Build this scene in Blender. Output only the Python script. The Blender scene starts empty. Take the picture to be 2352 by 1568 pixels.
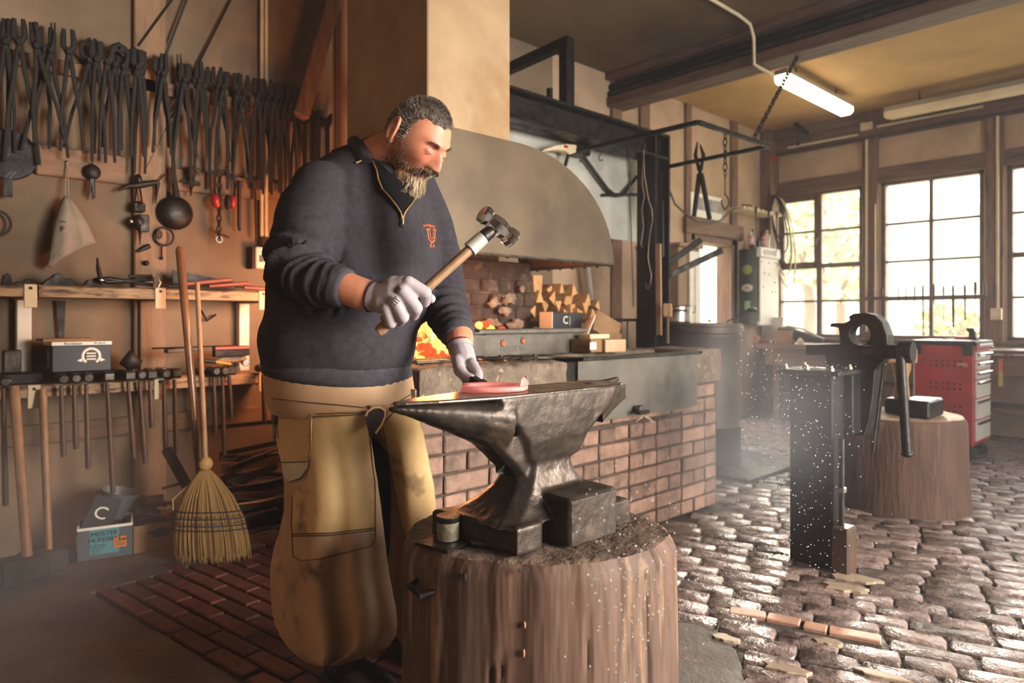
import bpy, bmesh, math, random
from math import sin, cos, pi, radians, sqrt, exp
from mathutils import Vector, Matrix, noise
from mathutils.bvhtree import BVHTree

random.seed(7)
scene = bpy.context.scene
COL = scene.collection

# ------------------------------------------------------------------ camera
FPX, CX, HY, EYE = 1587.0, 1176.0, 733.0, 1.137
YAW = radians(47.0)
FW = Vector((cos(YAW), sin(YAW), 0)); RT = Vector((sin(YAW), -cos(YAW), 0))
cam_d = bpy.data.cameras.new('camera'); cam_d.sensor_width = 36.0
cam_d.lens = FPX / 2352 * 36.0
cam_d.shift_y = -(784.0 - HY) / 2352
cam_d.dof.use_dof = True; cam_d.dof.focus_distance = 1.9; cam_d.dof.aperture_fstop = 3.2
cam_d.clip_start = 0.05; cam_d.clip_end = 400
cam = bpy.data.objects.new('camera', cam_d); COL.objects.link(cam)
cam.location = (0, 0, EYE); cam.rotation_euler = (pi / 2, 0, YAW - pi / 2)
scene.camera = cam

# ------------------------------------------------------------------ world, sun, area lights, exposure
cy = scene.cycles
cy.max_bounces = 7; cy.diffuse_bounces = 2; cy.glossy_bounces = 3; cy.transmission_bounces = 4; cy.transparent_max_bounces = 8; cy.volume_bounces = 0
cy.use_adaptive_sampling = True; cy.adaptive_threshold = 0.1; cy.volume_step_rate = 6.0; cy.use_denoising = True
cy.caustics_reflective = False; cy.caustics_refractive = False; cy.sample_clamp_indirect = 6.0
scene.view_settings.view_transform = 'Standard'
scene.view_settings.look = 'None'
scene.view_settings.gamma = 1.0
scene.view_settings.use_curve_mapping = False
scene.view_settings.exposure = 0.0
world = bpy.data.worlds.new('world'); scene.world = world; world.use_nodes = True
wn = world.node_tree.nodes; wl = world.node_tree.links
bgn = wn.get('Background') or wn.new('ShaderNodeBackground')
bgn.inputs[0].default_value = (1.0, 0.985, 0.955, 1); bgn.inputs[1].default_value = 9.5

def light(name, kind, loc, energy, color, size=None, size_y=None, target=None, rot=None, spread=None):
    d = bpy.data.lights.new(name, kind); d.energy = energy; d.color = color
    if kind == 'AREA':
        d.shape = 'RECTANGLE'; d.size = size; d.size_y = size_y or size
    elif kind == 'POINT': d.shadow_soft_size = size or 0.1
    elif kind == 'SUN': d.angle = size or 0.02
    if spread: d.spread = spread
    o = bpy.data.objects.new(name, d); COL.objects.link(o); o.location = loc
    if target is not None:
        o.rotation_euler = (Vector(target) - Vector(loc)).to_track_quat('-Z', 'Y').to_euler()
    if rot: o.rotation_euler = rot
    return o
# low autumn sun through the window wall
sun_dir = Vector((-1.06, -0.40, -0.40))
sun = light('sun', 'SUN', (12, 6, 6), 7.5, (1.0, 0.88, 0.72), size=radians(5.0))
sun.rotation_euler = sun_dir.to_track_quat('-Z', 'Y').to_euler()
# daylight entering by the windows of the window wall
light('window_daylight', 'AREA', (8.6, 1.6, 1.9), 110, (1.0, 0.87, 0.68), size=5.4, size_y=1.8, target=(0.5, 1.6, 0.9))
# added fill lamp at a made-up opening in the front wall (behind the camera)
light('added_front_fill', 'AREA', (3.1, -2.75, 1.6), 238, (1.0, 0.905, 0.79), size=2.6, size_y=2.2, target=(1.1, 2.4, 0.3), spread=radians(105))

# ------------------------------------------------------------------ pixel -> world helpers
def ray(px, py):
    r = (px - CX) / FPX
    v = FW + RT * r
    return Vector((v.x, v.y, (HY - py) / FPX))
ORI = Vector((0, 0, EYE))
def atd(px, py, d): return ORI + ray(px, py) * d
def onY(px, py, Y): v = ray(px, py); return ORI + v * (Y / v.y)
def onX(px, py, X): v = ray(px, py); return ORI + v * (X / v.x)
def onZ(px, py, Z=0.0): v = ray(px, py); return ORI + v * ((Z - EYE) / v.z)

# ------------------------------------------------------------------ mesh builder
def V(*a): return Vector(a)
def frame(axis):
    a = Vector(axis).normalized()
    t = Vector((0, 0, 1)) if abs(a.z) < 0.95 else Vector((1, 0, 0))
    u = t.cross(a).normalized(); w = a.cross(u)
    return u, w, a
WORG = {}
def worg(o):
    return WORG.get(o.name, Vector((0, 0, 0))) if o else Vector((0, 0, 0))
class MB:
    def __init__(s): s.v = []; s.f = []
    def add(s, vs, fs):
        n = len(s.v); s.v += [Vector(p) for p in vs]; s.f += [tuple(i + n for i in f) for f in fs]; return s
    def box(s, x0, x1, y0, y1, z0, z1):
        return s.add([(x0,y0,z0),(x1,y0,z0),(x1,y1,z0),(x0,y1,z0),(x0,y0,z1),(x1,y0,z1),(x1,y1,z1),(x0,y1,z1)],
                     [(3,2,1,0),(4,5,6,7),(0,1,5,4),(1,2,6,5),(2,3,7,6),(3,0,4,7)])
    def obox(s, c, size, rot=None):
        R = rot if isinstance(rot, Matrix) else (Matrix.Rotation(rot, 3, 'Z') if rot else Matrix.Identity(3))
        c = Vector(c); h = Vector(size) / 2
        vs = [c + R @ Vector((a*h.x, b*h.y, e*h.z)) for e in (-1, 1) for a, b in ((-1,-1),(1,-1),(1,1),(-1,1))]
        return s.add(vs, [(3,2,1,0),(4,5,6,7),(0,1,5,4),(1,2,6,5),(2,3,7,6),(3,0,4,7)])
    def bar(s, p, q, w, h, up=(0, 0, 1)):
        p = Vector(p); q = Vector(q); a = (q - p).normalized(); up = Vector(up)
        if abs(a.dot(up)) > 0.97: up = Vector((1, 0, 0)) if abs(a.x) < 0.9 else Vector((0, 1, 0))
        u = a.cross(up).normalized(); n = u.cross(a)
        vs = []
        for b in (p, q):
            for x, y in ((-1,-1),(1,-1),(1,1),(-1,1)): vs.append(b + u*(x*w/2) + n*(y*h/2))
        return s.add(vs, [(0,1,2,3),(7,6,5,4),(0,4,5,1),(1,5,6,2),(2,6,7,3),(3,7,4,0)])
    def loft(s, rings, caps=True, closed=True):
        n = len(rings[0]); vs = [p for r in rings for p in r]; fs = []
        m = n if closed else n - 1
        for i in range(len(rings) - 1):
            for j in range(m):
                k = (j + 1) % n
                fs.append((i*n + j, i*n + k, (i+1)*n + k, (i+1)*n + j))
        if caps and closed:
            fs.append(tuple(range(n - 1, -1, -1))); fs.append(tuple((len(rings)-1)*n + j for j in range(n)))
        return s.add(vs, fs)
    def tube(s, pts, r, n=8, caps=True, flat=1.0, up=None):
        pts = [Vector(p) for p in pts]; k = len(pts)
        rs = [r] * k if not isinstance(r, (list, tuple)) else list(r)
        rings = []; u = None
        for i, p in enumerate(pts):
            a = (pts[min(i+1, k-1)] - pts[max(i-1, 0)])
            a = a.normalized() if a.length > 1e-9 else Vector((0, 0, 1))
            if u is None:
                u = frame(a)[0] if up is None else (Vector(up) - a * Vector(up).dot(a)).normalized()
            else:
                u = (u - a * u.dot(a)); u = u.normalized() if u.length > 1e-6 else frame(a)[0]
            w = a.cross(u)
            rings.append([p + u*(cos(2*pi*j/n)*rs[i]) + w*(sin(2*pi*j/n)*rs[i]*flat) for j in range(n)])
        return s.loft(rings, caps)
    def lathe(s, prof, c=(0, 0, 0), n=20, axis=(0, 0, 1), caps=True):
        c = Vector(c); u, w, a = frame(axis)
        return s.loft([[c + a*z + u*(cos(2*pi*j/n)*r) + w*(sin(2*pi*j/n)*r) for j in range(n)] for r, z in prof], caps)
    def ell(s, c, rad, n=14, m=9, R=None):
        c = Vector(c); R = R or Matrix.Identity(3); rings = []
        for i in range(m + 1):
            t = -pi/2 + pi*i/m; t = max(-pi/2 + 0.02, min(pi/2 - 0.02, t))
            rings.append([c + R @ Vector((rad[0]*cos(t)*cos(2*pi*j/n), rad[1]*cos(t)*sin(2*pi*j/n), rad[2]*sin(t))) for j in range(n)])
        return s.loft(rings)
    def prism(s, poly, o, u, v, w):
        # polygon (a,b) -> o + a*u + b*v, extruded by vector w
        o = Vector(o); u = Vector(u); v = Vector(v); w = Vector(w)
        n = len(poly); A = [o + u*a + v*b for a, b in poly]
        if u.cross(v).dot(w) < 0: A = A[::-1]
        vs = A + [p + w for p in A]
        fs = [tuple(range(n - 1, -1, -1)), tuple(range(n, 2*n))] + [(i, (i+1) % n, n + (i+1) % n, n + i) for i in range(n)]
        return s.add(vs, fs)
    def torus(s, c, R, r, axis=(0, 0, 1), n=24, m=8, a0=0.0, a1=2*pi, sx=1.0):
        u, w, a = frame(axis); c = Vector(c)
        full = abs(a1 - a0 - 2*pi) < 1e-6
        k = n if full else n + 1
        rings = []
        for i in range(k):
            t = a0 + (a1 - a0) * i / n
            d = u*cos(t)*sx + w*sin(t)
            rings.append([c + d*R + (d.normalized()*cos(2*pi*j/m) + a*sin(2*pi*j/m))*r for j in range(m)])
        if full: rings.append(rings[0])
        return s.loft(rings, not full)
    def grid(s, fn, nu, nv):
        vs = [fn(i/nu, j/nv) for j in range(nv+1) for i in range(nu+1)]
        fs = [(j*(nu+1)+i, j*(nu+1)+i+1, (j+1)*(nu+1)+i+1, (j+1)*(nu+1)+i) for j in range(nv) for i in range(nu)]
        return s.add(vs, fs)
    def bounds(s):
        xs = [p.x for p in s.v]; ys = [p.y for p in s.v]; zs = [p.z for p in s.v]
        return min(xs), max(xs), min(ys), max(ys), min(zs), max(zs)
    def mesh(s, name, org=Vector((0, 0, 0)), bevel=0.0, smooth=None, weld=False, seg=1, recalc=True):
        me = bpy.data.meshes.new(name)
        me.from_pydata([p - org for p in s.v], [], s.f)
        if recalc or bevel or weld:
            bm = bmesh.new(); bm.from_mesh(me)
            if weld: bmesh.ops.remove_doubles(bm, verts=bm.verts, dist=1e-5)
            if recalc: bmesh.ops.recalc_face_normals(bm, faces=bm.faces)
            if bevel:
                ed = [e for e in bm.edges if len(e.link_faces) == 2 and e.calc_face_angle(0) > radians(35)]
                bmesh.ops.bevel(bm, geom=ed, offset=bevel, segments=seg, profile=0.5, affect='EDGES', clamp_overlap=True)
            bm.to_mesh(me); bm.free()
        if smooth is not None:
            me.polygons.foreach_set('use_smooth', [True] * len(me.polygons))
            if smooth < 170:
                try: me.set_sharp_from_angle(angle=radians(smooth))
                except Exception: pass
        me.update(); return me
    def build(s, name, mat, parent=None, bevel=0.0, smooth=None, weld=False, seg=1, org=None, recalc=True):
        if parent is not None: o0 = worg(parent)
        elif org is not None: o0 = Vector(org)
        else:
            b = s.bounds(); o0 = Vector(((b[0]+b[1])/2, (b[2]+b[3])/2, b[4]))
        me = s.mesh(name, o0, bevel, smooth, weld, seg, recalc)
        if mat: me.materials.append(mat)
        o = bpy.data.objects.new(name, me); COL.objects.link(o)
        if parent is not None: o.parent = parent
        else: o.location = o0
        WORG[o.name] = o0
        return o
def tag(o, label=None, cat=None, group=None, kind=None):
    if label: o['label'] = label
    if cat: o['category'] = cat
    if group: o['group'] = group
    if kind: o['kind'] = kind
    return o
def thing(name, label, cat, loc, group=None):
    o = bpy.data.objects.new(name, None); COL.objects.link(o); o.location = loc
    o.empty_display_size = 0.05; WORG[o.name] = Vector(loc)
    return tag(o, label, cat, group)
def copy_tree(o, parent=None):
    c = o.copy(); COL.objects.link(c)
    if parent is not None: c.parent = parent
    for ch in o.children: copy_tree(ch, c)
    return c
def inst(name, me, parent, loc, rot=None, scale=None, mat=None):
    o = bpy.data.objects.new(name, me); COL.objects.link(o)
    o.parent = parent; o.location = Vector(loc) - worg(parent)
    if rot is not None: o.rotation_euler = rot
    if scale is not None: o.scale = scale
    return o
def text_mb(body, size, extrude=0.001, align='CENTER'):
    cu = bpy.data.curves.new('t', 'FONT'); cu.body = body; cu.size = size; cu.extrude = extrude
    cu.align_x = align; cu.align_y = 'CENTER'; cu.resolution_u = 3
    ob = bpy.data.objects.new('t', cu); COL.objects.link(ob)
    dg = bpy.context.evaluated_depsgraph_get()
    me = ob.evaluated_get(dg).to_mesh()
    vs = [v.co.copy() for v in me.vertices]; fs = [tuple(p.vertices) for p in me.polygons]
    ob.evaluated_get(dg).to_mesh_clear()
    bpy.data.objects.remove(ob); bpy.data.curves.remove(cu)
    return vs, fs
def place_text(mb, body, size, o, u, v, extrude=0.0006, align='CENTER', bold=0):
    vs, fs = text_mb(body, size, extrude, align)
    u = Vector(u).normalized(); v = Vector(v).normalized(); w = u.cross(v); o = Vector(o)
    mb.add([o + u*p.x + v*p.y + w*(p.z + extrude) for p in vs], fs); return mb
def nz(p, s=1.0): return noise.noise(Vector(p) * s)
def fb(p, s=1.0, o=4): return noise.fractal(Vector(p) * s, 1.0, 2.0, o)
def remesh(mb, voxel, smooth_it=4, fac=0.5, name='rm'):
    """union of overlapping closed shells into one continuous surface"""
    me = mb.mesh(name); ob = bpy.data.objects.new(name, me); COL.objects.link(ob)
    m = ob.modifiers.new('r', 'REMESH'); m.mode = 'VOXEL'; m.voxel_size = voxel; m.adaptivity = 0
    if smooth_it:
        s2 = ob.modifiers.new('s', 'SMOOTH'); s2.factor = fac; s2.iterations = smooth_it
    dg = bpy.context.evaluated_depsgraph_get()
    ev = ob.evaluated_get(dg); m2 = ev.to_mesh()
    out = MB(); out.v = [v.co.copy() for v in m2.vertices]; out.f = [tuple(p.vertices) for p in m2.polygons]
    ev.to_mesh_clear(); bpy.data.objects.remove(ob); bpy.data.meshes.remove(me)
    return out
def vnormals(mb):
    me = bpy.data.meshes.new('n'); me.from_pydata(mb.v, [], mb.f); me.update()
    ns = [v.normal.copy() for v in me.vertices]; bpy.data.meshes.remove(me); return ns

# ------------------------------------------------------------------ materials
def rgb(h):
    h = h.lstrip('#'); c = [int(h[i:i+2], 16)/255 for i in (0, 2, 4)]
    return tuple(((x/12.92) if x <= 0.04045 else ((x+0.055)/1.055)**2.4) for x in c)
def lin(c): return rgb(c) if isinstance(c, str) else tuple(c)
def M(name, c1, c2=None, scale=6.0, rough=0.7, metal=0.0, bump=0.0, bscale=None, stretch=(1, 1, 1), c3=None, s3=2.0,
      t3=(0.55, 0.68), emit=None, estr=0.0, rvar=0.0, coat=0.0, detail=4.0, spec=0.5, trans=0.0, bdist=0.01, perobj=0.0):
    m = bpy.data.materials.new(name); m.use_nodes = True
    nt = m.node_tree; N = nt.nodes; L = nt.links
    b = N.get('Principled BSDF')
    c1 = lin(c1); c2 = lin(c2) if c2 else c1
    b.inputs['Roughness'].default_value = rough; b.inputs['Metallic'].default_value = metal
    b.inputs['Specular IOR Level'].default_value = spec
    if coat: b.inputs['Coat Weight'].default_value = coat
    if trans: b.inputs['Transmission Weight'].default_value = trans
    tc = N.new('ShaderNodeTexCoord'); mp = N.new('ShaderNodeMapping'); mp.inputs['Scale'].default_value = stretch
    L.new(tc.outputs['Object'], mp.inputs['Vector'])
    vec = mp.outputs['Vector']
    if perobj:
        oi = N.new('ShaderNodeObjectInfo'); ad = N.new('ShaderNodeVectorMath'); ad.operation = 'ADD'
        sc = N.new('ShaderNodeVectorMath'); sc.operation = 'SCALE'; sc.inputs['Scale'].default_value = 37.0
        cb = N.new('ShaderNodeCombineXYZ')
        for i in range(3): L.new(oi.outputs['Random'], cb.inputs[i])
        L.new(cb.outputs[0], sc.inputs[0]); L.new(mp.outputs['Vector'], ad.inputs[0]); L.new(sc.outputs[0], ad.inputs[1])
        vec = ad.outputs[0]
    nt1 = N.new('ShaderNodeTexNoise'); nt1.inputs['Scale'].default_value = scale; nt1.inputs['Detail'].default_value = detail
    nt1.inputs['Roughness'].default_value = 0.62
    L.new(vec, nt1.inputs['Vector'])
    cr = N.new('ShaderNodeValToRGB'); cr.color_ramp.elements[0].position = 0.34; cr.color_ramp.elements[1].position = 0.66
    cr.color_ramp.elements[0].color = (*c1, 1); cr.color_ramp.elements[1].color = (*c2, 1)
    L.new(nt1.outputs['Fac'], cr.inputs['Fac'])
    out = cr.outputs['Color']
    if c3:
        n3 = N.new('ShaderNodeTexNoise'); n3.inputs['Scale'].default_value = s3; n3.inputs['Detail'].default_value = 4.0
        n3.inputs['Roughness'].default_value = 0.65
        L.new(vec, n3.inputs['Vector'])
        r3 = N.new('ShaderNodeValToRGB'); r3.color_ramp.elements[0].position = t3[0]; r3.color_ramp.elements[1].position = t3[1]
        L.new(n3.outputs['Fac'], r3.inputs['Fac'])
        mx = N.new('ShaderNodeMix'); mx.data_type = 'RGBA'; mx.inputs['B'].default_value = (*lin(c3), 1)
        L.new(r3.outputs['Color'], mx.inputs['Factor']); L.new(out, mx.inputs['A']); out = mx.outputs['Result']
    if perobj:
        hv = N.new('ShaderNodeHueSaturation')
        mr = N.new('ShaderNodeMapRange'); mr.inputs['To Min'].default_value = 1 - perobj; mr.inputs['To Max'].default_value = 1 + perobj
        L.new(oi.outputs['Random'], mr.inputs['Value']); L.new(mr.outputs['Result'], hv.inputs['Value'])
        L.new(out, hv.inputs['Color']); out = hv.outputs['Color']
    L.new(out, b.inputs['Base Color'])
    if rvar:
        mr2 = N.new('ShaderNodeMapRange'); mr2.inputs['From Min'].default_value = 0.3; mr2.inputs['From Max'].default_value = 0.7
        mr2.inputs['To Min'].default_value = max(0.03, rough - rvar); mr2.inputs['To Max'].default_value = min(1, rough + rvar)
        n4 = N.new('ShaderNodeTexNoise'); n4.inputs['Scale'].default_value = scale * 0.7; n4.inputs['Detail'].default_value = 2
        L.new(vec, n4.inputs['Vector']); L.new(n4.outputs['Fac'], mr2.inputs['Value']); L.new(mr2.outputs['Result'], b.inputs['Roughness'])
    if bump:
        nb = N.new('ShaderNodeTexNoise'); nb.inputs['Scale'].default_value = bscale or scale * 3; nb.inputs['Detail'].default_value = 3
        nb.inputs['Roughness'].default_value = 0.65
        L.new(vec, nb.inputs['Vector'])
        bp = N.new('ShaderNodeBump'); bp.inputs['Strength'].default_value = bump; bp.inputs['Distance'].default_value = bdist
        L.new(nb.outputs['Fac'], bp.inputs['Height']); L.new(bp.outputs['Normal'], b.inputs['Normal'])
    if emit:
        m.cycles.emission_sampling = 'FRONT' if name == 'lit_diffuser' else 'NONE'
        b.inputs['Emission Color'].default_value = (*lin(emit), 1); b.inputs['Emission Strength'].default_value = estr
    return m

m_plaster = M('plaster', '#b59a80', '#a2876e', 2.2, 0.9, bump=0.25, bscale=14, c3='#84694f', s3=0.9, t3=(0.55, 0.8))
m_dim_soot_plaster = M('dim_sooty_wall_plaster', '#83705a', '#705d4a', 1.8, 0.9, bump=0.25, bscale=14, c3='#4d3d30', s3=0.7, t3=(0.42, 0.72))  # forge bay's dimness put into a darker plaster colour, with soot blotches
m_dim_soot_ceiling = M('dim_sooty_ceiling', '#6f593c', '#5c4930', 1.3, 0.9, bump=0.2, bscale=6, c3='#45362a', s3=0.6, t3=(0.45, 0.75))  # shade left of the beam put into the ceiling colour, with soot blotches
m_ceiling = M('ceiling_plaster', '#b08a55', '#9c7848', 1.3, 0.9, bump=0.2, bscale=6, c3='#86663c', s3=0.7, t3=(0.5, 0.8))
m_timber = M('old_timber', '#7a5a44', '#5c4434', 5, 0.75, bump=0.4, stretch=(6, 6, 0.7), bscale=20, c3='#3d2c22', s3=3)
m_timber_y = M('old_timber_lengthwise', '#6d5040', '#4e3a2e', 5, 0.75, bump=0.4, stretch=(6, 0.6, 6), bscale=20, c3='#352822', s3=3)
m_timber_x = M('old_timber_across', '#7b5b42', '#5a4230', 5, 0.75, bump=0.4, stretch=(0.6, 6, 6), bscale=20, c3='#3a2a20', s3=3)
m_shelf = M('worn_shelf_wood', '#a98a68', '#80644a', 9, 0.7, bump=0.7, stretch=(0.6, 3, 3), bscale=26, c3='#41302a', s3=9, t3=(0.5, 0.62))
m_black = M('black_iron', '#221d1b', '#141110', 20, 0.5, 0.6, bump=0.2, bscale=60, rvar=0.15)
m_tong = M('forged_black_iron', '#191512', '#0e0c0b', 30, 0.75, 0.2, bump=0.25, bscale=70)
m_rust = M('rusty_iron', '#4b2c20', '#2b1a15', 25, 0.75, 0.4, bump=0.35, bscale=70)
m_steel = M('bare_steel', '#9a938a', '#75706a', 25, 0.32, 0.95, bump=0.08, bscale=60, rvar=0.12)
m_dsteel = M('dark_steel', '#4a4540', '#332f2c', 18, 0.45, 0.85, bump=0.15, bscale=50, rvar=0.15)
m_chrome = M('polished_steel', '#d8d4cf', '#b9b4ae', 10, 0.14, 1.0)
m_galv = M('galvanised_sheet', '#cfcdc4', '#b5b4aa', 4, 0.35, 0.35, bump=0.06, bscale=10, rvar=0.1)
m_white = M('white_paint', '#d8d2c6', '#c6bfb2', 5, 0.55)
m_cream = M('cream_paint', '#d5c3a2', '#c2ae8c', 5, 0.6)
m_wood = M('pale_ash_wood', '#9c7a5a', '#806044', 6, 0.5, bump=0.15, stretch=(5, 5, 0.8), bscale=18, c3='#664a34', s3=5, t3=(0.6, 0.75))
m_handle = M('dark_handle_wood', '#523c2e', '#3b2a20', 6, 0.55, bump=0.15, stretch=(5, 5, 0.7), bscale=18)
m_rubber = M('black_rubber', '#171616', '#100f0f', 10, 0.6)
m_paper = M('white_paper', '#e6e2d8', '#dad5ca', 6, 0.8)
m_card = M('brown_cardboard', '#8d6a48', '#76573a', 7, 0.85, bump=0.1)
m_ink = M('black_print', '#141414', '#101010', 5, 0.7)
m_red = M('red_enamel', '#a51f1c', '#8e1816', 6, 0.35)
# ================================================================== STRUCTURE
YB, XW, ZC = 4.10, 8.17, 3.42          # back wall plane, window wall plane, ceiling
XL, YF = -1.6, -2.9
def struct(o): return tag(o, kind='structure')

# ---- floor base and its pieces
m_ground = M('packed_dirt_floor', '#4a4039', '#352d28', 5, 0.8, bump=0.5, bscale=30, c3='#5c5148', s3=2, rvar=0.2)
m_conc = M('smeared_concrete', '#5a5048', '#473e38', 4, 0.72, bump=0.45, bscale=30, c3='#6a6057', s3=1.6, t3=(0.5, 0.75), rvar=0.15)
m_paver = M('red_clay_paver', '#5e3028', '#47241e', 12, 0.55, bump=0.25, bscale=50, c3='#7c4a3a', s3=9, t3=(0.6, 0.75), rvar=0.12, perobj=0.3)
m_cobble = M('worn_stone_sett', '#83706a', '#62524b', 22, 0.38, bump=0.8, bscale=30, c3='#31261f', s3=11, t3=(0.56, 0.68), rvar=0.22, perobj=0.3)
m_palebrick = M('pale_new_brick', '#b98f78', '#a67c66', 14, 0.6, bump=0.2)
m_joint = M('floor_joint_dirt', '#453b35', '#352d28', 14, 0.75, bump=0.6, bscale=40, rvar=0.2)

floor = MB().box(XL - .25, XW + .25, YF - .25, YB + .25, -0.25, -0.012).build('floor', m_joint, org=(0, 0, -0.25))
struct(floor)

# concrete apron in the lower left, butting against the paver field
AN = radians(9.0)                                    # paver field is turned a little against the wall
pu = Vector((cos(AN), sin(AN), 0)); pv = Vector((-sin(AN), cos(AN), 0))
P0 = Vector((0.70, 3.25, 0))
poly = [(-1.55, -2.8), (0.95, -2.8)]
for t in range(0, 13):
    q = P0 + pv * (-4.0 + t * 4.05 / 12) - pu * 0.012
    if q.y > -2.8: poly.append((q.x + 0.01 * sin(t * 2.1), q.y))
poly += [(1.62, 3.43), (1.62, 4.08), (-1.55, 4.08)]
slab = MB().prism(poly, (0, 0, -0.03), (1, 0, 0), (0, 1, 0), (0, 0, 0.028)).build('concrete_slab', m_conc, floor, bevel=0.004)
# paver field: running bond of bricks laid flat
pm = []
for k in range(3):
    b = MB().box(-0.117, 0.117, -0.0335, 0.0335, -0.02, 0.0)
    me = b.mesh('paving_brick', bevel=0.005); me.materials.append(m_paver); pm.append(me)
def inpoly(x, y, pl):
    c = False; n = len(pl)
    for i in range(n):
        x1, y1 = pl[i]; x2, y2 = pl[(i+1) % n]
        if (y1 > y) != (y2 > y) and x < (x2-x1)*(y-y1)/(y2-y1)+x1: c = not c
    return c
rng = random.Random(3)
npav = 0
for i in range(0, 17):
    for j in range(0, 13):
        s = i * 0.078 + 0.04
        t = 0.05 - (j + 0.5 * (i % 2)) * 0.25
        c = P0 + pu * s + pv * t
        if c.x < 0.7 or c.x > 2.05 or c.y < 0.25: continue
        if c.y > 2.10 and c.x > 1.52: continue
        if c.x > 1.85 and c.y < 0.9: continue
        o = inst('paving_brick', pm[npav % 3], floor, (c.x, c.y, rng.uniform(-0.003, 0.0015)), (rng.uniform(-.012, .012), rng.uniform(-.012, .012), AN + pi/2))
        npav += 1
# setts
CA = radians(-71)                     # row direction
cu_ = Vector((cos(CA), sin(CA), 0)); cv_ = Vector((-sin(CA), cos(CA), 0))
def sett_mb(seed, L, Wd):
    r = random.Random(seed); ring = []
    for x, y in ((-.45, -1), (.0, -1), (.45, -1), (.93, -.96), (1, -.4), (1, .45), (.92, .96), (.4, 1), (-.05, 1), (-.5, 1), (-.94, .95), (-1, .4), (-1, -.45), (-.92, -.96)):
        ring.append((x*L/2*r.uniform(.965, 1.02), y*Wd/2*r.uniform(.92, 1.03)))
    n = len(ring)
    mb = MB()
    tilt = r.uniform(-.05, .05); tl2 = r.uniform(-.03, .03)
    r0 = [Vector((x, y, -0.04)) for x, y in ring]
    r1 = [Vector((x, y, -0.0065 + r.uniform(-.002, .002))) for x, y in ring]
    r2 = [Vector((x*0.94, y*0.87, x*tl2*.7 + y*tilt*.7 + r.uniform(-.002, .0015))) for x, y in ring]
    mb.loft([r0, r1, r2], caps=False)
    c = len(mb.v); mb.v.append(Vector((0, 0, r.uniform(-.001, 0.0025))))
    for k in range(n): mb.f.append((2*n + k, 2*n + (k+1) % n, c))
    return mb
patch_poly = [(p.x, p.y) for p in (onZ(1535, 1425), onZ(1600, 1432), onZ(1645, 1452), onZ(1690, 1490), onZ(1705, 1530), onZ(1720, 1600), onZ(1500, 1700), onZ(1400, 1600))]
slots = []
x_sp = 0.108
for i in range(-80, 80):
    t = -4.0 + rng.uniform(0, 0.2)
    while t < 5.2:
        L = rng.choice((0.15, 0.18, 0.2, 0.22, 0.26))
        c = cu_ * 0 + Vector((4.0, 1.5, 0)) + cv_ * (i * x_sp) + cu_ * (t + L/2 - 0.6)
        t += L + 0.006
        if not (1.75 < c.x < XW - .06 and YF < c.y < YB - .05): continue
        if c.x < 3.88 and c.y > 2.22: continue
        if c.y > 2.2 and c.x < 1.9: continue
        if inpoly(c.x, c.y, patch_poly): continue
        if c.x < 2.08 and c.y > 0.85: continue
        d = c.dot(FW); l = c.dot(RT)
        if d < 1.6: continue
        px = CX + l/d*FPX; py = HY + EYE/d*FPX
        vis = -60 < px < 2420 and py < 1640
        slots.append((0 if vis else 1, d, c, L))
slots.sort(key=lambda s: (s[0], s[1]))
sm = {}
for L in (0.15, 0.18, 0.2, 0.22, 0.26):
    for k in range(4):
        me = sett_mb(int(L*100)*10 + k, L, x_sp - 0.005).mesh('cobblestone', smooth=50); me.materials.append(m_cobble); sm[(L, k)] = me
rest = MB(); nset = 0
white_c = [onZ(1755, 1412), onZ(1835, 1430), onZ(1890, 1441), onZ(1965, 1456)]
for vis, d, c, L in slots:
    if vis: continue
    zz = 0.006 * fb(c, 1.1) + rng.uniform(-0.003, 0.003)
    if any((c - Vector((w.x, w.y, 0))).length < 0.085 for w in white_c): continue
    if nset < 296:
        inst('cobblestone', sm[(L, rng.randrange(4))], floor, (c.x, c.y, zz), (rng.uniform(-.03, .03), rng.uniform(-.03, .03), CA + rng.uniform(-.03, .03)))
    else:
        q = sett_mb(nset, L, x_sp - 0.005); Rm = Matrix.Rotation(CA + rng.uniform(-.03, .03), 3, 'Z')
        rest.add([Rm @ p + Vector((c.x, c.y, zz)) for p in q.v], q.f)
    nset += 1
rc = rest.build('far_cobblestones', m_cobble, floor, smooth=50); tag(rc, kind='stuff')
pat = MB().prism(patch_poly, (0, 0, -0.03), (1, 0, 0), (0, 1, 0), (0, 0, 0.031)).build('concrete_patch', m_conc, floor, bevel=0.006)
# four pale new bricks let into the setts
for a, b in (((1676, 1400), (1760, 1412)), ((1762, 1413), (1838, 1428)), ((1846, 1432), (1900, 1443)), ((1904, 1444), (2024, 1466))):
    p = onZ(*a); q = onZ(*b); c = (p + q)/2; dv = q - p
    mb = MB().obox((c.x, c.y, -0.012), (dv.length, 0.062, 0.03), math.atan2(dv.y, dv.x))
    mb.build('pale_brick', m_palebrick, floor, bevel=0.004)
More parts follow.
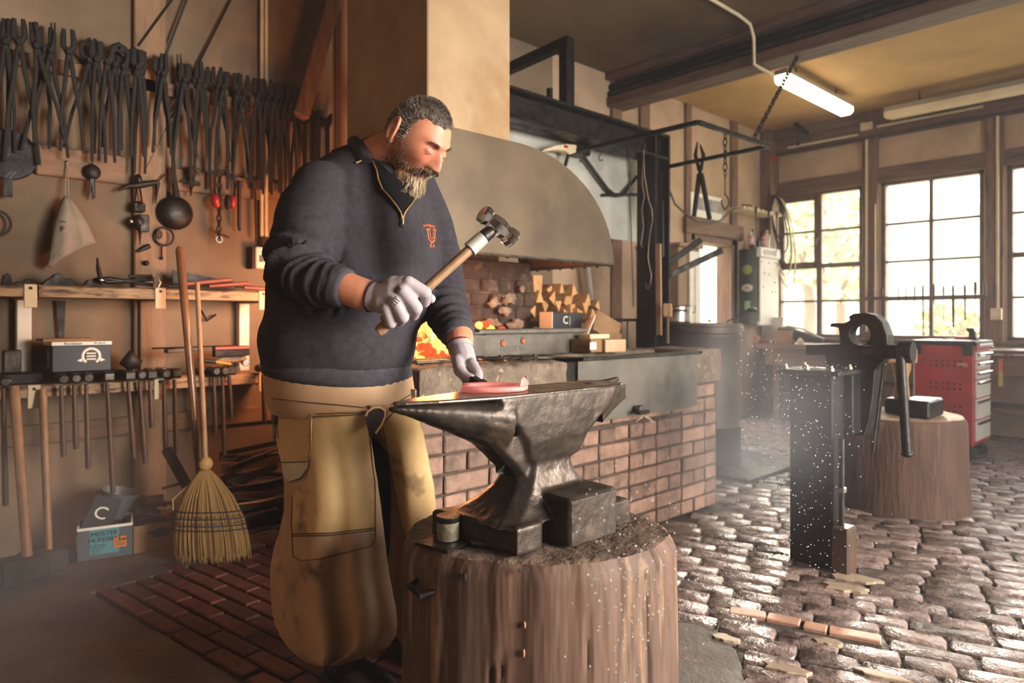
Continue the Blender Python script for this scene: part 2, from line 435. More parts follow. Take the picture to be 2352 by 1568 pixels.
# thin mortar smears
m_mort = M('pale_mortar_smear', '#a3907a', '#8d7a66', 12, 0.6, bump=0.2)
def blot(c, rx, ry, seed, rot=0):
    r = random.Random(seed); n = 16; pl = []
    for k in range(n):
        a = 2*pi*k/n; f = r.uniform(.65, 1.1); x = rx*f*cos(a); y = ry*f*sin(a)
        pl.append((c.x + x*cos(rot) - y*sin(rot), c.y + x*sin(rot) + y*cos(rot)))
    return MB().prism(pl, (0, 0, -0.004), (1, 0, 0), (0, 1, 0), (0, 0, 0.014))
for k, (px, py, rx, ry) in enumerate(((1965, 1330, .11, .05), (1940, 1352, .10, .05), (1665, 1468, .05, .03), (1810, 1540, .09, .03), (2030, 1555, .09, .03), (1903, 1478, .05, .03))):
    blot(onZ(px, py), rx, ry, k, CA).build('mortar_smear', m_mort, floor, bevel=0.003)

# ---- ceiling
ceil = MB().box(5.1, XW + .25, YF - .25, YB + .25, ZC, ZC + .2).build('ceiling', m_ceiling); struct(ceil)
ceil2 = MB().box(XL - .25, 5.1, YF - .25, YB + .25, ZC, ZC + .2).build('ceiling_forge_bay', m_dim_soot_ceiling); struct(ceil2)

# ---- walls
DX0, DX1, DZ = 6.40, 7.36, 2.05          # door opening in back wall
wb = MB()
wb2 = MB().box(XL - .25, 4.3, YB, YB + .22, -.02, ZC).build('wall_back_forge', m_dim_soot_plaster, org=(0, YB, 0)); struct(wb2)
wb.box(4.3, DX0, YB, YB + .22, -.02, ZC).box(DX1, XW + .25, YB, YB + .22, -.02, ZC).box(DX0, DX1, YB, YB + .22, DZ, ZC)
wall_back = wb.build('wall_back', m_plaster, org=(0, YB, 0)); struct(wall_back)
def wy(px): return onX(px, 700, XW).y
WINS = [(wy(1783), wy(1981)), (wy(2022), wy(2260)), (wy(2312), wy(2312) - 1.0), (-0.45, -1.35), (-1.65, -2.6)]
WINS = [(min(a, 4.0), b) for a, b in WINS]
SILL, WTOP = 0.92, 2.66
ww = MB()
ww.box(XW, XW + .2, YF - .25, YB + .25, -.02, SILL).box(XW, XW + .2, YF - .25, YB + .25, WTOP, ZC)
edges = [YB + .25] + [e for w in WINS for e in w] + [YF - .25]
for a, b in zip(edges[0::2], edges[1::2]): ww.box(XW, XW + .2, b, a, SILL, WTOP)
wall_right = ww.build('wall_right', m_plaster, org=(XW, 0, 0)); struct(wall_right)
wall_left = MB().box(XL - .2, XL, YF - .25, YB + .25, -.02, ZC).build('wall_left', m_plaster); struct(wall_left)
wf = MB().box(XL - .25, 1.8, YF - .2, YF, -.02, ZC).box(4.6, XW + .25, YF - .2, YF, -.02, ZC).box(1.8, 4.6, YF - .2, YF, 2.95, ZC)  # unseen wall; its opening is made up for the fill lamp
wall_front = wf.build('wall_front', m_plaster); struct(wall_front)

# ---- windows
m_glass = bpy.data.materials.new('dusty_pane'); m_glass.use_nodes = True
_n = m_glass.node_tree.nodes; _l = m_glass.node_tree.links; _n.clear()
_o = _n.new('ShaderNodeOutputMaterial'); _m = _n.new('ShaderNodeMixShader'); _t = _n.new('ShaderNodeBsdfTransparent'); _g = _n.new('ShaderNodeBsdfGlossy'); _m2 = _n.new('ShaderNodeMixShader'); _d = _n.new('ShaderNodeBsdfTranslucent')
_g.inputs['Roughness'].default_value = 0.05; _d.inputs['Color'].default_value = (0.9, 0.86, 0.78, 1)
_nz = _n.new('ShaderNodeTexNoise'); _nz.inputs['Scale'].default_value = 3; _mr = _n.new('ShaderNodeMapRange'); _mr.inputs['To Min'].default_value = 0.015; _mr.inputs['To Max'].default_value = 0.05
_l.new(_nz.outputs['Fac'], _mr.inputs['Value']); _l.new(_mr.outputs['Result'], _m.inputs[0])
_l.new(_t.outputs[0], _m.inputs[1]); _l.new(_d.outputs[0], _m.inputs[2]); _m2.inputs[0].default_value = 0.05
_l.new(_m.outputs[0], _m2.inputs[1]); _l.new(_g.outputs[0], _m2.inputs[2]); _l.new(_m2.outputs[0], _o.inputs['Surface'])
m_wframe = M('brown_window_frame', '#6d5443', '#58432f', 7, 0.6, bump=0.15, c3='#463426', s3=4)
ROWZ = [SILL + 0.03, 1.352, 1.767, 2.18, 2.60]
for wi, (ya, yb) in enumerate(WINS):
    root = struct(thing('window_%d' % (wi + 1), None, None, (XW + .06, (ya + yb)/2, SILL)))
    yc = (ya + yb)/2
    fr = MB()
    fr.box(XW + .02, XW + .12, ya - .045, ya, SILL, WTOP).box(XW + .02, XW + .12, yb, yb + .045, SILL, WTOP)
    fr.box(XW + .02, XW + .12, yb, ya, SILL, SILL + .045).box(XW + .02, XW + .12, yb, ya, WTOP - .055, WTOP)
    fr.build('window_frame', m_wframe, root, bevel=0.004)
    mu = MB().box(XW + .04, XW + .09, yc - (.03 if wi == 0 else .018), yc + (.03 if wi == 0 else .018), SILL + .04, WTOP - .05)
    for z in ROWZ[1:-1]:
        th = .026 if abs(z - 1.767) < .01 and wi != 1 else .012
        mu.box(XW + .045, XW + .085, yb + .03, ya - .03, z - th, z + th)
    if wi == 0:  # opening casement in the upper left
        mu.box(XW + .03, XW + .09, ya - .085, ya - .04, 1.76, 2.61).box(XW + .03, XW + .09, yc + .02, yc + .055, 1.76, 2.61)
        mu.box(XW + .03, XW + .09, yc + .02, ya - .04, 1.76, 1.82).box(XW + .03, XW + .09, yc + .02, ya - .04, 2.55, 2.61)
    mu.build('glazing_bars', m_wframe, root, bevel=0.003)
    for r in range(4):
        for (a, b) in ((ya - .04, yc + .01), (yc - .01, yb + .04)):
            MB().box(XW + .064, XW + .067, b, a, ROWZ[r], ROWZ[r+1]).build('pane', m_glass, root)
    MB().box(XW - .07, XW + .04, yb - .04, ya + .04, SILL - .035, SILL + .002).build('window_sill', m_timber_y, root, bevel=0.005)
    if wi == 0: MB().box(XW + .02, XW + .035, yc - .01, yc + .01, 2.05, 2.11).tube([V(XW + .01, yc, 2.08), V(XW - .02, yc, 2.08), V(XW - .02, yc, 2.02)], .006, 6).build('latch', m_steel, root)

# ---- timber frame of the window wall and back wall: trim
tcount = [0]
def trim(mb, mat, bevel=0.006):
    tcount[0] += 1
    return struct(mb.build('trim_%d' % tcount[0], mat, bevel=bevel))
for ya, yb in zip([YB] + [w[1] for w in WINS], [w[0] for w in WINS] + [YF]):
    a = min(ya, YB - .01) - .015; b = yb + .015
    if a - b > .05: trim(MB().box(XW - .05, XW + .001, b, a, SILL - .03, 3.16), m_timber)
trim(MB().box(XW - .09, XW + .001, YF, YB, 3.13, 3.30), m_timber_y)
trim(MB().box(XW - .14, XW + .001, YF, YB, 3.30, ZC), m_timber_y)
trim(MB().box(XW - .045, XW + .001, YF, YB, WTOP + .0, WTOP + .14), m_timber_y)
trim(MB().box(XW - .035, XW + .001, YF, YB, WTOP - .02, WTOP + .03), m_timber_y)
# back wall studs (right bay)
for a, b in ((1401, 1424), (1466, 1488), (1571, 1584), (1676, 1690)):
    x0 = onY(a, 300, YB).x; x1 = onY(b, 300, YB).x
    trim(MB().box(x0, x1, YB - .03, YB + .001, 0, ZC), m_timber)
trim(MB().box(XW - .22, XW - .0, YB - .14, YB + .001, 0, ZC), m_timber)      # corner post
trim(MB().box(DX0 - .12, DX1 + .12, YB - .05, YB + .001, DZ, DZ + .17), m_timber_x)
# back wall timbers behind the tongs
x0 = onY(304, 400, YB).x; x1 = onY(378, 400, YB).x
m_pine = M('raw_pine_board', '#86694e', '#70543d', 6, 0.7, bump=0.25, stretch=(5, 5, 0.6), bscale=20, c3='#6d4d34', s3=4, t3=(0.58, 0.7))
m_pine_x = M('raw_pine_batten', '#7d6048', '#684d38', 6, 0.7, bump=0.25, stretch=(0.6, 5, 5), bscale=20, c3='#5c412e', s3=4, t3=(0.58, 0.7))
trim(MB().box(x0, x1, YB - .035, YB + .001, 0.0, ZC), m_pine)
p = onY(80, 335, YB); q = onY(286, 402, YB)
trim(MB().box(p.x, q.x, YB - .03, YB + .001, 1.85, 2.0), m_pine_x)
p = onY(380, 372, YB); q = onY(640, 410, YB)
trim(MB().box(p.x, q.x, YB - .03, YB + .001, 1.855, 1.975), m_pine_x)
# sole timber low on the back wall
trim(MB().box(XL, 2.4, YB - .03, YB + .001, 0.52, 0.62), m_pine_x)
# door in the back wall
door = struct(thing('door_1', None, None, ((DX0 + DX1)/2, YB, 0)))
MB().box(DX0, DX0 + .07, YB - .03, YB + .2, 0, DZ).box(DX1 - .07, DX1, YB - .03, YB + .2, 0, DZ).box(DX0, DX1, YB - .03, YB + .2, DZ - .07, DZ).build('door_frame', m_timber, door, bevel=0.005)
dl = MB().obox((DX0 + .10, YB + .62, DZ/2), (.045, .86, DZ - .1), 0.0).build('door_leaf', m_white, door, bevel=0.004)
MB().obox((DX0 + .125, YB + .62, 1.5), (.012, .5, .62), 0.0).build('door_panel', m_cream, dl, bevel=0.004)
MB().tube([V(DX0 + .12, YB + .95, 1.05), V(DX0 + .17, YB + .95, 1.05), V(DX0 + .17, YB + .84, 1.05)], .009, 8).build('door_handle', m_steel, dl)

# ---- ceiling beam: timber with steel channel and conduit
bm_ = struct(thing('trim_40', None, None, (5.1, 0.5, 3.1)))
MB().box(5.02, 5.26, YF, YB, 3.11, 3.20).build('timber_beam', m_timber_y, bm_, bevel=0.01)
MB().box(5.00, 5.06, YF, YB, 3.355, ZC).box(5.10, 5.26, YF, YB, 3.20, ZC).build('upper_timber', m_timber_y, bm_, bevel=0.006)
MB().tube([V(5.06, YF, 3.235), V(5.06, YB, 3.235)], .028, 10).build('steel_pipe', m_dsteel, bm_, smooth=60)
MB().tube([V(5.085, YF, 3.30), V(5.085, YB, 3.30)], .035, 8).build('drive_shaft', m_black, bm_, smooth=60)

# ---- outside
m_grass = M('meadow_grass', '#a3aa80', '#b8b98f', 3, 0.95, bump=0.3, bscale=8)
m_forest = M('hazed_forest', '#a3ab98', '#b6bba8', 0.8, 0.95, bump=0.6, bscale=2)  # distance haze put into the forest colour
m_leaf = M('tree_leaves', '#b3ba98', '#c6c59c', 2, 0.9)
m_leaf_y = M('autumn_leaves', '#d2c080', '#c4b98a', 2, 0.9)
g = MB().box(XW + .3, 90, -60, 90, -1.2, -0.6).box(-20, XW + .3, YB + .4, 90, -1.2, -0.6).build('ground_outside', m_grass); struct(g)
def ridge(X, z0, amp, seed, y0, y1):
    mb = MB(); n = 160; rings = []
    for k in range(n + 1):
        y = y0 + (y1 - y0)*k/n
        z = z0 + amp*fb((seed, y*0.03, 0), 1.0) + 1.2*abs(nz((seed, y*0.5, 3))) + 0.5*abs(nz((seed, y*1.6, 7)))
        rings.append([V(X, y, -1), V(X + 1.5, y, z), V(X + 12, y, z*0.96), V(X + 13, y, -1)])
    mb.loft(rings, caps=False, closed=False); return mb
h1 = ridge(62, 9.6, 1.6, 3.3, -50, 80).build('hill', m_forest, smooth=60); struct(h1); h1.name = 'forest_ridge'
tag(h1, kind='structure')
def tree(base, h, crown, mat, label, seed):
    r = random.Random(seed); t = thing('tree', label, 'tree', base, None)
    b = Vector(base); tr = MB().tube([b, b + V(0.1, 0, h*.35), b + V(0, .1, h*.75)], [.16, .12, .05], 8)
    for k in range(5):
        a = r.uniform(0, 2*pi); s = b + V(0, 0, h*r.uniform(.35, .6)); tr.tube([s, s + V(cos(a)*crown*.5, sin(a)*crown*.5, h*.2)], [.05, .02], 6)
    tr.build('trunk', m_timber, t, smooth=60)
    lf = MB()
    for k in range(700):
        while True:
            p = V(r.uniform(-1, 1), r.uniform(-1, 1), r.uniform(-1, 1))
            if p.length < 1: break
        p = p*(.6 + .4*abs(nz(p*2.5))); c = b + V(p.x*crown, p.y*crown, h*.65 + p.z*h*.38)
        u = V(r.uniform(-1, 1), r.uniform(-1, 1), r.uniform(-1, 1)).normalized(); w = frame(u)[0]; s = r.uniform(.12, .26)
        lf.add([c - u*s, c + w*s*.6, c + u*s, c - w*s*.6], [(0, 1, 2, 3)])
    lf.build('foliage', mat, t, recalc=False)
    return t
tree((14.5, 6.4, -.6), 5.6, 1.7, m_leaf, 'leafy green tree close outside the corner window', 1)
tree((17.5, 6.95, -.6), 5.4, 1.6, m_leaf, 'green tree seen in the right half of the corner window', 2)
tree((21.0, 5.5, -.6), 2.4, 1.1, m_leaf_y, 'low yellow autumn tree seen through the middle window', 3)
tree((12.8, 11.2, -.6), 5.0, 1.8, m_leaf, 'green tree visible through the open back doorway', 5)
fn = thing('paddock_fence', 'white painted rail fence outside the windows', 'fence', (13, 5, -.6))
for k in range(9):
    p = V(12.6 + .5*k*.2, 8.6 - k*1.3, 0)
    MB().box(p.x - .06, p.x + .06, p.y - .06, p.y + .06, -.6, .72).build('post', m_white, fn)
for z in (0.0, .28, .56):
    MB().bar(V(12.6, 8.6, z), V(13.4, -1.8, z), .04, .10).build('rail', m_white, fn)
fn2 = thing('white_fence', 'white rail fence beyond the back doorway', 'fence', (10, 9, -.6))
for k in range(5):
    MB().box(9.0 + k*1.1 - .05, 9.0 + k*1.1 + .05, 9.0, 9.1, -.6, .7).build('post', m_white, fn2)
for z in (0.05, .35, .62): MB().box(8.6, 13.8, 9.02, 9.07, z - .05, z + .05).build('rail', m_white, fn2)
# ================================================================== FORGE
m_brick = M('forge_brick', '#8c6e5e', '#72574a', 16, 0.75, bump=0.45, bscale=60, c3='#54443a', s3=9, t3=(0.52, 0.7), perobj=0.32)
m_mortar = M('dark_mortar', '#4a3d35', '#392e28', 20, 0.9, bump=0.5, bscale=50)
m_stone = M('rough_sandstone', '#776858', '#57493d', 14, 0.8, bump=1.0, bscale=26, c3='#a3907a', s3=20, t3=(0.6, 0.7), bdist=0.02)
m_tank = M('grey_sheet_metal', '#7f7a72', '#69645d', 3, 0.45, 0.6, bump=0.1, bscale=14, c3='#54504a', s3=4, rvar=0.12)
m_hood = M('sooty_hood_sheet', '#655541', '#4e4030', 2.6, 0.5, 0.35, bump=0.12, bscale=9, c3='#3b3028', s3=1.8, t3=(0.55, 0.78), rvar=0.1)
m_soot = M('sooty_masonry', '#4d3a30', '#2e221d', 9, 0.9, bump=0.8, bscale=24, c3='#6e5646', s3=7)
m_plate = M('hearth_plate_steel', '#6f6a62', '#565049', 8, 0.5, 0.6, bump=0.15, bscale=30)
m_lump = M('pale_slag', '#9a806a', '#6d5848', 18, 0.85, bump=0.8, bscale=40)

FY = 2.25
forge = thing('forge', 'brick blacksmith forge with stone slab front behind the anvil', 'forge', (2.7, 2.85, 0))
MB().box(1.60, 3.835, FY + .014, 3.42, 0, .60).box(1.60, 2.47, FY + .014, 3.42, .60, .775).box(3.56, 3.835, FY + .014, 3.42, .60, .75).box(1.62, 3.82, 2.62, 3.42, .60, .93).build('core', m_mortar, forge)
CH = 0.0833
r_ = random.Random(11)
bmesh_var = {}
def brick_mesh(L, k):
    key = (L, k)
    if key not in bmesh_var:
        r = random.Random(k*31 + int(L*1000)); mb = MB().box(-L/2, L/2, -.055, .055, -.0362, .0362)
        mb.v = [p + V(r.uniform(-.0025, .0025), r.uniform(-.0035, .0035), r.uniform(-.002, .002)) for p in mb.v]
        me = mb.mesh('brick', bevel=0.006); me.materials.append(m_brick); bmesh_var[key] = me
    return bmesh_var[key]
for row in range(9):
    z = (row + .5) * CH
    if row % 2 == 0: step, L, off = .123, .113, 0.0
    else: step, L, off = .246, .236, 0.06
    x = 1.60 + off*0
    xs = []
    if row % 2 == 1: xs = [(1.60 + .06, .113)]; x = 1.60 + .123
    while x < 3.80:
        LL = L
        if x + LL > 3.85: LL = .113
        xs.append((x + LL/2 + .003, LL)); x += LL + .01
    for cx, LL in xs:
        top = z + .04
        if 2.47 < cx < 3.56 and top > .60: continue
        inst('brick', brick_mesh(LL, r_.randrange(4)), forge, (cx, FY + .055 + r_.uniform(-.004, .004), z), (0, r_.uniform(-.008, .008), r_.uniform(-.012, .012)))
    y = FY + .12 + (.06 if row % 2 else 0)      # left side of the forge
    while y < 3.30:
        inst('brick', brick_mesh(.236, r_.randrange(4)), forge, (1.60 + .045, y + .118, z), (0, 0, pi/2 + r_.uniform(-.01, .01))); y += .246
# flat plates under the tank
x = 2.50
while x < 3.5:
    L = r_.uniform(.2, .3); MB().box(x, min(x + L - .012, 3.55), FY - .006, FY + .1, .602, .632).build('capping_tile', m_brick, forge, bevel=.004); x += L
# rough stone slab and corner stone
def rough_block(x0, x1, y0, y1, z0, z1, seed, n=10, amp=.012, rnd=.05):
    mb = MB(); nx = max(6, int((x1-x0)*26)); ny = max(4, int((y1-y0)*22)); nzz = max(5, int((z1-z0)*34))
    c = V((x0+x1)/2, (y0+y1)/2, (z0+z1)/2); h = V((x1-x0)/2, (y1-y0)/2, (z1-z0)/2)
    def face(ax, sg):
        u, v = [(1, 2), (0, 2), (0, 1)][ax]; cnt = [nx, ny, nzz]
        def fn(a, b):
            p = [0, 0, 0]; p[ax] = sg; p[u] = 2*a - 1; p[v] = 2*b - 1
            q = V(p[0]*h.x, p[1]*h.y, p[2]*h.z)
            inner = V(max(-h.x + rnd, min(h.x - rnd, q.x)), max(-h.y + rnd, min(h.y - rnd, q.y)), max(-h.z + rnd, min(h.z - rnd, q.z)))
            dd = q - inner
            if dd.length > 1e-6: q = inner + dd.normalized()*rnd
            nn = q.normalized() if dd.length < 1e-6 else dd.normalized()
            w = c + q
            return w + nn*(amp*fb(w + V(seed, 0, 0), 14, 5) + amp*.8*nz(w + V(0, seed, 0), 5))
        mb.grid(fn, cnt[u], cnt[v])
    for ax in range(3):
        for sg in (-1, 1): face(ax, sg)
    return mb
rough_block(1.56, 2.425, FY - .05, 2.66, .775, .945, 3, rnd=.03).build('stone_slab', m_stone, forge, smooth=60, weld=True)
rough_block(3.575, 3.86, FY - .012, 2.62, .752, .962, 9, amp=.006, rnd=.02).build('corner_stone', m_stone, forge, smooth=60, weld=True)
rough_block(2.43, 3.60, 2.50, 3.40, .86, .953, 5, amp=.006, rnd=.012).build('hearth_bed', m_stone, forge, smooth=60, weld=True)
rough_block(1.62, 2.50, 2.62, 3.40, .86, .945, 6, amp=.006, rnd=.012).build('hearth_bed', m_soot, forge, smooth=60, weld=True)
# firebrick back wall of the hearth
back = MB().box(2.42, 3.16, 3.20, 3.55, .93, 1.50).box(2.42, 2.9, 3.22, 3.55, 1.5, 2.0).build('hearth_back', m_soot, forge, bevel=.01)
for k in range(26):
    row = k // 5; col = k % 5; L = .135
    x = 2.43 + col*.145 + (.07 if row % 2 else 0); 
    if x + L > 3.17: L = 3.17 - x
    if L < .05: continue
    d = r_.uniform(0, .035)
    MB().box(x, x + L, 3.165 + d, 3.24, .955 + row*.088, 1.033 + row*.088).build('firebrick', m_soot, forge, bevel=.008)
for k, (px, py, s) in enumerate(((1138, 694, .04), (1168, 688, .045), (1186, 746, .045), (1160, 716, .032), (1200, 664, .022), (1132, 742, .035))):
    c = onY(px, py, 3.15); mb = MB().ell(c, (s*1.2, s*.4, s*.7), 14, 9)
    mb.v = [p + (p - c)*1.1*fb(p, 30, 4) for p in mb.v]
    mb.build('slag_lump', m_lump, forge, smooth=60)

# quench trough of sheet metal
tr = thing('quench_trough', 'grey sheet metal quench trough set into the brick forge', 'trough', (3.02, 2.4, .63))
MB().box(2.50, 3.545, FY - .035, FY - .02, .632, .935).box(2.50, 2.515, FY - .02, 2.50, .632, .935).box(3.53, 3.545, FY - .02, 2.50, .632, .935).box(2.5, 3.545, 2.485, 2.5, .632, .935).box(2.5, 3.545, FY - .03, 2.5, .632, .65).build('tank', m_tank, tr)
MB().box(2.40, 3.57, FY - .055, FY - .005, .935, .953).box(2.40, 2.52, FY - .055, 2.5, .935, .953).box(3.53, 3.57, FY - .055, 2.5, .935, .953).build('rim', m_dsteel, tr, bevel=.003)
MB().box(2.40, 2.50, FY - .02, FY + .1, .70, .935).build('bracket', m_black, tr, bevel=.004)
c = onY(1458, 938, FY - .04)
MB().tube([c + V(.02, .02, -.01), c + V(.0, -.05, .0)], [.022, .026], 10).box(c.x - .05, c.x + .04, c.y - .07, c.y - .03, c.z - .022, c.z - .004).build('drain_tap', m_black, tr, bevel=.004)
MB().box(2.52, 3.53, FY, 2.485, .86, .868).build('water', M('dark_quench_water', '#1c1a18', '#151311', 3, 0.08), tr)
wisp = MB()
for k, (a, b, c2) in enumerate((((1462, 968), (1478, 953), (1498, 970)), ((1470, 962), (1480, 950), (1475, 958)), ((1480, 955), (1492, 960), (1503, 971)))):
    wisp.tube([onY(*a, FY - .05), onY(*b, FY - .075), onY(*c2, FY - .05)], .0025, 5)
o = wisp.build('hemp_tuft', M('pale_hemp', '#c9b89c', '#b5a385', 20, .8)); tag(o, 'pale hemp fibre tuft stuck on the brick forge', 'fibre')

# hearth steel box in front of the fire
hb = thing('hearth_box', 'long steel hearth plate with lip and air holes on the forge', 'hearth plate', (2.55, 2.62, .945))
xs0, xs1 = 2.13, 2.965
hp = MB()
hx = [(2.36, 1.015, .014), (2.50, 1.025, .012)]
hp.box(xs0, xs1, 2.60, 2.615, .945, 1.075)
hp.build('front_plate', m_plate, hb)
MB().box(xs0 - .01, xs1 + .03, 2.575, 2.66, 1.062, 1.088).build('lip', m_plate, hb, bevel=.005)
MB().box(xs1 - .015, xs1, 2.615, 3.15, .945, 1.07).build('side_plate', m_plate, hb)
m_glow = M('glowing_hole', '#5a1d0c', '#7a2a10', 20, .9, emit=(1.0, .16, .03), estr=1.2)
for x, z, r in hx:
    MB().lathe([(r, 0), (r*.8, .006)], (x, 2.597, z), 14, (0, -1, 0)).build('air_hole', m_glow, hb)
    MB().torus((x, 2.598, z), r, .004, (0, 1, 0), 14, 5).build('hole_rim', m_plate, hb, smooth=60)
mb = MB(); place_text(mb, 'NASSON', .045, (2.43, 2.5995, .985), (1, 0, 0), (0, 0, 1), .0008); mb.build('raised_lettering', m_plate, hb)

# ---- fire: coal bed and flames
m_coal = M('glowing_coal', '#2a1510', '#120b09', 14, .9, bump=.6, emit=(1.0, .13, .02), estr=0.9)
m_hot = M('white_hot_coal', '#ff7a2a', '#c93a10', 10, .9, emit=(1.0, .28, .05), estr=5.0)
fire = thing('forge_fire', 'burning coal fire with orange flames in the forge hearth', 'fire', (2.15, 2.85, .945))
cmb = MB(); hmb = MB(); rr = random.Random(5)
for k in range(420):
    x = rr.uniform(1.74, 2.78); y = rr.uniform(2.66, 3.14)
    hgt = .05 + .09*exp(-((x - 2.15)/.35)**2 - ((y - 2.9)/.2)**2) + (.10*exp(-((x - 2.55)/.2)**2) if y > 2.8 else 0)
    z = .945 + rr.uniform(0, hgt); s = rr.uniform(.014, .032)
    mb = cmb if rr.random() < .7 else hmb
    n0 = len(mb.v); c = V(x, y, z); mb.ell(c, (s*rr.uniform(.7, 1.3), s*rr.uniform(.7, 1.3), s*rr.uniform(.6, 1)), 6, 4)
tag(cmb.build('coals', m_coal, fire), kind='stuff'); tag(hmb.build('hot_coals', m_hot, fire), kind='stuff')
def flame_mat(name, c_lo, c_hi, s):
    m = bpy.data.materials.new(name); m.use_nodes = True; N = m.node_tree.nodes; L = m.node_tree.links; N.clear()
    out = N.new('ShaderNodeOutputMaterial'); e = N.new('ShaderNodeEmission'); t = N.new('ShaderNodeBsdfTransparent'); mx = N.new('ShaderNodeMixShader')
    tc = N.new('ShaderNodeTexCoord'); mp = N.new('ShaderNodeMapping'); mp.inputs['Scale'].default_value = (16, 16, 5); ns = N.new('ShaderNodeTexNoise'); ns.inputs['Scale'].default_value = 1.2; ns.inputs['Distortion'].default_value = 1.2; ns.inputs['Detail'].default_value = 3
    cr = N.new('ShaderNodeValToRGB'); cr.color_ramp.elements[0].position = .35; cr.color_ramp.elements[1].position = .62
    cr.color_ramp.elements[0].color = (*c_lo, 1); cr.color_ramp.elements[1].color = (*c_hi, 1)
    r2 = N.new('ShaderNodeValToRGB'); r2.color_ramp.elements[0].position = .38; r2.color_ramp.elements[1].position = .6
    L.new(tc.outputs['Object'], mp.inputs[0]); L.new(mp.outputs[0], ns.inputs['Vector']); L.new(ns.outputs['Fac'], cr.inputs[0]); L.new(ns.outputs['Fac'], r2.inputs[0])
    m.cycles.emission_sampling = 'NONE'
    L.new(cr.outputs[0], e.inputs['Color']); e.inputs['Strength'].default_value = s
    L.new(r2.outputs[0], mx.inputs[0]); L.new(t.outputs[0], mx.inputs[1]); L.new(e.outputs[0], mx.inputs[2]); L.new(mx.outputs[0], out.inputs[0])
    return m
m_flame = flame_mat('orange_flame', (.9, .10, .01), (1.0, .42, .10), 3.2)
m_flame2 = flame_mat('yellow_flame', (1.0, .30, .03), (1.0, .62, .25), 5.0)
def flame(c, h, w, seed, mat):
    rr = random.Random(seed); rings = []; c = Vector(c)
    for i in range(12):
        t = i/11; rad = w*(sin(pi*min(1, .22 + .78*t))**.8)*(1 - .55*t) + .002
        off = V(sin(t*4 + seed)*.03*t, cos(t*3.3 + seed*2)*.03*t, 0)
        rings.append([c + off + V(cos(a)*rad*(1 + .25*sin(3*a + seed + t*5)), sin(a)*rad*.7*(1 + .25*cos(2*a + seed)), h*t) for a in [2*pi*j/12 for j in range(12)]])
    return MB().loft(rings).build('flame', mat, fire, smooth=180)
for k, (x, y, h, w) in enumerate(((1.98, 2.82, .30, .07), (2.06, 2.74, .17, .055), (2.14, 2.86, .24, .07), (2.10, 2.95, .32, .07), (2.24, 2.80, .16, .05), (1.90, 2.76, .14, .05), (2.30, 2.92, .20, .06), (2.42, 2.95, .13, .05), (2.02, 2.70, .20, .045))):
    flame((x, y, .97), h, w, k*1.7, m_flame2 if k % 3 == 1 else m_flame)
light('fire_glow', 'POINT', (2.05, 2.82, 1.18), 26, (1.0, .36, .12), size=.14)
light('fire_glow_back', 'POINT', (1.95, 3.34, 1.25), 50, (1.0, .38, .15), size=.12)

# rods and tools lying on the slab edge
def rod(name, label, cat, pts, r, mat, n=8, group=None):
    o = MB().tube(pts, r, n).build(name, mat, smooth=60); return tag(o, label, cat, group)
for k in range(3):
    a = atd(948, 806 + k*4, 2.62 + k*.03); b = atd(1040, 806 + k*4, 2.95 + k*.03)
    a.z = b.z = .957 + k*.004
    rod('fire_rod', ['lowest steel rod lying before the fire on the slab', 'middle steel rod lying before the fire on the slab', 'rear steel rod lying before the fire on the slab'][k], 'rod', [V(1.66, 2.36 + k*.07, .957), V(2.12, 2.40 + k*.07, .957)], .008, m_steel if k == 0 else m_dsteel, group='rods before the fire')
pk = thing('fire_poker', 'dark fire poker leaning on the hearth plate lip', 'poker', (2.25, 2.5, .95))
pa, pb = onY(1080, 752, 2.56), onZ(1205, 808, .955)
MB().tube([pa, pa.lerp(pb, .35)], [.013, .011], 8).build('grip', m_black, pk, smooth=60)
MB().tube([pa.lerp(pb, .35), pb], [.008, .006], 8).build('shaft', m_dsteel, pk, smooth=60)
def slab_tool(name, label, cat, px, py, L, ang, w, mat, kind):
    c = onZ(px, py, .957); u = V(cos(ang), sin(ang), 0); v = V(-sin(ang), cos(ang), 0)
    mb = MB()
    if kind == 'chisel':
        mb.prism([(-L/2, -w/2), (L*.3, -w/2), (L/2, 0), (L*.3, w/2), (-L/2, w/2)], c - V(0, 0, .01), u, v, (0, 0, .018))
    elif kind == 'shoe':
        pts = [c + u*(.05*cos(t)) + v*(.055*sin(t)) for t in [radians(a) for a in range(40, 321, 20)]]
        mb.tube(pts, .009, 6, flat=.6)
    elif kind == 'tong':
        mb.tube([c - u*L/2 - v*.03, c - v*.005, c + u*L*.25 + v*.02, c + u*L/2 + v*.012], [.006, .011, .012, .008], 7)
        mb.tube([c - u*L/2 + v*.03, c + v*.005, c + u*L*.25 - v*.02, c + u*L/2 - v*.012], [.006, .011, .012, .008], 7)
        mb.lathe([(.012, -.014), (.012, .014)], c, 10)
    return tag(mb.build(name, mat, smooth=50), label, cat)
slab_tool('cutting_hardy', 'black pointed fuller lying against the hearth plate', 'fuller', 1180, 796, .24, .05, .05, m_black, 'chisel')
slab_tool('fire_tongs', 'dark tongs lying on the slab, jaws toward the trough', 'tongs', 1150, 822, .30, .15, .02, m_dsteel, 'tong')
slab_tool('fire_tongs', 'shorter dark tongs on the slab nearest the trough', 'tongs', 1228, 821, .22, -.1, .02, m_dsteel, 'tong')
slab_tool('horseshoe', 'small bare steel horseshoe on the stone slab', 'horseshoe', 1190, 828, .1, .3, .02, m_steel, 'shoe')
slab_tool('horseshoe', 'dark horseshoe on the slab beside the raised glove', 'horseshoe', 1128, 825, .1, 2.0, .02, m_dsteel, 'shoe')

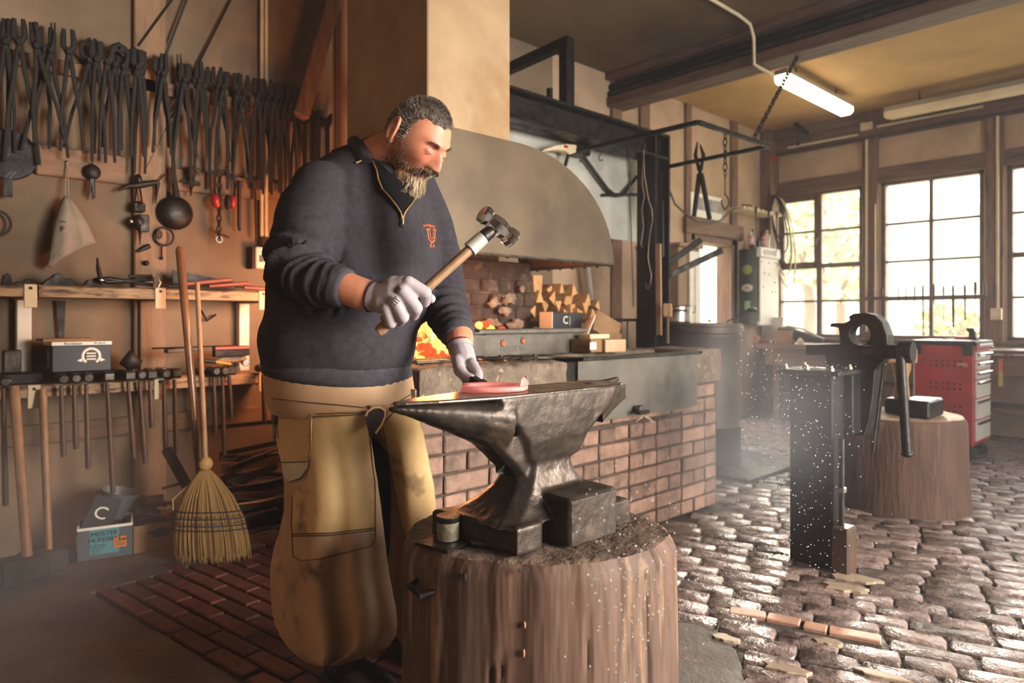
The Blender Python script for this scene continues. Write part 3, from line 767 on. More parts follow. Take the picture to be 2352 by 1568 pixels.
# ---- boxes on the forge
def carton(name, label, cat, c, size, rot, mat, lid=None):
    o = MB().obox(Vector(c) + V(0, 0, size[2]/2), size, rot).build(name, mat, bevel=.003); return tag(o, label, cat)
c = onY(1318, 806, 2.44)
nb = thing('nail_box', 'small open cardboard nail box with label on the forge edge', 'box', (3.0, 2.47, .955))
MB().obox((2.915, 2.52, .992), (.10, .14, .072), .05).build('box_body', m_card, nb, bevel=.002)
MB().obox((2.885, 2.447, .992), (.055, .002, .04), .05).build('paper_label', m_paper, nb)
nb2 = carton('nail_box', 'pale pink cardboard box lit by the window on the forge', 'box', (3.06, 2.50, .954), (.17, .15, .07), -.06, M('pale_card', '#c6a184', '#b58f73', 7, .85))
carton('foam_block', 'cream foam block lying on the small cardboard boxes', 'block', (2.99, 2.53, 1.0285), (.17, .09, .026), .02, m_cream)
DXB = .12
bx = thing('black_shoe_box', 'black box with white C logo before the firewood', 'box', (3.15, 2.98, .955))
cc = V(3.13, 2.98, 1.165 - .05)
m_blackbox = M('black_card', '#23262b', '#1b1d21', 5, .6)
MB().obox((3.12 + DXB, 3.02, 1.13), (.30, .10, .10), .0).build('box_body', m_blackbox, bx, bevel=.003)
MB().box(2.97 + DXB, 3.27 + DXB, 2.965, 3.075, .953, 1.08).build('pedestal', m_card, bx)
mb = MB(); place_text(mb, 'C', .07, (3.11 + DXB, 2.968, 1.13), (1, 0, 0), (0, 0, 1), .0008); mb.box(3.15 + DXB, 3.153 + DXB, 2.967, 2.969, 1.10, 1.155); mb.build('logo', m_paper, bx)
MB().obox((2.967 + DXB, 3.0, 1.13), (.004, .11, .105), 0).build('edge_strip', m_paper, bx)
o = MB().obox((3.33, 2.88, 1.075), (.005, .15, .16), Matrix.Rotation(.55, 3, 'Y') @ Matrix.Rotation(-.5, 3, 'Z')).build('paper_sheet', m_paper); tag(o, 'white paper sheet propped against the black box', 'paper')
ob = thing('open_carton', 'brown open carton with raised flap beside the railing', 'carton', (3.5, 2.9, .955))
MB().obox((3.50, 2.92, 1.0), (.22, .2, .09), -.2).build('carton_body', m_card, ob, bevel=.002)
MB().obox((3.49, 2.84, 1.09), (.26, .004, .13), Matrix.Rotation(.35, 3, 'Y')).build('carton_flap', m_card, ob)

# ---- firewood
m_log = M('split_firewood', '#a87a50', '#8c6038', 12, .75, bump=.35, stretch=(3, 3, 3), c3='#6b452a', s3=6, perobj=.2)
m_endgrain = M('fresh_split_wood', '#c99a68', '#b3824f', 16, .75, bump=.25, perobj=.12)
ords = ['lowest left', 'second along the bottom', 'third along the bottom', 'fourth along the bottom', 'bottom right', 'left of the second layer', 'second in the second layer', 'middle of the second layer', 'fourth in the second layer', 'right of the second layer', 'left of the third layer', 'middle of the third layer', 'third in the third layer', 'right of the third layer', 'left on the upper layer', 'right on the upper layer', 'large square topmost', 'slim topmost', 'far right leaning']
ends = [(1248, 735, .10), (1272, 740, .09), (1300, 725, .10), (1330, 718, .09), (1362, 728, .10), (1225, 715, .09), (1252, 700, .10), (1282, 700, .10), (1315, 712, .09), (1345, 705, .10),
        (1240, 685, .10), (1270, 685, .09), (1305, 688, .13), (1350, 690, .09), (1262, 668, .08), (1318, 668, .09), (1235, 652, .14), (1290, 665, .07), (1372, 700, .08)]
for k, (px, py, s) in enumerate(ends):
    r = random.Random(k + 40); c = onY(px, py, 3.30 + r.uniform(-.03, .03)); d = V(.25, -.968, 0); uu = V(.968, .25, 0); ww_ = V(0, 0, 1)
    a0 = r.uniform(0, 6.28); n = 3 if r.random() < .7 else 4
    if k == 16: n = 4; a0 = pi/4
    pl = [(cos(a0 + 2*pi*j/n)*s*.62*r.uniform(.8, 1.1), sin(a0 + 2*pi*j/n)*s*.62*r.uniform(.8, 1.1)) for j in range(n)]
    lg = thing('firewood_log', '%s split log in the stacked firewood on the forge' % ords[k], 'log', c, 'firewood stacked on the forge')
    MB().prism(pl, c, uu, ww_, -d*.24).build('log_side', m_log, lg, bevel=.004)
    MB().prism(pl, c + d*.0005, uu*.985, ww_*.985, d*.003).build('split_end', m_endgrain, lg)

# ---- smoke hood and chimney
hd = thing('smoke_hood', 'large brown sheet metal smoke hood above the forge', 'smoke hood', (2.5, 2.9, 1.46))
prof = [(1.80, 1.46), (3.19, 1.46)] + [(2.42 + .77*cos(radians(a)), 1.46 + .575*sin(radians(a))) for a in range(4, 91, 5)] + [(1.80, 2.035)]
MB().prism(prof, (0, 2.55, 0), (1, 0, 0), (0, 0, 1), (0, .010, 0)).build('front_panel', m_hood, hd)
side = MB(); ra = [V(x, 2.56, z) for x, z in prof[1:-1]]; rb = [V(x, 3.34, z) for x, z in prof[1:-1]]
side.loft([ra, rb], caps=False, closed=False); ra2 = [p - V(.012, 0, .006) for p in ra]; rb2 = [p - V(.012, 0, .006) for p in rb]
side.loft([ra2, rb2], caps=False, closed=False); side.build('curved_side', m_hood, hd, smooth=60)
MB().box(1.80, 1.81, 2.56, 3.34, 1.46, 2.035).build('left_panel', m_hood, hd)
MB().box(1.80, 2.45, 2.56, 3.34, 2.02, 2.032).build('top_panel', m_hood, hd)
MB().box(1.80, 3.19, 2.545, 2.585, 1.452, 1.462).box(3.15, 3.19, 2.56, 3.34, 1.452, 1.462).build('bottom_flange', m_dsteel, hd)
for k in range(14): MB().ell((1.86 + k*.1, 2.565, 1.449), (.009, .009, .006), 8, 5).build('rivet', m_black, hd, smooth=60)
for k in range(8): MB().ell((3.172, 2.66 + k*.1, 1.449), (.009, .009, .006), 8, 5).build('rivet', m_black, hd, smooth=60)
m_chim = M('chimney_plaster', '#ab9070', '#987d5f', 3, .85, bump=.15, bscale=12, c3='#94744e', s3=1.5)
ch = MB().box(1.87, 2.385, 2.57, 3.30, 2.032, ZC).build('wall_chimney', m_chim, bevel=.006); struct(ch)

# ---- black steel portal frame
pf = thing('steel_portal_frame', 'black steel girder and post frame beside the smoke hood', 'steel frame', (4.55, 3.25, 0))
def ibeam_x(x0, x1, y, z0, z1, w, t=.02):
    return MB().box(x0, x1, y - w/2, y + w/2, z0, z0 + t).box(x0, x1, y - w/2, y + w/2, z1 - t, z1).box(x0, x1, y - .008, y + .008, z0, z1)
ibeam_x(2.40, 4.67, 3.25, 2.40, 2.60, .18).build('girder', m_black, pf, bevel=.003)
MB().box(4.47, 4.49, 3.16, 3.34, 0, 2.60).box(4.65, 4.67, 3.16, 3.34, 0, 2.60).box(4.47, 4.67, 3.24, 3.26, 0, 2.6).build('post', m_black, pf, bevel=.003)
MB().box(4.45, 4.69, 3.14, 3.36, -.02, .015).build('foot_plate', m_black, pf, bevel=.003)
pa = onY(1310, 270, 3.25); 
MB().bar(V(3.55, 3.25, 2.60), V(3.55, 3.25, 3.09), .08, .08).build('upright', m_black, pf, bevel=.004)
MB().bar(V(3.55, 3.22, 3.06), V(3.62, 4.08, 3.06), .07, .07).build('tie_bar', m_black, pf, bevel=.004)
MB().bar(V(3.38, 3.25, 2.60), V(3.38, 3.25, 2.70), .03, .03).build('stub', m_black, pf)
rose = MB().lathe([(.10, 0), (.10, .02), (.05, .03)], (3.62, YB - .002, 3.06), 18, (0, -1, 0)).build('wall_rose', m_cream, pf)
gp = MB().box(2.55, 4.60, 3.44, 3.446, 1.77, 2.56).build('heat_shield_panel', m_galv); tag(gp, 'bright galvanised heat shield sheet behind the black girder', 'metal sheet')

# ---- swinging tool frame hung below the beam
zf = 2.35
sf = thing('hanging_tool_frame', 'black rectangular bar frame hung on a chain', 'hanging frame', (4.2, 2.8, zf))
A, B, C, D = V(3.74, 3.36, zf), V(3.74, 2.33, zf), V(4.62, 2.31, zf), V(4.66, 3.20, zf)
for p, q in ((A, B), (B, C), (C, D)): MB().bar(p, q, .028, .028).build('bar', m_black, sf, bevel=.003)
ct = V(4.60, 2.45, 3.4); cb = V(4.42, 2.32, zf + .02)
ct = V(5.1, 2.33, 3.11)
def chain(name, label, a, b, link, r, mat, group=None, cat='chain'):
    a = Vector(a); b = Vector(b); n = max(3, int((b - a).length/(link*.72))); ax = (b - a).normalized()
    root = thing(name, label, cat, b, group); u, w, _ = frame(ax)
    for k in range(n):
        c = a.lerp(b, (k + .5)/n); s = u if k % 2 else w
        pts = []
        for j in range(13):
            t = 2*pi*j/12; pts.append(c + ax*(cos(t)*link*.5) + s*(sin(t)*link*.26))
        MB().tube(pts, r, 5, caps=False).build('link', mat, root, smooth=60)
    return root
chain('hoist_chain', 'dark iron chain holding the bar frame below the beam', ct, cb, .055, .0055, m_black)
for k, (p, L) in enumerate(((V(3.74, 3.10, zf), .12), (V(3.74, 2.75, zf), .10))):
    pts = [p + V(0, 0, -.0), p + V(0, 0, -L*.4)] + [p + V(0, .022*sin(t) , -L*.55 - .02 + .022*cos(t)) for t in [radians(a) for a in range(0, 230, 25)]]
    tag(MB().tube(pts, .004, 6).build('wire_hook', m_black, smooth=60), ['small black wire hook on the bar frame nearest the girder', 'small black S hook on the bar frame nearest the camera'][k], 'hook')
hk = V(4.05, 2.325, zf - .01)
hook = chain('hook_chain', 'short chain with open round hook under the bar frame', hk, hk + V(0, 0, -.28), .05, .004, m_black)
MB().tube([hk + V(0, 0, -.28), hk + V(0, 0, -.40)] + [hk + V(.045*sin(t), 0, -.445 + .045*cos(t)) for t in [radians(a) for a in range(0, 300, 20)]], .0045, 6).build('round_hook', m_black, hook, smooth=60)
# long bolt-cutter tongs on the frame
bc = thing('long_hoof_cutters', 'long dark handled cutters hanging on the bar frame', 'cutters', V(4.66, 3.0, 1.9))
pc = onX(1608, 385, 4.66)
for s, mat in ((-1, m_tong), (1, m_tong)):
    ex = onX(1594 if s < 0 else 1630, 497 if s < 0 else 503, 4.66)
    MB().tube([pc + V(0, .02*s, .0), pc.lerp(ex, .12) + V(0, 0, 0), pc.lerp(ex, .14), ex], [.010, .012, .020, .018], 8).build('handle', m_tong, bc, smooth=60)
    jx = onX(1602 if s < 0 else 1608, 325 if s < 0 else 332, 4.66)
    MB().tube([pc - V(0, .012*s, 0), pc.lerp(jx, .5) - V(0, .03*s, 0), jx], [.014, .018, .006], 8, flat=.5).build('jaw', m_dsteel, bc, smooth=60)
MB().lathe([(.018, -.016), (.018, .016)], pc, 10, (1, 0, 0)).build('pivot', m_dsteel, bc)
# wire loops and flue brush on the post
wb_ = thing('flue_brush', 'round black flue brush hanging on a long wire by the post', 'brush', onY(1455, 705, 3.1))
t0, t1, t2 = onY(1440, 335, 3.12), onY(1447, 440, 3.1), onY(1455, 705, 3.1)
MB().tube([t1, t2 + V(0, 0, .0)], .004, 6).build('wire_handle', m_black, wb_, smooth=60)
MB().tube([t1, t1.lerp(t0, .5) + V(.015, 0, 0), t0, t1.lerp(t0, .5) - V(.015, 0, 0), t1], .003, 5).build('wire_loop', m_black, wb_, smooth=60)
br = MB(); rr = random.Random(9)
ba, bb = onY(1454, 640, 3.1), onY(1455, 703, 3.1)
for k in range(420):
    p = ba.lerp(bb, rr.random()); a = rr.uniform(0, 2*pi); d = V(cos(a), sin(a), rr.uniform(-.2, .2)).normalized(); L = rr.uniform(.065, .085); s = V(-sin(a), cos(a), 0)*.0012
    br.add([p - s, p + s, p + d*L], [(0, 1, 2)])
tag(br.build('bristles', m_black, wb_, recalc=False), kind='stuff')
m_wire = M('bright_wire', '#8a7a68', '#6d5f50', 30, .4, .8)
def wire(label, pxs, Y, r=.0035, mat=None, name='bent_wire', cat='wire', jit=0):
    pts = [onY(a, b, Y) for a, b in pxs]
    return tag(MB().tube(pts, r, 6).build(name, mat or m_wire, smooth=60), label, cat)
wire('kinked steel wire with hook end hanging down the black post', [(1478, 345), (1480, 400), (1486, 440), (1490, 460), (1497, 480), (1499, 505), (1494, 530), (1490, 560), (1488, 590), (1492, 615), (1496, 630), (1494, 650), (1490, 662), (1486, 664), (1483, 650)], 3.13)
wire('thin looped wire hanging beside the kinked wire on the post', [(1482, 330), (1476, 380), (1475, 420), (1480, 450), (1474, 480), (1478, 520), (1472, 560), (1475, 568)], 3.135, .003)
# dark cables from the hood fan to the post
wire('thick black cable sagging from the fan to the post', [(1335, 352), (1365, 395), (1395, 435), (1412, 449), (1430, 448), (1464, 405)], 3.40, .016, m_rubber, 'power_cable', 'cable')
wire('black conduit running along the shield sheet to the post', [(1385, 448), (1420, 447), (1466, 447)], 3.41, .014, m_rubber, 'conduit', 'conduit')
_pts = [V(4.672, 3.30, onY(1517, 418, 3.85).z)] + [onY(a, b, 3.86) for a, b in ((1550, 468), (1575, 492), (1600, 508), (1630, 514), (1655, 506), (1675, 488), (1688, 478))] + [onY(1694, 478, 3.90)]
tag(MB().tube(_pts, .010, 7).build('sagging_cable', m_rubber, smooth=60), 'long brown cable sagging from the post over the doorway', 'cable')
# horn shaped fan guard at the frame end
fg = thing('fan_guard', 'pale curved horn shaped guard at the frame end', 'guard', onY(1290, 345, 3.38))
og = onY(1236, 351, 3.36); pl = [(1234, 352), (1250, 342), (1270, 335), (1295, 331), (1318, 333), (1330, 340), (1322, 350), (1305, 356), (1296, 348), (1275, 345), (1255, 347)]
pts = [onY(a, b, 3.34) for a, b in pl]
mb = MB().prism([(p.x, p.z) for p in pts], (0, 3.32, 0), (1, 0, 0), (0, 0, 1), (0, .07, 0)); mb.build('guard_shell', m_cream, fg, bevel=.006)
MB().box(pts[5].x - .05, pts[5].x + .09, 3.30, 3.42, pts[5].z - .05, pts[5].z + .02).build('motor', m_black, fg, bevel=.01)
MB().box(pts[3].x - .02, pts[3].x + .02, 3.318, 3.321, pts[3].z - .03, pts[3].z - .012).build('sticker', m_red, fg)
MB().tube([pts[7], pts[7] + V(-.03, 0, -.08)], .012, 8).build('lever', m_black, fg)
o = MB().tube([onY(1336, 352, 3.28), onY(1333, 372, 3.28)], [.006, .010], 8).build('keyring_tag', m_steel, smooth=60); tag(o, 'small bright steel tag hanging at the frame end', 'tag')

# ---- railing behind the forge
rl = thing('iron_railing', 'low black iron railing behind the forge, left of the post', 'railing', (4.05, 3.36, .95))
x0 = onY(1372, 730, 3.38).x; x1 = onY(1482, 730, 3.38).x
MB().box(x0, x1, 3.365, 3.385, 1.12, 1.142).build('top_rail', m_black, rl)
for k in range(6): MB().tube([V(x0 + (x1 - x0)*k/5, 3.375, 0.0), V(x0 + (x1 - x0)*k/5, 3.375, 1.125)], .007, 6).build('baluster', m_black, rl)
MB().ell((x1 + .005, 3.375, 1.135), (.018, .018, .018), 10, 7).build('end_knob', m_steel, rl, smooth=60)
# white bent pipe on wall
wire('white bent pipe coming down behind the firewood', [(1350, 612), (1353, 640), (1357, 680), (1357, 730)], 3.95, .022, m_white, 'bent_pipe', 'pipe')
# ================================================================== RIGHT HALF OF THE SHOP
# ---- tall grey stove barrel
m_barrel = M('grey_barrel_steel', '#57504a', '#463f3a', 4, .55, .5, bump=.08, bscale=20, c3='#332d29', s3=3)
bc_ = V(4.86, 2.98, 0); R0 = .285
bar = thing('steel_barrel', 'tall grey steel barrel with rimmed lid behind the forge corner', 'barrel', bc_)
MB().lathe([(R0, 0.01), (R0, .30), (R0 + .006, .31), (R0, .32), (R0, .98), (R0 + .01, 1.0), (R0 + .01, 1.02), (R0, 1.03), (R0, 1.05)], bc_, 40).build('drum', m_barrel, bar, smooth=40)
MB().lathe([(R0 + .02, 1.045), (R0 + .02, 1.075), (R0 + .012, 1.08), (R0 + .012, 1.10), (R0 - .02, 1.105), (.01, 1.11)], bc_, 40).build('lid', m_barrel, bar, smooth=40)
o = MB().obox((4.92, 2.80, .005), (.95, .85, .05), .0).build('floor_plate', m_dsteel, bevel=.005); tag(o, 'flat dark steel plate on the floor under the barrel', 'plate')
pot = thing('cooking_pot', 'dented steel cooking pot standing on the barrel lid', 'pot', (4.72, 3.05, 1.11))
pc_ = V(4.66, 3.10, 1.11)
MB().lathe([(.10, 0), (.115, .01), (.118, .125), (.125, .13), (.122, .135), (.112, .128), (.108, .012), (.01, .01)], pc_, 28).build('pot_body', m_steel, pot, smooth=50)
for s in (0, pi):
    d = V(cos(s + .9 + pi), sin(s + .9 + pi), 0); t = V(-d.y, d.x, 0)
    MB().tube([pc_ + d*.118 + t*.04 + V(0, 0, .09), pc_ + d*.15 + t*.035 + V(0, 0, .095), pc_ + d*.15 - t*.035 + V(0, 0, .095), pc_ + d*.118 - t*.04 + V(0, 0, .09)], .007, 6).build('pot_handle', m_black, pot, smooth=60)
ld = thing('iron_ladle', 'small black ladle lying on the barrel lid', 'ladle', (5.02, 2.85, 1.11))
a, b = V(4.93, 2.82, 1.115), V(5.10, 2.72, 1.20)
MB().tube([a, b], [.007, .006], 7).build('shaft', m_black, ld, smooth=60); MB().ell(b + V(.02, -.015, .012), (.045, .028, .018), 12, 8, Matrix.Rotation(-.5, 3, 'Z')).build('bowl', m_black, ld, smooth=60)
o = MB().obox((5.0, 3.0, 1.123), (.1, .02, .02), .3).build('lid_handle', m_steel, bar)
# ---- bars sticking out of the post
for k, (a, b) in enumerate((((1516, 602), (1611, 550)), ((1516, 631), (1660, 574)))):
    p = V(4.66, 3.17, onY(*a, 3.17).z); q = atd(*b, 5.6)
    o = MB().bar(p, q, .018, .05).build('flat_bar', m_black, bevel=.003); tag(o, ['upper dark flat bar jutting from the black post', 'lower longer dark flat bar jutting from the black post'][k], 'bar')
o = MB().bar(onY(1512, 560, 3.13), onY(1514, 770, 3.13), .05, .02).build('pale_batten', m_wood, bevel=.004); tag(o, 'pale upright wooden batten fixed beside the black post', 'batten')
hm = thing('wall_mallet', 'wooden mallet hanging head down beside the black post', 'mallet', onY(1530, 740, 3.05))
c = onY(1533, 712, 3.0); MB().obox(c, (.09, .06, .10), .5).build('head', m_wood, hm, bevel=.006); MB().tube([c, c + V(0, .0, -.25)], .014, 8).build('handle', m_handle, hm)
# long shear hanging on post side
o = MB().tube([onY(1520, 390, 3.14), onY(1520, 460, 3.14), onY(1521, 465, 3.14), onY(1522, 590, 3.14)], [.004, .004, .012, .012], 7).build('rake_rod', m_black, smooth=60); tag(o, 'thin dark rod with thick grip hanging right of the post', 'rod')
# ---- tan cupboard by the doorway
cb_ = thing('tall_cupboard', 'tan wooden cupboard with cream door left of the doorway', 'cupboard', (5.9, 3.85, .0))
x0 = onY(1531, 600, 3.75).x; x1 = onY(1612, 600, 3.6).x
m_tan = M('tan_cupboard_side', '#8d7458', '#7a6349', 4, .7)
zt = onY(1560, 572, 3.75).z
MB().box(x0, x1, 3.62, YB - .01, .02, zt).build('carcass', m_tan, cb_, bevel=.006)
MB().box(x0 - .02, x1 + .02, 3.59, YB - .01, zt, zt + .04).build('cornice', m_tan, cb_, bevel=.008)
MB().box(x0 + .16, x1 - .02, 3.60, 3.62, .1, zt - .03).build('door_panel', m_white, cb_, bevel=.004)
MB().box(x0 + .24, x1 - .10, 3.594, 3.60, .5, zt - .12).build('door_inset', m_cream, cb_, bevel=.003)
MB().tube([V(x0 + .2, 3.60, 1.2), V(x0 + .2, 3.57, 1.2), V(x0 + .2, 3.57, 1.27)], .006, 6).build('handle', m_steel, cb_)
# picture on the wall
pic = thing('wall_picture', 'dark photograph print pinned on the wall above the doorway', 'picture', onY(1625, 510, YB - .01))
a = onY(1586, 440, YB - .034); b = onY(1657, 508, YB - .034)
MB().box(a.x, b.x, YB - .04, YB - .03, b.z, a.z).build('sheet', m_paper, pic)
m_print = M('cloudy_photo_print', '#4f4a55', '#b9b0a8', 3.5, .5, c3='#2b2730', s3=3)
MB().box(a.x + .10, b.x, YB - .043, YB - .04, b.z + .08, a.z - .04).build('print', m_print, pic)

# ---- green metal cabinet in the corner
m_green = M('dark_green_enamel', '#3b4a42', '#2f3b35', 4, .45, .2, bump=.05)
m_pale = M('pale_cabinet_front', '#cfcabf', '#bdb8ad', 4, .5)
gc = thing('tool_cabinet', 'narrow dark green wall cabinet with round stickers in the corner', 'cabinet', (7.67, 3.97, 1.09))
X0, X1, Y0, Y1, Z0, Z1 = 7.44, 7.92, 3.84, YB - .002, 1.08, 1.95
MB().box(X0, X1, Y0 + .03, Y1, Z0, Z1).build('carcass', m_green, gc, bevel=.008)
fd = MB().box(X0 + .03, X1, Y0 + .005, Y0 + .03, Z0 + .03, Z1 - .10).build('door', m_pale, gc, bevel=.004)
MB().box(X0, X1 + .01, Y0 - .015, Y0 + .04, Z1 - .10, Z1 + .015).build('top_strip', m_pale, gc, bevel=.008)
MB().box(X0, X1, Y0 - .005, Y0 + .03, Z0 - .015, Z0 + .03).build('bottom_strip', m_pale, gc, bevel=.005)
mb = MB(); place_text(mb, 'GEDORE', .085, ((X0 + X1)/2, Y0 - .016, Z1 - .045), (1, 0, 0), (0, 0, 1), .003); mb.build('raised_lettering', m_white, gc)
m_hole = M('dark_hole', '#0c0c0c', '#080808', 5, .9)
hm_ = MB().lathe([(.009, 0), (.009, .003)], (0, 0, 0), 8, (0, -1, 0)).mesh('hole'); hm_.materials.append(m_hole)
for dx, dz in ((.07, .13), (.23, .14), (.40, .13), (.13, .26), (.24, .27), (.38, .36), (.32, .47), (.40, .47), (.10, .42)):
    inst('hole', hm_, fd, (X0 + dx, Y0 + .004, Z1 - .1 - dz + .08))
def sticker(z, ry, rz, mat, sq=False):
    yc = (Y0 + Y1)/2 + .02
    if sq: return MB().box(X0 - .002, X0, yc - ry, yc + ry, z - rz, z + rz).build('sticker', mat, gc)
    return MB().prism([(ry*cos(t), rz*sin(t)) for t in [2*pi*k/24 for k in range(24)]], (X0, yc, z), (0, 1, 0), (0, 0, 1), (-.002, 0, 0)).build('sticker', mat, gc)
m_stg = M('green_yellow_sticker', '#7d9a4a', '#b3b35a', 14, .5); m_stw = M('white_oval_sticker', '#d8d0c4', '#c9b9ad', 10, .5); m_stg2 = M('mint_sticker', '#8fbf98', '#a9c79a', 12, .5)
sticker(1.71, .06, .055, m_stg); sticker(1.50, .07, .045, m_stw); sticker(1.30, .035, .05, m_stg2, True)
ey = (Y0 + Y1)/2 + .02
MB().prism([(-.03, -.01), (.0, .012), (.035, -.014), (.01, -.006), (0, .002)], (X0 - .002, ey, 1.50), (0, 1, 0), (0, 0, 1), (-.001, 0, 0)).build('bird_emblem', m_ink, gc)
# bottles on the cabinet
m_rl = M('red_white_label', '#b8322c', '#d0c8c0', 20, .4); m_wb = M('white_plastic', '#d9d4ca', '#cdc7bb', 6, .4); m_brn = M('brown_bottle', '#4a2d1a', '#38200f', 6, .3)
for k, (px, r, h, mat, cm, lab, cat) in enumerate(((1722, .032, .20, m_rl, m_wb, 'slim red labelled spray can leftmost on the green cabinet', 'can'), (1737, .026, .23, m_brn, m_brn, 'tall brown bottle second on the green cabinet', 'bottle'), (1749, .024, .13, m_brn, m_black, 'short dark bottle in the middle on the green cabinet', 'bottle'), (1762, .034, .21, m_rl, m_red, 'spray can with red cap on the green cabinet', 'can'), (1774, .032, .25, m_wb, m_wb, 'white plastic bottle rightmost on the green cabinet', 'bottle'))):
    c = onY(px, 570, 3.95 - .02); c = V(min(7.88, max(7.49, c.x)), 3.97, Z1 + .001)
    t = thing('bottle' if cat == 'bottle' else 'spray_can', lab, cat, c)
    MB().lathe([(r, .001), (r, h*.75), (r*.5, h*.82), (r*.45, h*.86)], c, 16).build('container', mat, t, smooth=40)
    MB().lathe([(r*.55, h*.82), (r*.55, h), (r*.4, h + .004)], c, 12).build('cap', cm, t, smooth=40)
o = MB().obox((7.50, 3.95, 1.975), (.10, .05, .05), .3).build('insulating_block', m_rubber, bevel=.008); tag(o, 'small black block on the cabinet near its left edge', 'block')
# hook rail and hanging tools
zr = onY(1690, 478, 3.95).z
hr = thing('hook_rail', 'pale slotted hook rail on the wall above the green cabinet', 'rail', (7.55, 3.98, zr))
xr0 = onY(1688, 478, 3.95).x
MB().box(xr0, XW - .16, 3.84, YB - .002, zr - .015, zr + .015).build('board', m_cream, hr, bevel=.004)
for k in range(9): MB().box(xr0 + .06 + k*.105, xr0 + .10 + k*.105, 3.815, 3.845, zr - .012, zr + .012).build('peg', m_cream, hr, bevel=.003)
for k, (x, z) in enumerate(((xr0 + .2, zr - .03), (xr0 + .5, zr - .03), (xr0 + .7, zr - .03))):
    L = [.36, .30, .42][k]
    t = thing('hanging_file', ['leftmost thin file hanging from the hook rail', 'middle thin file hanging from the hook rail', 'rightmost thin file hanging from the hook rail'][k], 'file', (x, 3.82, z - L))
    MB().tube([V(x, 3.806, z + .05), V(x, 3.806, z - .02)], .012, 8).build('handle', m_black, t, smooth=60); MB().tube([V(x, 3.806, z - .02), V(x, 3.806, z - L)], [.006, .004], 6).build('blade', m_dsteel, t)
for k in range(2):
    x = xr0 + .08 + .42*k; MB_ = MB().tube([V(x, 3.9, zr + .026), V(x + .1, 3.86, zr + .026)], .02, 10).build('short_pin', m_black, smooth=60); tag(MB_, ['short black pin lying left on the hook rail', 'short black pin lying right on the hook rail'][k], 'pin')
# cable coil in the corner
cl = thing('cable_coil', 'coiled black and grey cables hanging in the wall corner', 'cable', (8.02, 3.9, 1.6))
for k in range(5):
    pts = []; r2 = random.Random(k + 3)
    top = V(7.90 + .012*k, 3.90 - .012*k, 2.62 - .01*k); w = .05 + .012*k; L = .55 + .13*k
    for j in range(25):
        t = 2*pi*j/24; pts.append(top + V(w*sin(t)*.6 + .12*(1 - cos(t))/2*(k % 3)*.3, -w*sin(t) - .10*(1 - cos(t))/2, -L*(1 - cos(t))/2))
    MB().tube(pts, .009, 6, caps=False).build('loop', m_rubber if k < 3 else m_cream, cl, smooth=60)
MB().tube([V(7.92, 3.99, 2.62), V(7.92, 3.86, 2.62), V(7.92, 3.86, 2.66)], .008, 6).build('hook', m_black, cl)

# ---- workbench along the windows
m_bench = M('brown_bench_wood', '#6b4738', '#55372b', 5, .55, bump=.15, stretch=(5, .6, 5), c3='#3c2720', s3=4)
wbch = thing('workbench', 'long brown workbench under the windows', 'workbench', (7.75, 1.6, 0))
BZ = .86
MB().box(7.42, 8.09, -1.2, 3.93, BZ - .06, BZ).build('bench_top', m_bench, wbch, bevel=.006)
MB().box(7.46, 7.50, -1.2, 3.78, BZ - .24, BZ - .06).build('apron_board', m_bench, wbch, bevel=.004)
for y in (3.70, 2.4, 1.1, -.3): 
    for x in (7.48, 8.0): MB().box(x, x + .08, y - .08, y, 0, BZ - .06).build('leg', m_bench, wbch, bevel=.004)
MB().box(7.5, 8.05, -1.2, 3.75, .30, .33).build('lower_shelf', m_bench, wbch)
def onbench(px, X): v = onX(px, 790, X); return V(X, v.y, BZ)
p = onbench(1768, 7.7)
o = MB().obox(p + V(.05, 0, .155), (.004, .24, .30), Matrix.Rotation(.25, 3, 'Y')).build('paper_sheet', m_paper); tag(o, 'white paper leaning upright on the bench corner', 'paper')
p = onbench(1802, 7.55); o = MB().obox(p + V(0, 0, .075), (.16, .18, .15), .2).build('small_box', m_card, bevel=.003); tag(o, 'small square grey cardboard box on the bench', 'box')
p = onbench(1733, 7.47); o = MB().torus(p + V(.03, 0, .0505), .034, .017, (.8, .3, .0), 20, 8).build('tape_roll', M('amber_tape', '#c98a4a', '#b3763a', 6, .4), smooth=60); tag(o, 'amber tape roll at the left bench end', 'tape')
p = onbench(1850, 7.65)
bt = thing('leather_boot_pile', 'dark leather gauntlet lying on the bench by the corner window', 'glove', p)
mb = MB().tube([p + V(0, .30, .13), p + V(0, .18, .12), p + V(0, .05, .09), p + V(0, -.12, .06), p + V(0, -.2, .045)], [.075, .085, .07, .05, .03], 14, flat=.8)
mb.build('gauntlet', M('dark_leather', '#2f2622', '#231c19', 8, .5, bump=.2), bt, smooth=60)
MB().tube([p + V(0, .33, .16), p + V(0, .2, .20), p + V(0, .02, .165), p + V(0, -.1, .105)], [.012, .012, .012, .01], 8).build('edge_binding', m_cream, bt, smooth=60)
for k, (px, X, s) in enumerate(((1775, 7.50, .03), (1820, 7.6, .025), (1838, 7.5, .03), (1760, 7.56, .022))):
    p = onbench(px, X); mb = MB().lathe([(s, .001), (s*1.1, s*1.5), (s*.5, s*1.9), (s*.5, s*2.4)], p, 14)
    tag(mb.build('oil_jar', [m_steel, m_black, m_cream, m_red][k], smooth=40), ['small steel oil jar before the leaning paper', 'small black oil jar beside the gauntlet', 'small cream oil jar at the bench front', 'small red oil jar by the tape roll'][k], 'jar')
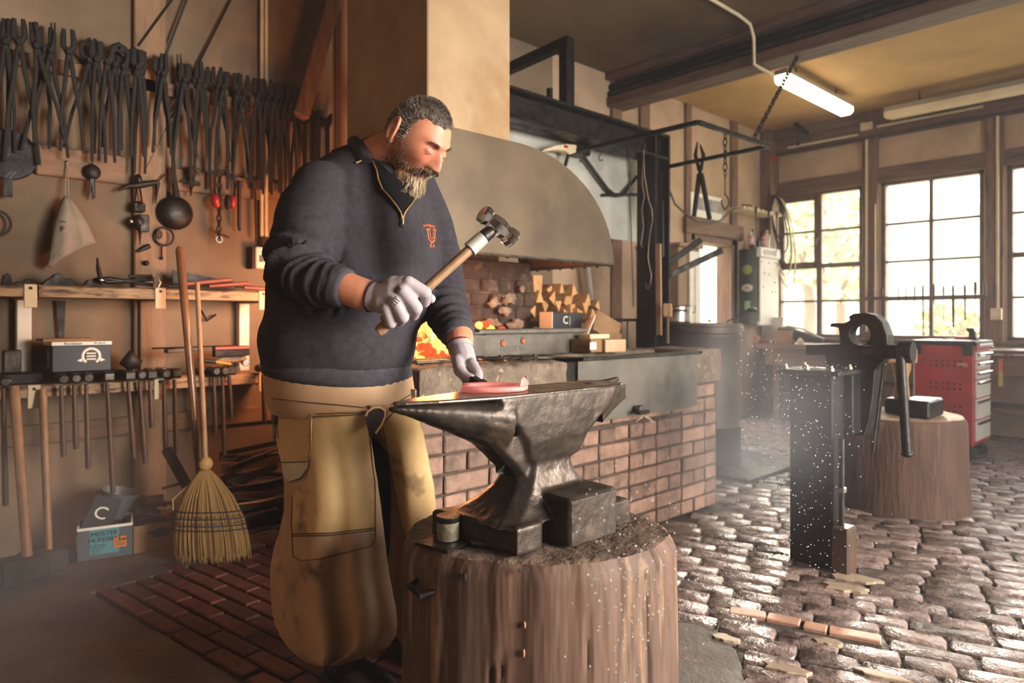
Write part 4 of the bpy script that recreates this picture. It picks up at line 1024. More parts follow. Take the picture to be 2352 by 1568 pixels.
# items under the bench front
o = MB().obox((7.75, 3.2, .41), (.4, .5, .16), .1).build('tool_case', m_red, bevel=.01); tag(o, 'dusty red tool case on the shelf below the bench', 'case')
o = MB().obox((7.78, 2.5, .40), (.38, .45, .14), -.1).build('tool_case', m_bench, bevel=.01); tag(o, 'brown wooden case on the shelf below the bench', 'case')

# ---- file rack across the middle window
zr = 1.365
fr_ = thing('file_rack', 'dark wooden rail holding files across the middle window', 'rack', (8.05, 2.4, zr))
ya, yb = onX(1985, 690, 8.05).y, onX(2268, 690, 8.05).y
MB().box(8.03, 8.075, yb, ya, zr - .018, zr + .018).build('rail', m_timber_y, fr_, bevel=.004)
for y in (ya - .02, yb + .02): MB().box(8.06, XW, y - .02, y + .02, zr - .02, zr + .02).build('bracket', m_timber, fr_)
files = [(2008, 660, 720, .016, .008), (2028, 662, 715, .016, .007), (2066, 658, 740, .008, .004), (2083, 658, 745, .008, .004), (2103, 656, 752, .010, .005), (2122, 655, 770, .012, .009), (2147, 652, 700, .014, .006), (2169, 655, 752, .011, .004), (2191, 655, 750, .013, .014), (2218, 654, 735, .013, .010), (2242, 647, 760, .016, .004), (2264, 648, 690, .016, .006)]
onames = ['first', 'second', 'third', 'fourth', 'fifth', 'sixth', 'seventh', 'eighth', 'ninth', 'tenth', 'eleventh', 'twelfth']
for k, (px, yt, ybm, rh, rb) in enumerate(files):
    a = onX(px, yt, 8.045); b = onX(px + 1, ybm, 8.045); m = V(a.x - .03, a.y, zr + .02); a.x -= .03; b.x -= .03
    t = thing('workshop_file', '%s file from the left in the window rack' % onames[k], 'file', b, 'files in the window rack')
    MB().tube([a, a.lerp(m, .5), m], [rh*.7, rh, rh*.8], 8).build('handle', m_handle, t, smooth=60)
    MB().tube([m, b], [rb, rb*.7], 6, flat=.4).build('blade', m_dsteel, t)
# ---- conduits and switch on the window wall posts
def conduit(label, pts, r=.014, mat=None):
    return tag(MB().tube(pts, r, 8).build('wall_conduit', mat or m_cream, smooth=60), label, 'conduit')
y1 = onX(1990, 500, 8.1).y; y2 = onX(2291, 500, 8.1).y; yq = onX(2003, 500, 8.1).y
conduit('pale conduit running down between the corner and middle windows', [V(8.105, y1, 1.0), V(8.105, y1, 3.13)])
conduit('thin pale conduit beside the middle window frame', [V(8.105, yq - .03, 1.0), V(8.105, yq - .03, 2.4)], .008)
conduit('pale conduit running down between the middle and right windows', [V(8.105, y2, 1.24), V(8.105, y2, 3.13)])
sw = thing('light_switch', 'pale square switch box on the post right of the middle window', 'switch', (8.1, y2, 1.14))
ysw = onX(2289, 722, 8.1).y
MB().box(8.07, 8.12, ysw - .045, ysw + .045, 1.13, 1.245).build('housing', m_cream, sw, bevel=.006); MB().box(8.062, 8.07, ysw - .022, ysw + .022, 1.165, 1.215).build('rocker', m_white, sw, bevel=.003)
conduit('pale conduit along the wall plate above the corner window', [V(8.06, onX(1810, 330, 8.06).y, 3.19), V(8.06, onX(1970, 320, 8.06).y, 3.19)], .013)
conduit('pale conduit along the wall plate above the middle window', [V(8.06, onX(2015, 320, 8.06).y, 3.24), V(8.06, onX(2258, 280, 8.06).y, 3.24)], .013)
conduit('long thin pipe below the wall plate', [V(8.07, 4.0, 3.14), V(8.07, -1.0, 3.14)], .011, m_dsteel)
jy = onX(1990, 310, 8.05).y
o = MB().box(8.03, 8.078, jy - .06, jy + .06, 3.22, 3.33).build('junction_box', m_cream, bevel=.006); tag(o, 'square junction box on the wall plate between windows', 'junction box')
o = MB().box(7.96, 8.06, 3.93, 3.955, 3.05, 3.12).build('red_bracket', m_red, bevel=.004); tag(o, 'small red bracket at the top of the corner post', 'bracket')
cpl = MB().tube([V(5.05, 1.2, ZC - .012), V(5.02, 2.55, ZC - .012)], .013, 8)
o = MB().tube([V(3.6, 2.62, ZC - .014), V(4.75, 2.62, ZC - .014), V(4.93, 2.62, ZC - .03), V(4.985, 2.62, 3.30), V(4.99, 2.62, 3.10), V(5.1, 2.62, 3.095), V(5.3, 2.62, 3.095)], .014, 8).build('ceiling_conduit', m_cream, smooth=60); tag(o, 'pale conduit across the ceiling bending around the beam', 'conduit')
# hanging brass pulls above corner window
o = MB().bar(V(8.03, 3.55, 3.31), V(7.72, 3.55, 3.36), .035, .035).tube([V(7.78, 3.55, 3.345), V(7.78, 3.55, 3.16)], .004, 6).ell((7.78, 3.55, 3.14), (.018, .018, .022), 8, 6).build('wall_bracket_arm', m_black); tag(o, 'short black bracket arm with pull above the corner window', 'bracket')

# ---- fluorescent lamps
m_tube = M('lit_diffuser', '#fff4e0', '#fff4e0', 5, .4, emit=(1.0, .86, .62), estr=11.0)
m_lampbody = M('lamp_housing', '#8d8272', '#7b7060', 6, .5)
def fluor(label, a, b, lit, w=.13):
    a = Vector(a); b = Vector(b); t = thing('fluorescent_lamp', label, 'lamp', (a + b)/2 + V(0, 0, .0))
    MB().bar(a + V(0, 0, .10), b + V(0, 0, .10), w*.8, .05).build('housing', m_lampbody, t, bevel=.006)
    ax = (b - a).normalized(); s = ax.cross(V(0, 0, 1)); rings = []
    for p, k in ((a, .75), (a + ax*.05, 1), (b - ax*.05, 1), (b, .75)):
        rings.append([p + s*(w/2*x*k) + V(0, 0, z*k + (1-k)*.08) for x, z in ((-1, .075), (-1, .03), (-.6, 0), (.6, 0), (1, .03), (1, .075))])
    MB().loft(rings).build('diffuser', m_tube if lit else m_cream, t, bevel=.004, smooth=40)
    for k in range(5):
        p = a.lerp(b, (k + .5)/5); MB().box(p.x - .012, p.x + .012, p.y - .012, p.y + .012, p.z + .06, p.z + .10).build('clip', m_black, t)
        
    for f in (.2, .8):
        p = a.lerp(b, f); MB().tube([p + V(0, 0, .12), V(p.x, p.y, ZC)], .008, 6).build('hanger', m_dsteel, t)
    return t
a = onZ(1805, 185, 3.22); b = onZ(1945, 272, 3.22)
fluor('lit fluorescent lamp glowing white under the ceiling', V(a.x, (a.y + b.y)/2, 3.21), V(b.x - .1, (a.y + b.y)/2, 3.21), True, .15)
a = onZ(2062, 270, 3.22)
fluor('unlit fluorescent lamp along the window side of the ceiling', V(7.72, a.y + .1, 3.20), V(7.72, a.y - 1.5, 3.20), False, .13)
cd = MB().tube([V(5.27, 2.98, ZC - .017), V(5.9, 2.98, ZC - .017)], .016, 8).build('lamp_conduit', m_cream, smooth=60); tag(cd, 'short pale conduit leading to the lit lamp', 'conduit')

# ---- red tool trolley
m_redpaint = M('red_trolley_paint', '#a82626', '#8f1e1e', 4, .4, bump=.04)
tt = thing('tool_trolley', 'red wheeled tool trolley with drawers beside the workbench', 'trolley', (6.62, 1.70, 0))
X0, X1, Y0, Y1 = 6.37, 6.86, 1.50, 1.93
body = MB().box(X0, X1, Y0, Y1, .13, .93).build('carcass', m_redpaint, tt, bevel=.01)
MB().box(X0 - .015, X1 + .015, Y0 - .02, Y1 + .02, .93, .965).build('top_tray', m_rubber, tt, bevel=.008)
for y in (Y0 + .02, Y1 - .05): MB().box(X0 - .02, X0 + .001, y - .02, y + .05, .85, .95).build('corner_guard', m_rubber, tt, bevel=.006)
z = .17
for k, h in enumerate((.17, .17, .15, .075, .075, .075, .075)):
    dr = MB().box(X0 + .04, X1 - .04, Y0 - .014, Y0 + .01, z, z + h - .012).build('drawer', m_pale if k < 6 else m_redpaint, tt, bevel=.004)
    MB().box(X0 + .045, X1 - .045, Y0 - .035, Y0 - .012, z + h - .04, z + h - .018).build('drawer_pull', m_chrome if k < 6 else m_pale, dr, bevel=.004)
    z += h
for zz in (.44, .40, .62, .58, .80, .76):
    for k in range(6):
        inst('punched_hole', hm_, body, (X0 - .001, Y0 + .09 + k*.042, zz), (0, 0, -pi/2))
MB().box(X0 - .003, X0, Y0 + .04, Y0 + .11, .76, .79).build('rating_plate', M('brass_plate', '#b07a5a', '#9c6a4c', 6, .5), tt)
for x in (X0 + .07, X1 - .07):
    for y in (Y0 + .06, Y1 - .06):
        w = MB().lathe([(.055, -.018), (.062, -.012), (.062, .012), (.055, .018)], (x, y, .062), 20, (1, .2, 0)).build('wheel', m_rubber, tt, smooth=40)
        MB().bar(V(x - .03, y, .06), V(x - .03, y, .135), .006, .05, (0, 1, 0)).build('fork', m_dsteel, w)
MB().tube([V(X1 + .02, Y0, .9), V(X1 + .12, Y0, .9), V(X1 + .12, Y1, .9), V(X1 + .02, Y1, .9)], .012, 8).build('push_handle', m_rubber, tt, smooth=60)
# small anvil and screwdriver on the trolley
sa = thing('small_anvil', 'tiny bench anvil standing on the red trolley', 'anvil', (6.76, 1.62, .966))
px_ = V(6.76, 1.60, .966)
MB().box(px_.x - .05, px_.x + .05, px_.y - .04, px_.y + .04, .966, .99).box(px_.x - .025, px_.x + .025, px_.y - .025, px_.y + .025, .985, 1.045).build('base', m_dsteel, sa, bevel=.004)
MB().prism([(-.09, .0), (-.05, -.035), (.06, -.035), (.075, 0)], px_ + V(0, -.028, .1), (1, 0, 0), (0, 0, 1), (0, .056, 0)).build('face', m_steel, sa, bevel=.004)
sd = thing('screwdriver', 'red handled screwdriver lying on the trolley top', 'screwdriver', (6.55, 1.65, .967))
MB().tube([V(6.50, 1.66, .983), V(6.60, 1.60, .983)], [.013, .016], 10).build('handle', m_red, sd, smooth=60); MB().tube([V(6.50, 1.66, .983), V(6.40, 1.72, .974)], .005, 6).build('shank', m_steel, sd)
# orange and yellow handled brush below the bench
hb_ = thing('hanging_hammer', 'orange and yellow handled hammer hanging at the bench front', 'hammer', (7.38, 1.3, .5))
hy = onX(2298, 850, 7.38).y
MB().tube([V(7.385, hy, .80), V(7.385, hy, .67)], .015, 8).build('orange_grip', M('orange_plastic', '#c2562a', '#ad4a22', 6, .45), hb_, smooth=60)
MB().tube([V(7.385, hy, .67), V(7.385, hy, .54)], .015, 8).build('yellow_grip', M('yellow_plastic', '#b3a02c', '#9c8a22', 6, .45), hb_, smooth=60)
MB().box(7.36, 7.41, hy - .07, hy + .07, .79, .83).build('hammer_head', m_dsteel, hb_, bevel=.004)
hr2 = tag(MB().tube([V(7.36, 1.9, .815), V(7.36, -.6, .815)], .012, 8).build('towel_rod', m_steel, smooth=60), 'bright steel rod along the bench front right of the trolley', 'rod')

# ---- second stump with block anvil
m_bark = M('dark_stump_wood', '#553a2a', '#3a271d', 5, .8, bump=.7, stretch=(4, 4, .5), bscale=12, c3='#6d4e38', s3=5, t3=(.58, .72))
m_stumptop = M('pale_stump_top', '#a78a6c', '#856a50', 9, .8, bump=.6, bscale=30)
def stump(name, label, c, rx, ry, h, seed, msd, mtop, parts=None, n=72, flare=.06, rough=1.0, rot=0.0):
    c = Vector(c); t = thing(name, label, 'stump', c); rings = []
    Rz = Matrix.Rotation(rot, 3, 'Z')
    def rad(a, z):
        g = nz((cos(a)*3 + seed, sin(a)*3, z*.5), 1.0)*.05 + nz((cos(a)*11 + seed, sin(a)*11, z*1.2), 1.0)*.028*rough
        cr = 0.0
        return 1 + g - cr
    zs = [0, .04, .15, .3, .45, .6, .72, .82, .90, .95, .98, 1.0]
    for t_ in zs:
        k = 1 + flare*(1 - t_)**2
        if t_ > .93: k *= 1 - .045*((t_ - .93)/.07)**2
        rings.append([c + Rz @ V(rx*k*rad(a, t_*h*4)*cos(a), ry*k*rad(a, t_*h*4)*sin(a), t_*h) for a in [2*pi*j/n for j in range(n)]])
    MB().loft(rings, caps=False).build('trunk', msd, t, smooth=55)
    top = []
    for f in (1.0, .93, .8, .6, .4, .2, .02):
        top.append([c + Rz @ V(rx*.955*rad(a, h*4)*cos(a)*f, ry*.955*rad(a, h*4)*sin(a)*f, h + (.004 if f < .95 else 0) + .006*fb((cos(a)*f*4 + seed, sin(a)*f*4, 1), 1.5)*(f < .95)) for a in [2*pi*j/n for j in range(n)]])
    MB().loft(top, caps=False).build('end_grain', mtop, t, smooth=60)
    return t
st2c = V(4.68, 1.50, 0)
stump('tree_stump', 'dark tree stump behind the vise, before the red trolley', st2c, .37, .36, .55, 4.4, m_bark, m_stumptop, rough=.5)
ba = thing('swage_block', 'dark iron block standing on the rear stump', 'block', st2c + V(-.05, .02, .56))
MB().box(4.50, 4.78, 1.28, 1.44, .556, .66).build('block_body', m_black, ba, bevel=.01)
MB().prism([(-.16, 0), (.1, 0), (.1, .09), (-.02, .09)], (4.64, 1.47, .556), (0, 1, 0), (0, 0, 1), (.12, 0, 0)).build('wedge', m_black, ba, bevel=.008)
wm = thing('pale_stand_in', 'pale mallet-shaped stand-in on the rear stump', 'mallet', st2c + V(.15, .1, .56))  # added mallet form in place of an unidentified pale shape
wc = V(4.80, 1.52, .56)
MB().lathe([(.045, 0), (.06, .03), (.045, .1), (.036, .2), (.05, .26), (.055, .30)], wc, 16).build('handle', m_wood, wm, smooth=50)
MB().obox(wc + V(0, 0, .345), (.10, .17, .09), .3).build('head', m_wood, wm, bevel=.008)

# ---- post vise / lever shear on its column
m_vise = M('black_machine_iron', '#26221f', '#191614', 8, .5, .5, bump=.2, bscale=40, rvar=.12)
vs = thing('lever_shear', 'large dark lever shear mounted on a steel column', 'lever shear', (3.27, 1.4, 0))
MB().box(3.20, 3.33, 1.30, 1.50, -.01, .885).build('column', m_vise, vs, bevel=.005)
MB().box(3.12, 3.38, 1.24, 1.53, .885, .905).build('top_plate', m_dsteel, vs, bevel=.003)
for x, y in ((3.16, 1.50), (3.16, 1.40), (3.16, 1.29), (3.34, 1.28), (3.34, 1.49)):
    MB().lathe([(.013, 0), (.013, .012), (.008, .014), (.008, .022)], (x, y, .905), 6).build('bolt', m_steel, vs)
X = 3.42
def ox(px, py): p = onX(px, py, X); return (p.y, p.z)
fr1 = [ox(*q) for q in ((1893, 815), (1850, 815), (1850, 792), (1930, 790), (1925, 752), (1905, 750), (1908, 742), (1938, 742), (1952, 735), (1948, 727), (1960, 720), (1988, 718), (2010, 724), (2028, 742), (2038, 770), (2040, 815), (2022, 835), (2010, 850), (2006, 900), (1998, 960), (1985, 1000), (1960, 1000), (1946, 990), (1944, 855), (1900, 850))]
hole = [ox(1975 + 24*cos(t), 768 - 22*sin(t)*1.15) for t in [2*pi*k/20 for k in range(20)]]
# frame plate with real hole: triangulate with bmesh
def plate_with_hole(outer, hole, X, th):
    bm = bmesh.new(); vo = [bm.verts.new((X, a, b)) for a, b in outer]; vh = [bm.verts.new((X, a, b)) for a, b in hole]
    es = [bm.edges.new((v[i], v[(i+1) % len(v)])) for v in (vo, vh) for i in range(len(v))]
    bmesh.ops.triangle_fill(bm, edges=es, use_beauty=True)
    bmesh.ops.recalc_face_normals(bm, faces=bm.faces)
    r = bmesh.ops.extrude_face_region(bm, geom=bm.faces[:])
    for v in [g for g in r['geom'] if isinstance(g, bmesh.types.BMVert)]: v.co.x += th
    mb = MB(); bm.verts.index_update(); mb.v = [v.co.copy() for v in bm.verts]; mb.f = [tuple(v.index for v in f.verts) for f in bm.faces]; bm.free(); return mb
plate_with_hole(fr1, hole, X, .085).build('shear_frame', m_vise, vs, bevel=.004)
MB().box(3.33, 3.45, 1.26, 1.46, .60, .885).build('frame_foot', m_vise, vs, bevel=.006)
a = onX(1985, 808, X - .02); b = onX(2092, 808, X - .02)
MB().tube([a, b], .032, 14).build('screw', m_dsteel, vs, smooth=60)
MB().lathe([(.046, -.03), (.05, -.02), (.05, .02), (.04, .03)], b + V(0, .02, 0), 16, (0, 1, 0)).build('screw_head', m_vise, vs, smooth=40)
c1, c2 = b + V(-.03, .03, .02), onX(2083, 1042, X - .05)
MB().tube([V(c2.x, c1.y + .005, c1.z), c2], .020, 12).ell(c2, (.026, .026, .016), 10, 7).build('handle_bar', m_vise, vs, smooth=60)
l1, l2 = onX(2032, 835, X - .04), onX(2007, 1038, X - .06)
MB().bar(l1, l2, .012, .035).build('lever', m_dsteel, vs, bevel=.003)
MB().bar(onX(1902, 870, X - .05), onX(1952, 862, X - .05), .05, .04).build('cam_link', m_dsteel, vs, bevel=.006)
MB().box(3.16, 3.255, 1.215, 1.292, -.01, .21).build('foot_block', m_handle, vs, bevel=.008)
MB().tube([V(3.205, 1.262, .20), V(3.205, 1.262, .60)], .012, 8).build('tie_rod', m_dsteel, vs); MB().lathe([(.02, 0), (.02, .02)], V(3.205, 1.262, .36), 8).build('collar', m_steel, vs)
# ================================================================== LEFT WALL
YR = YB - .05
def onw(px, py, off=.05): return onY(px, py, YB - off)
# ---- tong rail
ra, rb = onw(-40, 112, .03), onw(702, 275, .03)
trl = thing('tong_rail', 'long dark iron rail on the wall carrying the tongs', 'rail', ((ra + rb)/2))
zrail = 2.41
MB().box(ra.x - .1, rb.x + .16, YB - .035, YB - .02, zrail - .045, zrail + .025).build('rail_bar', m_timber_x, trl, bevel=.003)
for k in range(7):
    x = ra.x + (rb.x - ra.x)*(k + .3)/7; MB().box(x - .015, x + .015, YB - .02, YB, zrail - .03, zrail + .02).build('spacer', m_black, trl)
def jaw_profile(kind):
    # list of (x,z,r) from pivot upward for the right-hand jaw (mirrored for the other)
    return {0: [(.0, 0, .014), (.022, .035, .013), (.016, .075, .012), (.014, .12, .011)],
            1: [(.0, 0, .015), (.036, .035, .015), (.034, .08, .014), (.028, .12, .010)],
            2: [(.0, 0, .013), (.046, .03, .012), (.055, .075, .012), (.018, .115, .010), (.008, .125, .008)],
            3: [(.0, 0, .014), (.02, .04, .014), (.024, .085, .013), (.065, .11, .013), (.10, .095, .012), (.112, .078, .010)],
            4: [(.0, 0, .016), (.03, .03, .018), (.026, .07, .020), (.024, .10, .016)],
            5: [(.0, 0, .013), (.012, .05, .010), (.012, .10, .006), (.010, .15, .004)]}[kind]
def tong(label, p, L, kind, spread, tilt, s=1.0):
    t = thing('blacksmith_tongs', label, 'tongs', p, 'tongs on the wall rail')
    p = Vector(p); ct, st = cos(tilt), sin(tilt)
    def W_(x, y, z): return p + V(x*ct + z*st, y, -x*st + z*ct)
    for sg in (-1, 1):
        jp = jaw_profile(kind)
        if kind == 3: pts = [(x if sg > 0 else x*.85, z - (0 if sg > 0 else .022), r) for x, z, r in jp]; mir = 1
        else: pts = jp; mir = sg
        pts = [(mir*x*s*(.62 if kind not in (2, 3) else .85), z*s, r*s) for x, z, r in pts]
        rein = [(-sg*.008, -.05, .012), (-sg*(.014 + spread*.12), -.14, .0105), (-sg*(.018 + spread*.6), -L*.6, .0085), (-sg*(.014 + spread), -L, .0075)]
        full = [W_(x, -.012*sg*.6, z) for x, z, r in reversed(pts)] + [W_(x, .008*sg*.6, z) for x, z, r in rein]
        rad = [r for x, z, r in reversed(pts)] + [r for x, z, r in rein]
        MB().tube(full, rad, 7, flat=.75, up=(1, 0, 0)).build('arm', m_tong, t, smooth=50)
    MB().lathe([(.014, -.02), (.016, -.014), (.016, .014), (.014, .02)], p, 10, (0, 1, 0)).build('rivet', m_black, t)
    return t
TONGS = [(14, 118, .56, 0, .03, .02), (44, 122, .62, 1, .055, -.02), (84, 126, .50, 0, .05, -.12), (104, 128, .52, 1, .015, .03), (118, 130, .55, 5, .08, .05), (158, 136, .53, 1, .035, -.03),
         (206, 145, .50, 2, .05, .1), (222, 150, .56, 4, .015, -.02), (246, 152, .55, 3, .02, 0), (265, 156, .47, 0, .03, .04), (284, 160, .50, 3, .015, -.02), (316, 172, .50, 4, .015, 0), (326, 172, .58, 0, .01, .02),
         (366, 180, .42, 4, .02, -.03), (376, 182, .46, 0, .03, .02), (414, 190, .45, 5, .05, -.05), (424, 192, .62, 4, .035, .03), (458, 200, .45, 0, .02, -.02), (468, 203, .62, 1, .03, .02),
         (500, 210, .45, 1, .04, -.03), (513, 212, .62, 4, .02, .02), (545, 216, .50, 0, .03, -.04), (560, 219, .55, 1, .04, .02), (592, 226, .60, 4, .02, .03), (604, 228, .52, 0, .02, -.02), (614, 231, .62, 1, .01, 0),
         (630, 236, .60, 4, .015, .0), (643, 238, .50, 1, .03, .02), (654, 240, .62, 0, .01, -.01), (670, 246, .62, 1, .02, .01), (684, 249, .52, 0, .03, .0)]
KN = {0: 'straight jaw', 1: 'box jaw', 2: 'bow jaw', 3: 'bent jaw', 4: 'stout jaw', 5: 'needle jaw'}
def ordn(n):
    W1 = ['', 'first', 'second', 'third', 'fourth', 'fifth', 'sixth', 'seventh', 'eighth', 'ninth', 'tenth', 'eleventh', 'twelfth', 'thirteenth', 'fourteenth', 'fifteenth', 'sixteenth', 'seventeenth', 'eighteenth', 'nineteenth']
    if n < 20: return W1[n]
    if n == 20: return 'twentieth'
    if n == 30: return 'thirtieth'
    return ('twenty-' if n < 30 else 'thirty-') + W1[n % 10]
for k, (px, py, L, kind, sp, ti) in enumerate(TONGS):
    p = onw(px, py, .075 + .022*(k % 3)); p.z = zrail + .035 + .006*(k % 2)
    tong('black iron %s tongs, %s from the left on the wall rail' % (KN[kind], ordn(k + 1)), p, L*.92, kind, sp, ti, s=.95)
# two bundles of hoof nippers at the rail end
for k, (px, py) in enumerate(((712, 262), (742, 270))):
    p = onw(px, py, .08); t = thing('hoof_nippers', ['dark hoof nippers at the rail end nearest the tongs', 'dark hoof nippers rightmost at the rail end'][k], 'nippers', p - V(0, 0, .35))
    for sg in (-1, 1):
        MB().tube([p + V(.03 + sg*.03, 0, .035), p + V(sg*.05, 0, .02), p + V(sg*.045, 0, -.02), p + V(sg*.03, 0, -.06), p + V(sg*.034, 0, -.36)], [.008, .018, .022, .020, .016], 9, flat=.7).build('arm', m_tong, t, smooth=60)
    MB().lathe([(.018, -.024), (.018, .024)], p + V(0, 0, -.04), 10, (0, 1, 0)).build('rivet', m_dsteel, t)

# ---- slanting cables over the wall
def wallwire(label, a, b, r=.005, off=.04, name='slanting_cable', cat='cable', mat=None):
    return tag(MB().tube([onw(*a, off), onw(*b, off)], r, 6).build(name, mat or m_rubber, smooth=60), label, cat)
wallwire('leftmost thin dark cable slanting up the wall', (318, 105), (402, -10), .006)
wallwire('middle thin dark cable slanting up the wall', (376, 140), (432, -10), .007)
wallwire('long dark cable slanting across the tong row', (328, 400), (532, -5), .006, .03)
# plank brace and pipes near the chimney
o = MB().bar(onw(772, -30, .12), onw(688, 268, .12), .10, .07, (0, 1, 0)).build('diagonal_brace', m_timber, bevel=.006); tag(o, 'slanting timber brace on the wall beside the chimney', 'brace')
o = MB().tube([onw(792, -40, .05), onw(792, 520, .05)], .045, 14).build('stove_pipe', M('brown_pipe_paint', '#8a6446', '#795539', 4, .5), smooth=60); tag(o, 'thick brown vertical pipe beside the chimney', 'pipe')
o = MB().tube([onw(777, -40, .03), onw(777, 520, .03)], .018, 10).build('thin_pipe', m_timber, smooth=60); tag(o, 'thin brown pipe left of the thick chimney pipe', 'pipe')
cs = thing('cable_conduits', 'twin pale conduits running down to the switch box', 'conduit', onw(603, 560))
for px in (601, 611): MB().tube([onw(px, -30, .03), onw(px, 552, .03)], .012, 8).build('conduit', m_cream, cs, smooth=60)
MB().tube([onw(606, 545, .03), onw(606, 566, .03)], .03, 10).build('gland', m_rust, cs)
sb = thing('switch_box', 'white switch box on the wall behind the smith', 'switch box', onw(600, 620))
a, b = onw(588, 566, .09), onw(625, 618, .09)
MB().box(a.x, b.x, YB - .09, YB - .001, b.z, a.z).build('housing', m_white, sb, bevel=.006)
MB().box(a.x + .02, a.x + .045, YB - .093, YB - .09, b.z + .04, a.z - .05).build('rocker', m_dsteel, sb)
MB().box(a.x - .018, a.x, YB - .08, YB - .002, b.z - .0, a.z).build('side_cover', m_rust, sb)

# ---- things hanging on the wall between rail and shelf
pd = thing('round_paddle', 'dark round iron paddle hanging far left on the wall', 'paddle', onw(28, 450))
c = onw(20, 355, .06); MB().lathe([(.115, -.008), (.12, 0), (.115, .008)], c, 28, (0, 1, 0)).build('disc', m_black, pd)
MB().bar(c, onw(18, 452, .06), .035, .012, (0, 1, 0)).build('handle', m_black, pd); MB().bar(c + V(0, 0, .1), onw(20, 150, .06), .02, .012, (0, 1, 0)).build('upper_strap', m_black, pd)
o = MB().torus(onw(-12, 512, .04), .062, .006, (0, 1, 0), 26, 6).build('iron_ring', m_black, smooth=60); tag(o, 'large thin iron ring at the left wall edge', 'ring')
# canvas bag
bg = thing('canvas_bag', 'grey canvas drawstring bag hanging on the wall', 'bag', onw(160, 590))
top = onw(153, 452, .06); nail = onw(153, 372, .04)
m_canvas = M('grey_canvas', '#8b7f72', '#766b60', 8, .9, bump=.3, bscale=60)
rings = []
for t, w, dx, dep in ((0, .012, 0, .012), (.06, .022, .0, .02), (.2, .045, .005, .035), (.45, .072, .012, .05), (.7, .092, .02, .058), (.88, .098, .018, .055), (.97, .075, -.01, .04), (1.0, .03, -.03, .02)):
    z = top.z - t*.31
    rings.append([V(top.x + dx + w*cos(a)*(1 + .08*sin(5*a + t*3)), top.y - dep*.6 + dep*sin(a)*(1 + .12*cos(6*a)), z + (.05*cos(a) if t > .8 else 0)) for a in [2*pi*j/28 for j in range(28)]])
MB().loft(rings).build('sack', m_canvas, bg, smooth=70)
MB().tube([nail, top + V(-.008, 0, 0)], .003, 5).tube([nail + V(.004, 0, 0), top + V(.008, 0, 0)], .003, 5).build('drawstring', m_canvas, bg)
MB().tube([nail + V(0, .035, 0), nail + V(0, -.01, .004)], .004, 6).build('nail', m_black, bg)
mb = MB(); place_text(mb, 'F', .035, V(top.x - .03, top.y - .082, top.z - .17), (1, .15, 0), (0, 0, 1), .0015); place_text(mb, 'EFG', .014, V(top.x - .03, top.y - .083, top.z - .135), (1, .15, 0), (0, 0, 1), .0015); mb.build('print', m_ink, bg)
# calliper bundle
cp = thing('round_callipers', 'dark round headed callipers hanging below the plank', 'callipers', onw(210, 460))
c = onw(212, 395, .05); MB().ell(c, (.04, .02, .04), 14, 8).build('head', m_black, cp, smooth=60)
for k, (px, py) in enumerate(((204, 450), (213, 458), (217, 455))): MB().tube([c, onw(px, py, .05)], [.012, .004], 7).build('leg', m_black, cp)
MB().tube([c, c + V(0, 0, .05)], .004, 5).build('hook', m_black, cp)
# pickaxe like beak iron
bk = thing('beak_iron', 'black two armed beak iron hung on the timber post', 'beak iron', onw(318, 440))
a, m, b = onw(272, 437, .06), onw(318, 425, .06), onw(362, 418, .06)
MB().tube([a, a.lerp(m, .5) + V(0, 0, .01), m, b], [.006, .012, .02, .014], 9).build('beak', m_black, bk, smooth=60)
MB().tube([b, onw(357, 468, .06)], [.014, .003], 8).build('spike', m_black, bk, smooth=60); MB().ell(m + V(0, 0, .03), (.018, .018, .03), 10, 7).build('eye', m_black, bk, smooth=60)
MB().tube([b + V(0, 0, .0), onw(378, 400, .06)], .004, 6).build('pin', m_black, bk)
# hanging lock / candle holder group on post
lk = thing('iron_padlock', 'old black iron padlock hanging on the timber post', 'padlock', onw(318, 485))
c = onw(318, 475, .06); MB().box(c.x - .028, c.x + .03, c.y - .02, c.y + .02, c.z - .028, c.z + .02).ell(c + V(0, 0, .0), (.03, .024, .032), 12, 8).build('lock_body', m_black, lk, bevel=.006)
MB().tube([c + V(-.018, 0, .02), onw(314, 430, .06), onw(321, 430, .06), c + V(.018, 0, .02)], .005, 6).build('shackle', m_black, lk)
cl_ = thing('oil_lamp', 'small black wall lamp with pointed end on the timber post', 'lamp', onw(322, 560))
c = onw(322, 510, .07); MB().box(c.x - .005, c.x + .04, c.y - .02, c.y + .02, c.z - .05, c.z + .04).build('plate', m_black, cl_, bevel=.003); MB().ell(c - V(.008, 0, 0), (.035, .028, .04), 12, 8).build('bowl', m_black, cl_, smooth=60)
MB().tube([c - V(0, 0, .03), onw(321, 562, .07)], [.012, .002], 8).build('spike', m_black, cl_); MB().ell(c + V(-.045, -.01, .0), (.008, .008, .014), 8, 6).build('bright_knob', m_chrome, cl_, smooth=60)
# big frying ladle
fl = thing('iron_skillet', 'large round black skillet with long handle on the wall', 'skillet', onw(405, 530))
c = onw(405, 488, .07); R = (onw(445, 488, .07) - c).length
MB().lathe([(.01, .024), (R*.4, .022), (R*.8, .012), (R, -.012), (R*1.01, -.018), (R*.97, -.018), (R*.78, .004), (.01, .012)], c, 36, (0, -1, 0)).build('pan', m_black, fl, smooth=50)
MB().tube([c + V(0, 0, R*.9), onw(399, 400, .07), onw(397, 340, .07), onw(407, 235, .07), onw(410, 205, .07)], [.020, .012, .009, .008, .008], 8).build('handle', m_tong, fl, smooth=60)
